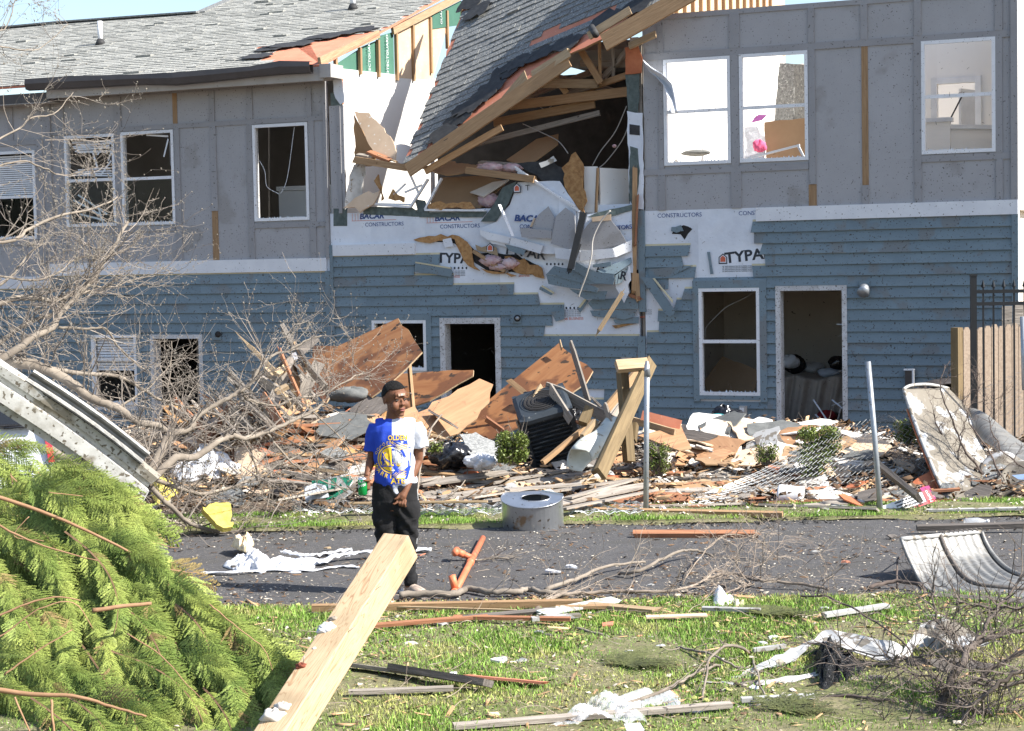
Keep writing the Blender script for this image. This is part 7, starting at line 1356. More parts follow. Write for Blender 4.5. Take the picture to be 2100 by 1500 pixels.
branch([([(1190, 1480), (1350, 1440), (1410, 1415), (1460, 1385), (1480, 1370)], .010, .007, .05), ([(1380, 1330), (1430, 1350), (1480, 1370), (1520, 1378)], .008, .006, .04), ([(1540, 1345), (1500, 1375), (1460, 1400), (1440, 1440)], .010, .006, .14), ([(1540, 1345), (1548, 1380), (1560, 1420), (1580, 1465)], .008, .004, .03)], 'pale crossed sticks on the grass left of the white trim', 'bark', .25, 6)
branch([([(1180, 1292), (1240, 1308), (1285, 1320)], .010, .008, 0)], 'single peeled stick in the middle of the grass', 'bark', 0, 2); branch([([(1640, 1225), (1690, 1275), (1760, 1330), (1850, 1375), (1900, 1400)], .007, .004, .2)], 'dark arching twig over the folded white metal', 'twig_dark', .5, 7); branch([([(1660, 1438), (1740, 1440), (1800, 1448), (1880, 1445)], .010, .006, .02)], 'dark stick behind the bottom right bush', 'twig_dark', .3, 3)
branch([([(975, 1152), (1010, 1148), (1045, 1148)], .008, .006, 0)], 'small twiggy stick beside the orange pipe', 'bark', .9, 9); branch([([(1030, 1010), (1100, 975), (1180, 985), (1230, 990)], .012, .006, .05), ([(1240, 985), (1270, 965), (1320, 962)], .010, .006, .06)], 'bent bare branch on the picket row behind the drum', 'bark', .2, 11); branch([([(720, 1010), (780, 1060), (800, 1040), (850, 1010)], .008, .004, .1), ([(860, 1060), (940, 1030), (960, 990), (955, 960)], .008, .005, .12)], 'pale bent branch between the boy and the duct drum', 'bark', .5, 12)
branch([([(850, 1035), (905, 905), (1000, 870), (1010, 820)], .010, .008, .3), ([(760, 880), (770, 800), (790, 750)], .007, .004, .3), ([(800, 760), (860, 790), (900, 850), (910, 905)], .006, .004, .3)], 'pale thin branches leaning over the sunlit plywood', 'bark', .5, 13, lev=2)
# ---------------------------------------------------------------- boxwoods
def boxwood(px, py, rx, rz, d, label, n=2600, sparse=False, seed=1):
    c = P(px, py, d); r = np.random.default_rng(seed); s = d / 3700; RX, RZ = rx * s, rz * s; t = thing('boxwood_shrub', Vector((c.x, c.y, c.z - RZ)), label, 'shrub')
    u = r.normal(size=(n, 3)); u /= np.linalg.norm(u, axis=1)[:, None]; rad = r.random(n) ** (.45 if not sparse else .9); sg = np.sign(u) * np.abs(u) ** .62
    p = np.array(c) + sg * rad[:, None] * np.array([RX, RX * .8, RZ]); a = r.normal(size=(n, 3)); a /= np.linalg.norm(a, axis=1)[:, None]; b = np.cross(a, r.normal(size=(n, 3))); b /= np.linalg.norm(b, axis=1)[:, None]; L = (.010 + .012 * r.random(n))[:, None]; W_ = L * .42
    V = np.stack([p - a * L, p + b * W_, p + a * L, p - b * W_], 1).reshape(-1, 3); tag(np_mesh('foliage', V, np.arange(4 * n).reshape(-1, 4), 'leaf', t, base=t.location), kind='stuff')
    rr = random.Random(seed); tw = []; b0 = Vector((c.x, c.y, c.z - RZ * 1.1))
    for _ in range(30): q = Vector((c.x + (rr.random() - .5) * 2 * RX, c.y + (rr.random() - .5) * RX, c.z + (rr.random() * 1.6 - .6) * RZ)); grow(tw, b0 + Vector(((rr.random() - .5) * .08, 0, 0)), (q - b0).normalized(), (q - b0).length * .95, .006, 1, rr)
    v, f = tubes(tw, 4); tag(mesh('twigs', v, f, 'twig', t), kind='stuff')
boxwood(1050, 918, 36, 34, 16.7, 'square-clipped yellow-green boxwood left of the condenser', 3400, seed=1); boxwood(1680, 905, 46, 32, 17.4, 'rounded yellow-green boxwood below the right doorway', 3000, seed=2); boxwood(1672, 955, 40, 40, 17.2, 'sparse lower boxwood half buried in white drywall', 900, True, 3); boxwood(1572, 930, 28, 22, 17.5, 'small dusty boxwood on the drywall heap', 700, True, 4); boxwood(1350, 940, 28, 34, 17.2, 'dark green boxwood behind the left galvanised post', 1300, True, 5); boxwood(1865, 885, 34, 26, 17.9, 'boxwood seen through the chain-link beside the metal sheet', 1500, True, 6); boxwood(893, 917, 18, 14, 17.0, 'tiny green shrub sprig beside the boy and the black bag', 400, True, 7)
# ---------------------------------------------------------------- cypress crown lying on the grass
def frond_template(r, n=12):
    """a flat feathery spray along +x: stem, side shoots, scale leaves"""
    V = []; Fq = []
    def quad(a, b, w_):
        a = np.array(a); b = np.array(b); d = b - a; l = np.linalg.norm(d) + 1e-9; s = np.array([-d[1], d[0], 0]) / l * w_; k = len(V)
        V.extend([a - s * .5, a + s * .5 , b + s * .35, b - s * .35]); Fq.append((k, k + 1, k + 2, k + 3))
    z = lambda x: -.22 * x * x
    for i in range(n):
        x = (i + .6) / n; quad((x - 1 / n, 0, z(x - 1 / n)), (x, 0, z(x)), .012)
        for s in (-1, 1):
            L = (.34 * (1 - x) ** .7 + .06) * (.75 + .5 * r.random()); a = math.radians(42 + 12 * r.random()); dr = .10 + .2 * r.random(); m = max(3, int(L / .040))
            for j in range(m):
                q0, q1 = j / m, (j + 1) / m; p0 = (x + L * q0 * math.cos(a), s * L * q0 * math.sin(a), z(x) - dr * L * q0 * q0); p1 = (x + L * q1 * math.cos(a), s * L * q1 * math.sin(a), z(x) - dr * L * q1 * q1); quad(p0, p1, .018)
                if j > 0:
                    for e in (-1, 1): l2 = .074 * (1 - q0 * .6) * (.7 + .6 * r.random()); a2 = s * a + e * .55; quad(p0, (p0[0] + l2 * math.cos(a2), p0[1] + l2 * math.sin(a2), p0[2] - .012 * r.random()), .019)
    return np.array(V), np.array(Fq)
def cypress():
    t = thing('fallen_cypress', G(200, 1480), 'bright green feathery cypress crown lying on the grass at the lower left', 'tree'); r = random.Random(17); nr = np.random.default_rng(5); T = [frond_template(r) for _ in range(5)]
    top = [(-80, 885), (0, 900), (60, 915), (110, 932), (150, 945), (200, 955), (262, 965), (280, 1010), (285, 1075), (330, 1120), (385, 1160), (400, 1200), (430, 1215), (470, 1265), (530, 1290), (590, 1330), (610, 1370), (640, 1420), (690, 1440), (730, 1490), (740, 1540)]
    def ytop(x):
        for (a, b), (c, d) in zip(top, top[1:]):
            if a <= x <= c: return b + (d - b) * (x - a) / (c - a)
        return 2000
    VV = []; FF = []; base = 0; stems = []
    def add(p, d, nrm, L):
        nonlocal base
        V, Fq = T[r.randrange(5)]; x = d.normalized(); z = (nrm - x * nrm.dot(x)).normalized(); y = z.cross(x); A = np.array([tuple(x), tuple(y * (.65 + .35 * r.random())), tuple(z * (.5 + 1.6 * r.random()))]) * L; W = V @ A + np.array(tuple(p)); VV.append(W); FF.append(Fq + base); base += len(W)
    dep = lambda y: 8.25 + (1500 - y) / 600 * 2.1
    cnt = 0
    while cnt < 120:
        x0 = -110 + 640 * r.random(); y0 = 870 + 620 * r.random()
        if y0 < ytop(x0) + 25: continue
        cnt += 1; th = math.radians(12 + 48 * r.random()) if x0 > 120 or r.random() < .6 else math.radians(-5 + 20 * r.random()); Lp = 130 + 190 * r.random(); off = r.random() ** 1.3 * .5; m = 17; pth = []
        for i in range(m + 1):
            q = i / m; a = th + .5 * q * q; x = x0 + Lp * q * math.cos(a); y = y0 + Lp * q * math.sin(a)
            if y < ytop(x) + 4 or x > 740: break
            pth.append((x, y, dep(y) + off - .12 * math.sin(math.pi * q)))
        pts = [P(*q) for q in pth]; pts = [p for p in pts if p.z > .03]
        if len(pts) < 5: continue
        if off < .2 and r.random() < .5: stems.append([(p, .006 - .004 * i / len(pts)) for i, p in enumerate(pts)])
        for i in range(1, len(pts)):
            d = (pts[i] - pts[i - 1]).normalized(); q = i / len(pts)
            for s_ in (-1, 1):
                sd = Vector((-d.z, 0, d.x)) * s_; dr = (d * (.85 + q) + sd * (.75 - .3 * q) + Vector((0, -.15 + .3 * (r.random() - .5), -.25 - .2 * r.random()))).normalized(); add(pts[i], dr, Vector(((r.random() - .5) * .8 + .2, -.9, .5 + (r.random() - .5) * .8)), (.13 + .13 * r.random()) * (1.15 - .35 * q))
        add(pts[-1], d, Vector((.2, -.9, .5)), .2)
    cnt = 0
    while cnt < 620:
        x = -80 + 800 * r.random(); y = 880 + 660 * r.random()
        if y < ytop(x) + 14: continue
        p = P(x, y, dep(y) + .42 + .25 * r.random()); cnt += 1
        if p.z > .02: an = -.3 - .9 * r.random(); add(p, Vector((math.cos(an), -.2, math.sin(an))), Vector(((r.random() - .5), -.85, .5)), .22 + .14 * r.random())
    v, f = tubes(stems, 5); tag(mesh('stems', v, f, 'sprayB', t), kind='stuff')
    for nm, mm, sel in (('foliage', 'sprayA', [i for i in range(len(VV)) if i % 23]), ('dead_foliage', 'spray_dead', [i for i in range(0, len(VV), 23)])):
        A_ = []; B_ = []; k = 0
        for i in sel: A_.append(VV[i]); B_.append(FF[i] - FF[i].min() + k); k += len(VV[i])
        tag(np_mesh(nm, np.concatenate(A_), np.concatenate(B_), mm, t, base=t.location), kind='stuff')
    # deep inner foliage so no gap shows the grass behind
    for (pts, d0, d1, r0, r1) in (([(-60, 1005), (60, 1040), (180, 1090), (280, 1140), (330, 1170)], 9.5, 9.6, .022, .008), ([(-60, 1045), (40, 1100), (120, 1130), (200, 1150)], 9.3, 9.3, .014, .006), ([(190, 1252), (250, 1244), (310, 1238)], 8.85, 9.0, .022, .018), ([(-60, 1408), (60, 1424), (150, 1428), (230, 1450), (300, 1470)], 8.3, 8.3, .024, .010), ([(-60, 1290), (40, 1245), (110, 1225), (165, 1232)], 8.8, 8.9, .013, .006), ([(-60, 1330), (10, 1300), (80, 1250), (150, 1236), (190, 1290)], 8.7, 8.8, .010, .005), ([(8, 1385), (70, 1340), (148, 1292)], 8.5, 8.6, .010, .007), ([(30, 1430), (60, 1500), (90, 1540)], 8.2, 8.1, .010, .006), ([(105, 1435), (110, 1500), (115, 1540)], 8.2, 8.1, .012, .008), ([(260, 1300), (330, 1345), (380, 1400), (420, 1440)], 8.6, 8.4, .008, .004), ([(430, 1240), (490, 1290), (540, 1330), (560, 1380)], 8.9, 8.7, .008, .003), ([(60, 1060), (30, 1100), (90, 1110)], 9.4, 9.3, .006, .004), ([(100, 1010), (170, 1018)], 9.4, 9.5, .006, .004)):
        pa = limb_path(pts, d0 - .12, d1 - .10, r0 * .55, r1 * .5, wig=.002); v, f = tubes([pa], 8); mesh('branch', v, f, 'sprayB', t, smooth=True)
    tw = []
    for _ in range(420):
        x = -60 + 720 * r.random(); y = 950 + 560 * r.random()
        if y < ytop(x) + 40: continue
        p = P(x, y, 8.5 + (1500 - y) / 600 * 2.1 + .25 * r.random())
        if p.z > .02: grow(tw, p, Vector((r.random() - .2, r.random() - .5, -.3 - r.random() * .4)).normalized(), .25, .004, 0, r, 0)
    v, f = tubes(tw, 4); tag(mesh('inner_twigs', v, f, 'sprayB', t), kind='stuff')
cypress()
def sprig(px, py, L, label, seed):
    r = random.Random(seed); t = thing('cypress_sprig', G(px, py), label, 'sprig'); VV = []; FF = []; base = 0
    for k in range(7):
        V, Fq = frond_template(r, 12); a = -.5 + k * .35 + r.random() * .3; x = Vector((math.cos(a), math.sin(a) * .9, .12 + .2 * r.random())).normalized(); z = Z; y = z.cross(x).normalized(); z = x.cross(y); A = np.array([tuple(x), tuple(y), tuple(z)]) * L; W = V @ A + np.array(tuple(G(px, py) + Z * .05)); VV.append(W); FF.append(Fq + base); base += len(W)
    tag(np_mesh('foliage', np.concatenate(VV), np.concatenate(FF), 'sprig_dull', t, base=t.location), kind='stuff')
mt['sprig_dull'] = M('dry_cypress_sprig', (.13, .14, .045), (.07, .08, .03), 5, rough=.7, bump=0, island=.4)
sprig(1565, 1278, .30, 'olive cypress sprig on the grass above the white trim', 1); sprig(1280, 1385, .28, 'dull cypress sprig on the grass right of the rusty board', 2); sprig(1600, 1480, .28, 'dark cypress sprig at the bottom edge behind the shingle piece', 3)
# ================================================================ grass, litter
def blades(name, n, px0, px1, y0, y1, hmin, hmax, mat, seed, zf, keep=None, lean=.5, label=None):
    r = np.random.default_rng(seed); x = px0 + (px1 - px0) * r.random(n); y = y0 + (y1 - y0) * r.random(n)
    den = np.sin(x * 2.9 + 1.3 * np.sin(y * 2.3)) * np.sin(y * 3.7 + x) + .5 * np.sin(x * 7.3 + y * 5.1) + .35 * np.sin(x * 17 - y * 13); k = r.random(n) < np.clip(.72 + .4 * den, .34, 1)
    x, y, den = x[k], y[k], den[k]; n = len(x); z = np.full(n, zf); h = (hmin + (hmax - hmin) * r.random(n) ** 1.6) * (1 + .35 * np.clip(den, -1, 1)); a = r.random(n) * 6.283; w_ = .0016 + .0022 * r.random(n); lx = (r.random(n) - .5) * lean * 2 * h; ly = (r.random(n) - .5) * lean * 2 * h
    b = np.stack([x, y, z], 1); s = np.stack([np.cos(a) * w_, np.sin(a) * w_, np.zeros(n)], 1); m_ = np.stack([lx * .35, ly * .35, h * .6], 1); t_ = np.stack([lx, ly, h], 1)
    V = np.stack([b - s, b + s, b + m_ + s * .7, b + m_ - s * .7, b + t_], 1).reshape(-1, 3); i0 = np.arange(n) * 5; Fq = np.concatenate([np.stack([i0, i0 + 1, i0 + 2], 1), np.stack([i0, i0 + 2, i0 + 3], 1), np.stack([i0 + 3, i0 + 2, i0 + 4], 1)])
    return tag(np_mesh(name, V, Fq, mat), label, 'grass', kind='stuff')
blades('grass', 175000, -3.2, 3.1, 8.0, 11.28, .008, .030, 'grass', 1, .026, label='patchy short green grass of the near lawn'); blades('dry_grass', 26000, -3.2, 3.1, 8.0, 11.4, .006, .024, 'dryg', 7, .026, lean=.9, label='dry straw-coloured grass mixed into the near lawn'); blades('tall_grass', 5000, -3.2, 3.2, 8.0, 11.2, .025, .06, 'grass2', 2, .03, label='taller bright grass tufts in the near lawn'); blades('verge_grass', 90000, -4.6, 4.6, 14.68, 15.5, .008, .034, 'grass', 3, .042, label='narrow strip of grass along the far road edge')
def litter(name, n, x0, x1, y0, y1, s0, s1, mat, seed, label, flat_=.25, lift=.03, cat='litter', long_=1.0, zoff=None):
    r = np.random.default_rng(seed); x = x0 + (x1 - x0) * r.random(n); y = y0 + (y1 - y0) * r.random(n); k = r.random(n) < np.clip(.5 + .5 * np.sin(x * 1.9 + seed) * np.sin(y * 2.3 + seed) + .3 * np.sin(x * 6.1), .1, 1); x, y = x[k], y[k]; n = len(x)
    z = np.array([gz(a, b) for a, b in zip(x, y)]) + lift * r.random(n) + (zoff if zoff is not None else .02); s = (s0 + (s1 - s0) * r.random(n) ** 2.2)[:, None]; a = r.random(n) * 6.283; nn = np.stack([(r.random(n) - .5) * 2 * flat_, (r.random(n) - .5) * 2 * flat_, np.ones(n)], 1); nn /= np.linalg.norm(nn, axis=1)[:, None]
    u = np.stack([np.cos(a), np.sin(a), np.zeros(n)], 1); u -= nn * (u * nn).sum(1)[:, None]; v = np.cross(nn, u); p = np.stack([x, y, z], 1); j = lambda: (.6 + .8 * r.random(n))[:, None]; lg = long_
    V = np.stack([p - u * s * j() * lg - v * s * j() * .5, p + u * s * j() * lg - v * s * j() * .5, p + u * s * j() * lg * .8 + v * s * j() * .6, p - u * s * j() * lg * .8 + v * s * j() * .6, p + nn * s * .25], 1).reshape(-1, 3); i0 = np.arange(n) * 5
    Fq = np.concatenate([np.stack([i0, i0 + 1, i0 + 4], 1), np.stack([i0 + 1, i0 + 2, i0 + 4], 1), np.stack([i0 + 2, i0 + 3, i0 + 4], 1), np.stack([i0 + 3, i0, i0 + 4], 1), np.stack([i0 + 1, i0, i0 + 3], 1)]); return tag(np_mesh(name, V, Fq, mat), label, cat, kind='stuff')
for nm, c, d in (('pale_chips', (.62, .56, .46), (.4, .34, .26)), ('brown_leaves', (.16, .095, .05), (.07, .045, .03)), ('dark_bits', (.04, .038, .036), (.02, .02, .02)), ('tan_splinters', (.52, .34, .19), (.34, .2, .1)), ('moss', (.34, .34, .12), (.22, .24, .07))): mt[nm] = M(nm, c, d, 5, rough=.9, bump=0, island=.35)
L_ = litter
L_('moss_clumps', 24000, -3.2, 3.1, 8.0, 11.4, .005, .020, 'moss', 1, 'yellow-green moss and clover clumps in the near lawn', 1.1, .02); L_('leaf_litter', 5200, -3.2, 3.1, 8.0, 11.4, .005, .022, 'brown_leaves', 2, 'dead brown leaf litter in the near lawn', .7, .02); L_('pale_chips', 2600, -3.2, 3.1, 8.0, 11.6, .004, .022, 'pale_chips', 3, 'pale plaster and wood chips scattered over the near lawn', .5, .03); L_('straw', 2600, -3.2, 3.1, 8, 11.4, .006, .02, 'tan_splinters', 4, 'straw-like splinters scattered over the near lawn', .4, .03, long_=4)
L_('road_grit', 9000, -4.5, 4.5, 11.2, 14.8, .003, .012, 'pale_chips', 5, 'pale grit and chips scattered over the asphalt', .3, .004, zoff=.013); L_('road_leaves', 4000, -4.5, 4.5, 11.2, 14.8, .004, .018, 'brown_leaves', 6, 'brown bits and twigs scattered over the asphalt', .4, .006, long_=2, zoff=.014); L_('edge_dirt', 5000, -4.5, 4.5, 11.15, 11.6, .004, .02, 'brown_leaves', 7, 'brown dirt line along the near road edge', .8, .012, zoff=.012); L_('road_edge_bits', 3600, -5, 5, 14.45, 14.85, .004, .022, 'dark_bits', 8, 'line of dark bits along the far road edge', .8, .012, zoff=.015)  # last one: dark flakes scattered along the far asphalt edge
L_('verge_litter', 3200, -5, 5, 14.7, 15.6, .005, .025, 'pale_chips', 9, 'pale rubble crumbs on the verge', .8, .05, zoff=.04)
L_('wood_rubble', 8000, -5.5, 6, 15.4, 21.5, .006, .040, 'tan_splinters', 10, 'tan splinters and bark fragments covering the debris field', .9, .12, long_=2.2); L_('dark_rubble', 19000, -6, 6.5, 15.4, 22, .008, .05, 'brown_leaves', 11, 'dark shingle crumbs and leaves covering the debris field', .9, .12); L_('white_rubble', 7000, -5.5, 6, 15.6, 21.5, .006, .035, 'pale_chips', 12, 'pale plaster crumbs covering the debris field', .8, .13); L_('black_rubble', 5000, -6, 6.5, 15.5, 22, .01, .05, 'dark_bits', 13, 'black felt fragments covering the debris field', .8, .10)
L_('plaster_rubble', 3500, 1.2, 4.6, 17.2, 21.5, .01, .055, 'plaster', 14, 'white plaster rubble piled under the right house windows', .5, .05)
# ================================================================ the boy
def boy():
    base = G(812, 1221); base.z = .012; S = 980.0; ox = 350.0
    def B(cx, cy, y=0.0): return Vector((base.x + (cx - ox) / S, base.y + y, base.z + (1440 - cy) / S))
    t = thing('person', base, 'boy in half blue half white basketball shirt and black joggers holding a green soda can', 'person')
    def solid(name, parts, mat, voxel, parent=t, smooth=.5, it=6):
        vs = []; fs = []
        for v, f in parts:
            k = len(vs); vs += v; fs += [tuple(i + k for i in q) for q in f]
        me = bpy.data.meshes.new(name); me.from_pydata([tuple(v) for v in vs], [], fs); o = bpy.data.objects.new('tmp', me); COL.objects.link(o)
        m = o.modifiers.new('r', 'REMESH'); m.mode = 'VOXEL'; m.voxel_size = voxel; m2 = o.modifiers.new('s', 'SMOOTH'); m2.factor = smooth; m2.iterations = it
        out = bpy.data.meshes.new_from_object(o.evaluated_get(bpy.context.evaluated_depsgraph_get())); bpy.data.objects.remove(o)
        out.transform(Matrix.Translation(-base)); out.polygons.foreach_set('use_smooth', [True] * len(out.polygons)); out.name = name; return link(name, out, mat, parent, Matrix.Translation(base))
    def rings(rs, n=20):
        """rs: (centre, half width along ax, half depth, ax)"""
        vs = []; fs = []
        for (c, a, b, ax) in rs:
            ax = Vector(ax).normalized(); up = (Vector(rs[-1][0]) - Vector(rs[0][0])).normalized(); by = up.cross(ax).normalized()
            for k in range(n): th = 6.28318 * k / n; cs, sn = math.cos(th), math.sin(th); vs.append(Vector(c) + ax * a * math.copysign(abs(cs) ** .85, cs) + by * b * math.copysign(abs(sn) ** .85, sn))
        m = len(rs)
        for i in range(m - 1):
            for k in range(n): fs.append((i * n + k, i * n + (k + 1) % n, (i + 1) * n + (k + 1) % n, (i + 1) * n + k))
        fs.append(tuple(range(n))[::-1]); fs.append(tuple((m - 1) * n + k for k in range(n))); return vs, fs
    def limb(pts, n=12): return tubes([[(Vector(p), r) for p, r in pts]], n)
    def ell(c, rx, ry, rz, M_=None, n=16):
        vs = []; fs = []
        for j in range(n + 1):
            for i in range(n): a, b = 6.28318 * i / n, math.pi * j / n; v = Vector((rx * math.cos(a) * math.sin(b), ry * math.sin(a) * math.sin(b), rz * math.cos(b))); vs.append(Vector(c) + (M_ @ v if M_ else v))
        for j in range(n):
            for i in range(n): fs.append((j * n + i, (j + 1) * n + i, (j + 1) * n + (i + 1) % n, j * n + (i + 1) % n))
        return vs, fs
    X = Vector((1, 0, 0))
    # ---- head, turned to his left
    hc = B(374, 180, .0); RY = Matrix.Rotation(math.radians(34), 3, 'Z') @ Matrix.Rotation(math.radians(-4), 3, 'Y')
    H = lambda x, y, z: hc + RY @ Vector((x, y, z))           # face looks to local -y
    def hell(x, y, z, rx, ry, rz, n=14): return ell(H(x, y, z), rx, ry, rz, RY, n)
    head = [hell(0, .010, .022, .074, .090, .082, 22), hell(0, -.022, -.035, .058, .062, .066, 18), hell(0, -.040, -.082, .036, .040, .028), hell(-.030, -.052, -.030, .026, .026, .028), hell(.030, -.052, -.030, .026, .026, .028), hell(0, -.074, .030, .048, .016, .022), hell(-.028, -.077, .008, .02, .008, .007), hell(.028, -.077, .008, .02, .008, .007), hell(-.040, -.062, -.045, .026, .024, .030), hell(.040, -.062, -.045, .026, .024, .030),
            hell(0, -.088, -.036, .014, .015, .011), hell(-.013, -.082, -.038, .009, .010, .008), hell(.013, -.082, -.038, .009, .010, .008), hell(0, -.083, -.020, .008, .011, .020), hell(0, -.074, -.068, .024, .014, .016), hell(0, -.058, -.106, .024, .020, .014)]
    for s in (-1, 1): head += [hell(s * .076, .010, -.008, .008, .016, .026), hell(s * .079, .016, .006, .006, .012, .014)]
    neck = rings([(B(352, 350, .02), .056, .052, X), (B(356, 300, .015), .046, .046, X), (B(366, 250, .015), .045, .048, X), (B(370, 215, .01), .05, .05, X)])
    chest = rings([(B(352, 640, .01), .10, .07, X), (B(352, 430, .01), .125, .075, X), (B(354, 355, .02), .10, .05, X)])
    # ---- arms: his right (our left) hangs bent with the can, his left crosses to the hip
    sh_r, el_r, wr_r = B(238, 372, .02), B(212, 560, .035), B(186, 672, -.075); sh_l, el_l, wr_l = B(508, 372, .02), B(512, 590, .035), B(436, 762, -.09)
    arms = [limb([(sh_r, .045), (sh_r.lerp(el_r, .5), .036), (el_r, .029), (el_r.lerp(wr_r, .3), .030), (el_r.lerp(wr_r, .75), .022), (wr_r, .019)]), limb([(sh_l, .045), (sh_l.lerp(el_l, .5), .037), (el_l, .030), (el_l.lerp(wr_l, .3), .031), (el_l.lerp(wr_l, .75), .023), (wr_l, .020)])]
    # hand round the can
    cc = B(160, 732, -.10); ch = .118; cr = .030; hand = []
    pr = cc + Vector((.026, .028, .012)); hand.append(limb([(wr_r, .019), (wr_r.lerp(pr, .5), .022), (pr, .025), (pr + Vector((.0, -.004, -.035)), .021)], 10)); hand.append(ell(pr + Vector((.004, .006, -.01)), .018, .026, .036))
    for k, (dz, l) in enumerate(((.030, .92), (.010, 1.0), (-.010, .97), (-.029, .82))):
        pts = []
        for j in range(7): a = math.radians(40 + (j / 6) * 165 * l); rr_ = cr + .0085; pts.append((cc + Vector((rr_ * math.cos(a), rr_ * math.sin(a), dz - .004 * j / 6)), .0088 - .0022 * j / 6))
        hand.append(limb(pts, 8))
    pts = []
    for j in range(5): a = math.radians(25 - (j / 4) * 100); pts.append((cc + Vector(((cr + .010) * math.cos(a), (cr + .010) * math.sin(a), .034 + .012 * j / 4)), .0105 - .003 * j / 4))
    hand.append(limb(pts, 8))
    # left hand: loose fist, forefinger and thumb together
    pl = wr_l + Vector((-.022, -.012, -.036)); hl = [limb([(wr_l, .020), (wr_l.lerp(pl, .5), .023), (pl, .027), (pl + Vector((-.014, -.004, -.022)), .022)], 10), ell(pl + Vector((-.006, 0, -.008)), .030, .020, .032)]
    for k in range(4):
        b0 = pl + Vector((-.030 + .016 * k, -.004 - .002 * k, -.022 - .004 * k)); d1 = Vector((-.010 + .002 * k, -.012, -.020)); d2 = Vector((.0 if k else -.014, .004 if k else -.006, -.014 if k else -.008)); d3 = Vector((.006 if k else -.012, .014 if k else 0, .002)); hl.append(limb([(b0 - d1 * .4, .0095), (b0 + d1, .0092), (b0 + d1 + d2, .0084), (b0 + d1 + d2 + d3, .0068)], 8))
    b0 = pl + Vector((-.030, -.010, .0)); hl.append(limb([(b0 + Vector((.014, 0, .006)), .011), (b0 + Vector((-.006, -.010, -.012)), .0095), (b0 + Vector((-.024, -.012, -.020)), .0075)], 8))
    body = solid('body', head + [neck, chest] + arms + hand + hl + [limb([(B(300, 900, .0), .07), (B(290, 1000, 0), .055), (B(288, 1180, .01), .042), (B(300, 1400, .02), .032)]), limb([(B(420, 900, 0), .07), (B(430, 1000, 0), .055), (B(432, 1180, .01), .042), (B(440, 1400, .0), .032)]), limb([(B(352, 900, 0), .09), (B(352, 640, .01), .10)])], 'skin', .0042, it=3)
    # ---- face details
    for s in (-1, 1):
        e = H(s * .029, -.0785, -.007); mesh('eye', *ell(e, .0095, .0055, .0038, RY, 12), 'eyewhite', body, smooth=True); mesh('iris', *ell(H(s * .029 + .001, -.0825, -.0065), .0052, .0032, .0048, RY, 10), 'iris', body, smooth=True)
        v, f = tubes([[(H(s * (.014 + .008 * k), -.0845 + .0016 * k * k * .9, .0115 + .003 * math.sin(k * 1.0)), .0026 - .0003 * k) for k in range(5)]], 6); mesh('eyebrow', v, f, 'hair', body, smooth=True)
        v, f = tubes([[(H(s * (.018 + .0055 * k), -.0825 + .0012 * k * k, -.0030 + .0022 * math.sin(k * .8)), .0013) for k in range(5)]], 6); mesh('eyelid', v, f, 'skin_dark', body, smooth=True)
        mesh('nostril', *ell(H(s * .007, -.0955, -.0435), .003, .003, .002, RY, 8), 'skin_dark', body)
    mesh('upper_lip', *ell(H(0, -.0835, -.0655), .019, .007, .0042, RY, 12), 'lip', body, smooth=True); mesh('lower_lip', *ell(H(0, -.0830, -.0760), .017, .0075, .0050, RY, 12), 'lip2', body, smooth=True); mesh('mouth', *ell(H(0, -.0865, -.0705), .012, .0045, .0018, RY, 10), 'skin_dark', body)
    ps = sheet('plaster_strip', [H(-.026, -.0915, .020), H(.024, -.0935, .020), H(.024, -.0915, .036), H(-.026, -.089, .036)], .002, 'bandage', body); sheet('plaster_pad', [H(-.010, -.0945, .022), H(.006, -.0950, .022), H(.006, -.0930, .034), H(-.010, -.0925, .034)], .002, 'soffit', ps)
    # ---- hair: close cropped cap
    def hairf(u, v):
        a = u * 6.28318; b = v * (1.72 - .62 * max(0, min(1, (.15 - math.sin(a)) / .7))); k = 1 + .012 * math.sin(a * 23) * math.sin(b * 31); return H(.0775 * math.cos(a) * math.sin(b) * k, .011 + .0945 * math.sin(a) * math.sin(b) * k, .021 + .094 * math.cos(b) * k)
    grid('hair', hairf, 60, 22, 'hair', body, thick=.001)
    # ---- joggers
    def seg(pts): return rings([(B(cx, cy, y), w_ / S, d, X) for cx, cy, w_, y, d in pts], 22)
    pants = solid('trousers', [seg([(300, 1130, 62, .01, .062), (294, 1040, 70, .0, .070), (288, 960, 78, .0, .080), (300, 860, 92, .0, .088), (330, 790, 110, .0, .09), (352, 700, 130, .005, .088)]), seg([(432, 1130, 60, .01, .060), (436, 1040, 66, .0, .068), (438, 960, 76, .0, .080), (425, 860, 92, .0, .088), (390, 790, 110, .0, .09), (362, 700, 130, .005, .088)]),
              seg([(455, 1400, 34, .01, .040), (450, 1380, 40, .01, .046), (436, 1290, 48, .015, .052), (430, 1200, 55, .02, .058), (432, 1120, 60, .01, .062)]), seg([(318, 1395, 30, .04, .036), (314, 1375, 40, .04, .046), (306, 1290, 48, .035, .052), (300, 1200, 55, .02, .058), (300, 1120, 62, .01, .062)]), seg([(360, 720, 146, .0, .098), (358, 800, 148, .0, .10), (358, 880, 140, .0, .096), (360, 925, 110, .0, .08)][::-1])], 'joggers', .006, it=5)
    for v in pants.data.vertices:
        x, y, z = v.co; v.co = v.co + v.normal * (.0055 * math.sin(z * 48 + x * 38 + 2.2 * math.sin(x * 26 + z * 9)) * (1 if z < .62 else .4) + .004 * math.sin(z * 95 - x * 60) * (z < .5))
    for nm, pts in (('trouser_stripe', [(502, 760, -.01), (508, 860, -.01), (504, 960, -.005), (496, 1060, 0), (490, 1130, 0)]),): tube(nm, smooth_line([B(*p) for p in pts]), .0022, 'foam', pants, seg=6)
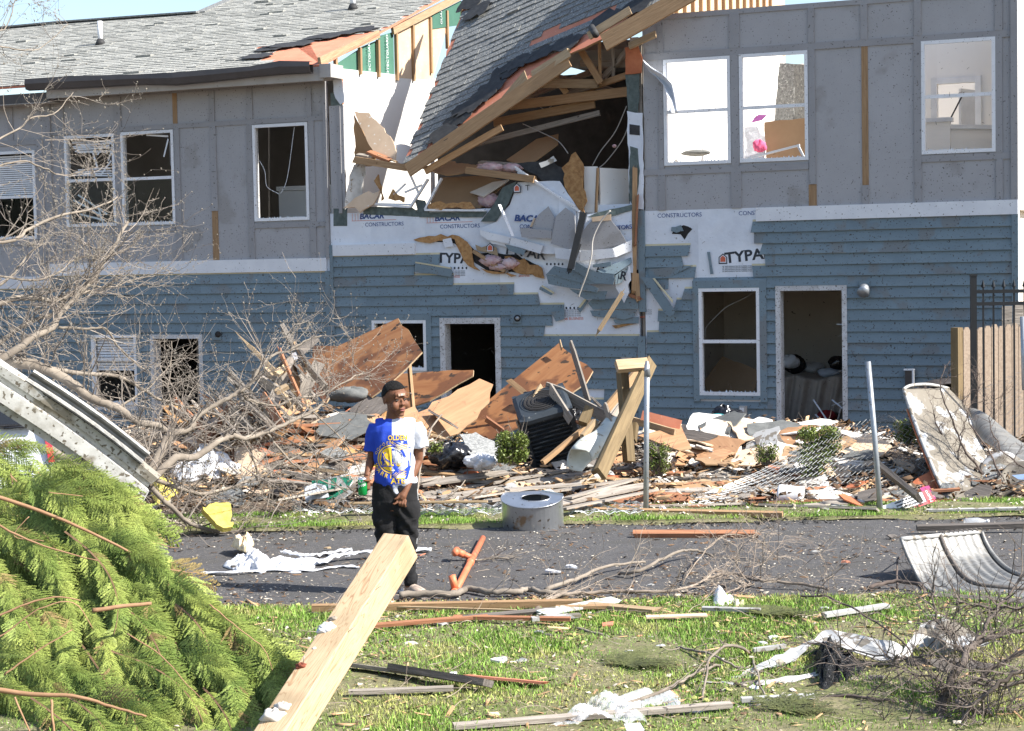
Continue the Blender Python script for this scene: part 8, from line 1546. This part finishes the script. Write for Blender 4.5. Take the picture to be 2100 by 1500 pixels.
    # ---- shoes
    for (cx, cy, y, tx) in ((466, 1440, -.02, .10), (330, 1436, .03, -.04)):
        c = B(cx, cy, y); d = Vector((.62 if tx > 0 else -.35, -.78, 0)).normalized(); s_ = Vector((-d.y, d.x, 0)); k = 10; vs = []; fs = []; pr = [(-.075, .022, .055), (-.05, .033, .062), (0, .036, .056), (.05, .042, .045), (.09, .040, .036), (.118, .026, .024)]
        for (a, w_, h) in pr:
            for j in range(k): th = math.pi * j / (k - 1); vs.append(c + d * a + s_ * w_ * math.cos(th) + Z * (.010 + h * math.sin(th) ** .8))
            vs.append(c + d * a - s_ * w_ + Z * .0); vs.append(c + d * a + s_ * w_)
        q = k + 2
        for i in range(len(pr) - 1):
            for j in range(q): fs.append((i * q + j, i * q + (j + 1) % q, (i + 1) * q + (j + 1) % q, (i + 1) * q + j))
        fs.append(tuple(range(q))[::-1]); fs.append(tuple((len(pr) - 1) * q + j for j in range(q))); sh_ = mesh('shoe', vs, fs, 'shoe', t, smooth=True); box('sole', c + d * .018 + Z * .004, d, s_, Z, .19, .075, .014, 'foam', sh_)
    # ---- shirt
    tor = seg([(375, 795, 8, -.09, .012), (372, 770, 96, -.0, .10), (368, 735, 136, .0, .108), (366, 690, 136, .0, .104), (362, 620, 130, .0, .098), (358, 540, 130, .0, .096), (358, 460, 136, .005, .096), (360, 405, 150, .01, .090), (362, 365, 152, .012, .078), (362, 338, 112, .014, .058), (360, 318, 62, .016, .048)])
    tor2 = seg([(345, 735, 108, 0, .10), (348, 700, 122, 0, .10), (350, 650, 116, 0, .092)])
    slv = [limb([(B(250, 350, .014), .050), (B(236, 400, .016), .058), (B(222, 460, .022), .056), (B(216, 518, .026), .056)], 14), limb([(B(496, 350, .014), .050), (B(512, 400, .016), .058), (B(520, 450, .022), .058), (B(527, 500, .026), .060)], 14), limb([(B(300, 345, .014), .045), (B(250, 355, .014), .045)], 12), limb([(B(420, 345, .014), .045), (B(496, 355, .014), .045)], 12)]
    shirt = solid('t_shirt', [tor, tor2] + slv, 'shirt_blue', .006, it=3); me = shirt.data; me.materials.append(mt['shirt_white']); me.materials.append(mt['skin'])
    sp = (348 - ox) / S; r = random.Random(1)
    # cloth folds
    for v in me.vertices:
        x, y, z = v.co; f = .0028 * math.sin(z * 55 + x * 40 + 2 * math.sin(x * 30)) * max(0, min(1, (z - .6) * 6)) * max(0, min(1, (1.08 - z) * 6)); v.co = v.co + v.normal * (f + .002 * math.sin(x * 90 - z * 35))
    for p in me.polygons: p.material_index = 1 if p.center.x > sp + .004 * p.center.z else 0
    tube('collar', [B(360 + 58 * math.cos(a * .3927), 326 + (34 if math.sin(a * .3927) < 0 else 10) * -math.sin(a * .3927), .014 + .054 * math.sin(a * .3927)) for a in range(17)], .0065, 'shirt_blue', shirt, seg=8)
    # ---- print: projected on to the shirt front
    bvh = BVHTree.FromPolygons([tuple(v.co) for v in me.vertices], [tuple(p.vertices) for p in me.polygons])
    def decal(me2, mat, name, off):
        bm = bmesh.new(); bm.from_mesh(me2); bmesh.ops.triangulate(bm, faces=bm.faces)
        for _ in range(3):
            es = [e for e in bm.edges if e.calc_length() > .014]
            if es: bmesh.ops.subdivide_edges(bm, edges=es, cuts=1, use_grid_fill=False)
        for v in bm.verts:
            h = bvh.ray_cast(Vector((v.co.x, -.5, v.co.z)), Vector((0, 1, 0)))
            v.co.y = (h[0].y if h[0] else -.08) - off
        me3 = bpy.data.meshes.new(name); bm.to_mesh(me3); bm.free(); link(name, me3, mat, shirt, Matrix.Translation(base))
    L2 = lambda cx, cy: Vector(((cx - ox) / S, 0, (1440 - cy) / S))
    def poly(pts, mat, name, off=.0025): m_ = bpy.data.meshes.new('p'); m_.from_pydata([tuple(L2(*p)) for p in pts], [], [tuple(range(len(pts)))]); decal(m_, mat, name, off)
    def band(pts, w_, mat, name, off=.003, closed=False):
        n = len(pts); vs = []; fs = []
        for i in range(n):
            a = Vector(pts[max(0, i - 1)]); b = Vector(pts[min(n - 1, i + 1)]); d = (b - a).normalized(); s_ = Vector((-d.y, d.x)) * w_ / 2; p = Vector(pts[i]); vs += [tuple(L2(*(p + s_))), tuple(L2(*(p - s_)))]
        fs = [(2 * i, 2 * i + 1, 2 * i + 3, 2 * i + 2) for i in range(n - 1)]; m_ = bpy.data.meshes.new('p'); m_.from_pydata(vs, [], fs); decal(m_, mat, name, off)
    def words(s, cx, cy, h, mat, name='print_letters', rot=0, sx=1.0, off=.0032, bold=.0):
        cu = bpy.data.curves.new('t', 'FONT'); cu.body = s; cu.size = h * 1.4 / S; cu.align_x = 'CENTER'; cu.align_y = 'CENTER'; cu.resolution_u = 2; cu.offset = bold; o = bpy.data.objects.new('t', cu); COL.objects.link(o); m_ = bpy.data.meshes.new_from_object(o.evaluated_get(bpy.context.evaluated_depsgraph_get())); bpy.data.objects.remove(o); m_.materials.clear()
        m_.transform(Matrix.Translation(L2(cx, cy)) @ Matrix.Rotation(rot, 4, 'Y') @ Matrix.Rotation(math.pi / 2, 4, 'X') @ Matrix.Diagonal((sx, 1, 1, 1))); decal(m_, mat, name, off)
    arc = lambda cx, cy, r_, a0, a1, n=14: [(cx + r_ * math.cos(math.radians(a0 + (a1 - a0) * i / n)), cy - r_ * math.sin(math.radians(a0 + (a1 - a0) * i / n))) for i in range(n + 1)]
    poly(arc(349, 562, 78, 90, 270), 'gold', 'print_disc'); band(arc(349, 562, 88, 90, 270), 7, 'gold', 'print_ring'); band([(282, 575), (290, 520), (292, 600)], 9, 'shirt_blue', 'print_bridge', .0035); band([(290, 520), (310, 560), (347, 585)], 6, 'shirt_blue', 'print_bridge', .0035); band([(276, 606), (347, 606)], 9, 'shirt_blue', 'print_bridge', .0035)
    for k in range(6): band([(300 + 8 * k, 560 + 3 * k), (300 + 8 * k, 600)], 2.5, 'shirt_blue', 'print_cable', .0035)
    for k, ch_ in enumerate('GOLDEN'): a = math.radians(158 - k * 13.5); words(ch_, 349 + 106 * math.cos(a), 562 - 106 * math.sin(a), 20, 'gold', rot=-(math.pi / 2 - a))
    for k, ch_ in enumerate('WARRI'): a = math.radians(206 + k * 15); words(ch_, 349 + 112 * math.cos(a), 562 - 112 * math.sin(a), 26, 'gold', rot=-(a + math.pi / 2), bold=.0008)
    poly([(352, 442), (450, 448), (452, 470), (474, 500), (470, 610), (446, 690), (352, 690)], 'shirt_blue', 'print_panel', .002)
    band(arc(349, 562, 72, -90, 90), 6, 'white_p', 'print_ring'); band([(352, 555), (420, 552)], 4, 'white_p', 'print_line'); band([(380, 495), (376, 560), (380, 625)], 4, 'white_p', 'print_line'); band(arc(430, 562, 42, 120, 240), 4, 'white_p', 'print_line'); band([(352, 600), (410, 603)], 10, 'gold', 'print_bar'); band([(352, 585), (412, 592)], 3, 'gold', 'print_bar')
    for dy in (0, 12, 24): band([(356, 452 + dy), (400, 480 + dy), (440, 470 + dy), (452, 476 + dy)], 3.2, 'gold', 'print_line'); band([(354, 690 - dy), (398, 655 - dy), (440, 668 - dy)], 3.2, 'gold', 'print_line')
    band([(452, 500), (462, 500), (464, 610)], 4, 'white_p', 'print_line'); words('OLDEN', 390, 428, 31, 'gold', sx=.86, bold=.001, off=.0045); words('ATE', 387, 702, 36, 'gold', sx=1, bold=.0012, off=.0045); poly([(352, 410), (432, 412), (432, 446), (352, 446)], 'shirt_blue', 'print_panel', .003); poly([(352, 682), (425, 682), (425, 722), (352, 722)], 'shirt_blue', 'print_panel', .003)
    words('GOLDEN STATE', 392, 742, 12, 'navy', sx=.8)
    # ---- the can he holds
    can_t = thing('drink_can', cc - Z * ch / 2, 'green soda can with white lettering gripped in the hand of the boy', 'can'); cb = can(cc - Z * ch / 2, cr, ch, 'can_green', 'alu', can_t)
    for k, ch_ in enumerate('Sprite'):
        a = math.radians(-90 + (k - 3.4) * 19); pos = cc + Vector((math.cos(a) * (cr + .0008), math.sin(a) * (cr + .0008), .002 + .003 * k)); nn = Vector((math.cos(a), math.sin(a), 0)); xx = Vector((-math.sin(a), math.cos(a), 0)); text(ch_, .034, frame(pos, xx, Z, nn), 'foam', cb, ext=.0006, shear=.2)
    for a_ in (-118, -75): a = math.radians(a_); pos = cc + Vector((math.cos(a) * (cr + .0008), math.sin(a) * (cr + .0008), .030)); nn = Vector((math.cos(a), math.sin(a), 0)); xx = Vector((-math.sin(a), math.cos(a), 0)); sheet('can_star', [pos + xx * p + Z * q for p, q in ((-.012, -.004), (.0, .016), (.012, -.004), (0, .002))], .001, 'foam', cb)
def skin_mat(name, c, sss=.1):
    m, t, b = nodes(name); b.inputs['Base Color'].default_value = (*c, 1); b.inputs['Roughness'].default_value = .62; b.inputs['Specular IOR Level'].default_value = .28; b.inputs['Subsurface Weight'].default_value = sss; b.inputs['Subsurface Radius'].default_value = (.4, .15, .08); b.inputs['Subsurface Scale'].default_value = .02; return m
mt['skin'] = skin_mat('dark_brown_skin', (.165, .073, .040)); mt['skin_dark'] = skin_mat('skin_shadow_line', (.05, .02, .012), 0); mt['lip'] = skin_mat('upper_lip', (.20, .07, .055)); mt['lip2'] = skin_mat('lower_lip', (.36, .13, .12)); mt['eyewhite'] = flat('eye_white', (.20, .17, .15), .8); mt['iris'] = flat('dark_iris', (.012, .008, .006), .5)
mt['hair'] = M('black_cropped_hair', (.014, .012, .011), (.006, .005, .005), 120, rough=.9, bump=1.2, bscale=240); mt['bandage'] = flat('skin_plaster', (.40, .25, .18), .8); mt['joggers'] = M('black_fleece', (.016, .016, .018), (.010, .010, .011), 9, rough=.95, bump=.5, bscale=14, vary=0); mt['shoe'] = M('beige_slip_on', (.52, .42, .34), (.40, .31, .25), 30, rough=.9, bump=.3)
mt['shirt_blue'] = M('royal_blue_cotton', (.022, .07, .50), (.018, .055, .42), 4, rough=.85, bump=.12, bscale=120, vary=0); mt['shirt_white'] = M('white_cotton', (.56, .58, .65), (.50, .52, .59), 4, rough=.85, bump=.12, bscale=120, vary=0); mt['gold'] = flat('gold_print', (.80, .52, .03), .7); mt['white_p'] = flat('white_print', (.72, .73, .8), .7)
boy()
# ================================================================ things inside the rooms, small wall debris
def IS(name, pts, m, label, cat, th=.012, jag=.01): return sheet(name, [W3(*q) for q in pts], th, m, label=label, cat=cat, jag=jag, step=.12)
IS('cardboard', ((1449, 790, -1.2), (1478, 727, -1.3), (1556, 760, -1.0), (1552, 812, -.8), (1452, 812, -.8)), 'card', 'brown cardboard sheet inside the low window of the right house', 'cardboard')
IS('paper_label', ((1470, 787, -1.17), (1489, 768, -1.19), (1507, 777, -1.12), (1489, 800, -1.05)), 'soffit', 'white printed paper stuck on the brown cardboard', 'paper', .003, 0)
IS('roof_scrap', ((1588, 250, -2.6), (1600, 130, -2.6), (1631, 132, -2.5), (1628, 250, -2.5)), 'shingle_d', 'left half of a dark gritty slab standing in the upper room', 'roofing', .03); IS('roof_scrap', ((1629, 250, -2.45), (1632, 132, -2.5), (1662, 134, -2.2), (1662, 250, -2.2)), 'shingle_d', 'right half of a dark gritty slab standing in the upper room', 'roofing', .03)
IS('cardboard', ((1568, 252, -1.0), (1600, 248, -1.0), (1662, 241, -.9), (1662, 335, -.8), (1572, 335, -.8)), 'card', 'brown cardboard box side behind the second upper window', 'cardboard'); IS('papers', ((1527, 262, -1.2), (1555, 262, -1.2), (1570, 280, -1.0), (1568, 335, -.9), (1527, 335, -.9)), 'bluewhite', 'crumpled white papers heaped behind the second upper window', 'paper', .02, .03)
for k, (a, b, c, d) in enumerate(((1532, 326, 1640, 298), (1636, 298, 1648, 322))): plank('window_frame', W3(a, b, -.5), W3(c, d, -.5), .04, .03, 'vinyl', 0, label=('long' if k == 0 else 'short') + ' side of a loose white frame behind the second upper window', cat='frame')
def umbrella():
    c = W3(1556, 232, -.7); t = thing('parasol', c - Z * .2, 'small purple-pink toy umbrella hanging behind the second upper window', 'umbrella'); a = W3(1547, 226, -.7); b = W3(1553, 250, -.7); tube('stick', [a, b], .006, 'plum', t)
    p = [W3(1556, 236, -.72), W3(1573, 236, -.7), W3(1562, 247, -.68), W3(1541, 252, -.68), W3(1547, 242, -.7)]; sheet('canopy', p, .01, 'lilac', t)
mt['lilac'] = flat('lilac_cloth', (.42, .12, .36), .8); mt['pinkc'] = flat('pink_cloth', (.75, .12, .25), .8); mt['redcloth'] = flat('dark_red_cloth', (.22, .01, .015), .9)
umbrella(); lump('pink_cloth', W3(1558, 300, -.7), (.09, .06, .08), 'pinkc', 'bright pink cloth bundle on the sill of the second upper window', 'cloth', 3, .2, 20)
lump('dark_box', W3(1428, 314, -1.2), (.22, .2, .05), 'felt2', 'low grey boxy object on the floor behind the first upper window', 'box', 5, .08, 12)
o_ = tube('rod', [W3(1947, 248, -1.6), W3(1977, 190, -1.6)], .012, 'iron', label='thin black rod sticking up behind the right upper window', cat='rod')
def bed():
    t = thing('bed', W3(1665, 870, -1.6), 'unmade bed under a rumpled taupe blanket inside the right doorway', 'bed'); a = W3(1600, 790, -1.3); b = W3(1745, 790, -1.5)
    g = -.36; zt = W3(1660, 775, -1.4).z
    c = wp(WU(1672, 800, -1.9)[0], (zt + g) / 2 - .03, -2.1); box('mattress', c, U, -N, Z, 1.6, 1.3, zt - g - .1, 'soffit', t)
    def f(u, v):
        q = wp(WU(1606, 800, -1.4)[0] + .95 * u, 0, 0); fold = .05 * math.sin(u * 21 + 3 * v) + .03 * math.sin(u * 47 + v * 8); zz = zt - (zt - g) * max(0, (v - .35) / .65) * (.95 - .25 * u) + .03 * math.sin(u * 9) ; return Vector((q.x, q.y, zz)) + N * (-2.3 + .95 * min(1, v / .35) + fold * (v > .3) + .08 * max(0, v - .35))
    grid('blanket', f, 44, 22, 'taupe', t, thick=.01)
mt['taupe'] = M('taupe_blanket', (.46, .39, .32), (.36, .30, .25), 6, rough=.95, bump=.3)
bed()
for (x, y, o, r3, m, l) in ((1618, 742, -1.8, (.16, .1, .10), 'foam', 'white pillow slumped left in the right doorway'), (1630, 748, -2.0, (.17, .1, .13), 'black', 'black cushion behind the white pillow in the doorway'), (1665, 755, -2.2, (.2, .14, .09), 'soffit', 'rumpled cream pillow at the back of the bed'), (1718, 745, -2.0, (.14, .1, .10), 'black', 'black cushion at the right side of the bed'), (1700, 765, -1.9, (.16, .12, .07), 'soffit_w2', 'pale blue pillow in front of the right black cushion'), (1695, 855, -1.1, (.15, .12, .09), 'redcloth', 'dark red cloth heap on the floor by the bed')): lump('pillow' if m != 'redcloth' else 'cloth', W3(x, y, o), r3, m, l, 'pillow' if m != 'redcloth' else 'cloth', x, .15, 24, .5)
for k, (a, b, c, d) in enumerate(((1706, 820, 1728, 838), (1706, 832, 1728, 824), (1708, 768, 1726, 760), (1716, 665, 1728, 666), (1720, 690, 1730, 686), (1672, 850, 1690, 870), (1668, 820, 1700, 868), (1716, 872, 1724, 838))): plank('blind_slat', W3(a, b, -.25 - .1 * (k % 3)), W3(c, d, -.2), .025, .003, 'vinyl', .4, label=['upper crossed', 'lower crossed', 'tilted middle', 'stubby top', 'tiny second', 'floor-level left', 'long slanting', 'upright right'][k] + ' white slat in the right doorway', cat='slat', group='broken blind slats in the doorway')
tube('cable', smooth_line([W3(x, y, -.3) for x, y in ((1552, 597), (1520, 615), (1490, 630), (1468, 650), (1448, 672), (1446, 690))]), .006, 'soffit', label='thin white cable draped inside the low right window', cat='cable')
# twigs and splinters stuck to the walls by the storm
def splat():
    r = random.Random(44); P_ = []
    for _ in range(1300):
        x = r.choice([690 + 620 * r.random(), 1330 + 740 * r.random(), 110 + 560 * r.random()]); y = (560 + 320 * r.random() ** .7) if r.random() < .75 else 40 + 480 * r.random()
        if 690 < x < 1325 and y < 520: continue
        o = .045 if y > 450 else .034; p = W3(x, y, o); a = r.random() * 3.14; L = .010 + .07 * r.random() ** 4; d = U * math.cos(a) * L + Z * math.sin(a) * L; P_.append([(p, .0028), (p + d * .5 + N * .004, .0034), (p + d, .0015)])
    v, f = tubes(P_, 4); o = mesh('stuck_splinters', v, f, 'wood_dark'); tag(o, 'dark bark splinters and twigs plastered over the house fronts', 'debris', kind='stuff')
splat()
# small loose scraps on the lawn and road
def scraps():
    r = random.Random(77); kinds = (('foam', 'white plastic scrap'), ('bluewhite', 'crumpled white paper scrap'), ('wood_pale', 'pale wood chip'), ('wood_dark', 'dark bark piece'), ('shingle_d', 'black shingle crumb'), ('deck', 'rusty board chip'), ('gyp', 'plaster chunk'), ('metal_w', 'bent white metal offcut'), ('insul_c', 'cream foam lump'))
    for i in range(64):
        m, d = r.choice(kinds); x, y = (700 + 1250 * r.random(), 1250 + 240 * r.random()) if i < 46 else (450 + 1400 * r.random(), 1100 + 120 * r.random()); c = G(x, y) + Z * .028; s = .018 + .035 * r.random() ** 1.5; n_ = r.choice((4, 5, 6)); a0 = r.random() * 6; el = .4 + .6 * r.random()
        pts = [c + Vector((s * math.cos(a0 + 6.283 * k / n_) * (.7 + .6 * r.random()), s * el * math.sin(a0 + 6.283 * k / n_) * (.7 + .6 * r.random()), s * .5 * r.random())) for k in range(n_)]
        sheet(d.split()[-1], pts, .006 + .01 * r.random(), m, label=auto(d, x, y), cat='scrap', group='small scraps on lawn and road', jag=s * .12, step=.03, bend=s * .2, seed=i)
    tw = []
    for _ in range(260): c = G(560 + 1500 * r.random(), 1235 + 260 * r.random()) + Z * (.02 + .03 * r.random()); grow(tw, c, Vector((r.random() - .5, r.random() - .5, .05 * r.random())).normalized(), .06 + .22 * r.random(), .0028, 1 if r.random() < .2 else 0, r, 0)
    for _ in range(150): c = G(430 + 1600 * r.random(), 1095 + 135 * r.random()) + Z * .012; grow(tw, c, Vector((r.random() - .5, r.random() - .5, 0)).normalized(), .04 + .14 * r.random(), .0022, 0, r, 0)
    v, f = tubes(tw, 4); tag(mesh('loose_twigs', v, f, 'twigmix'), 'thin broken twigs strewn over lawn and asphalt', 'twigs', kind='stuff')
scraps()
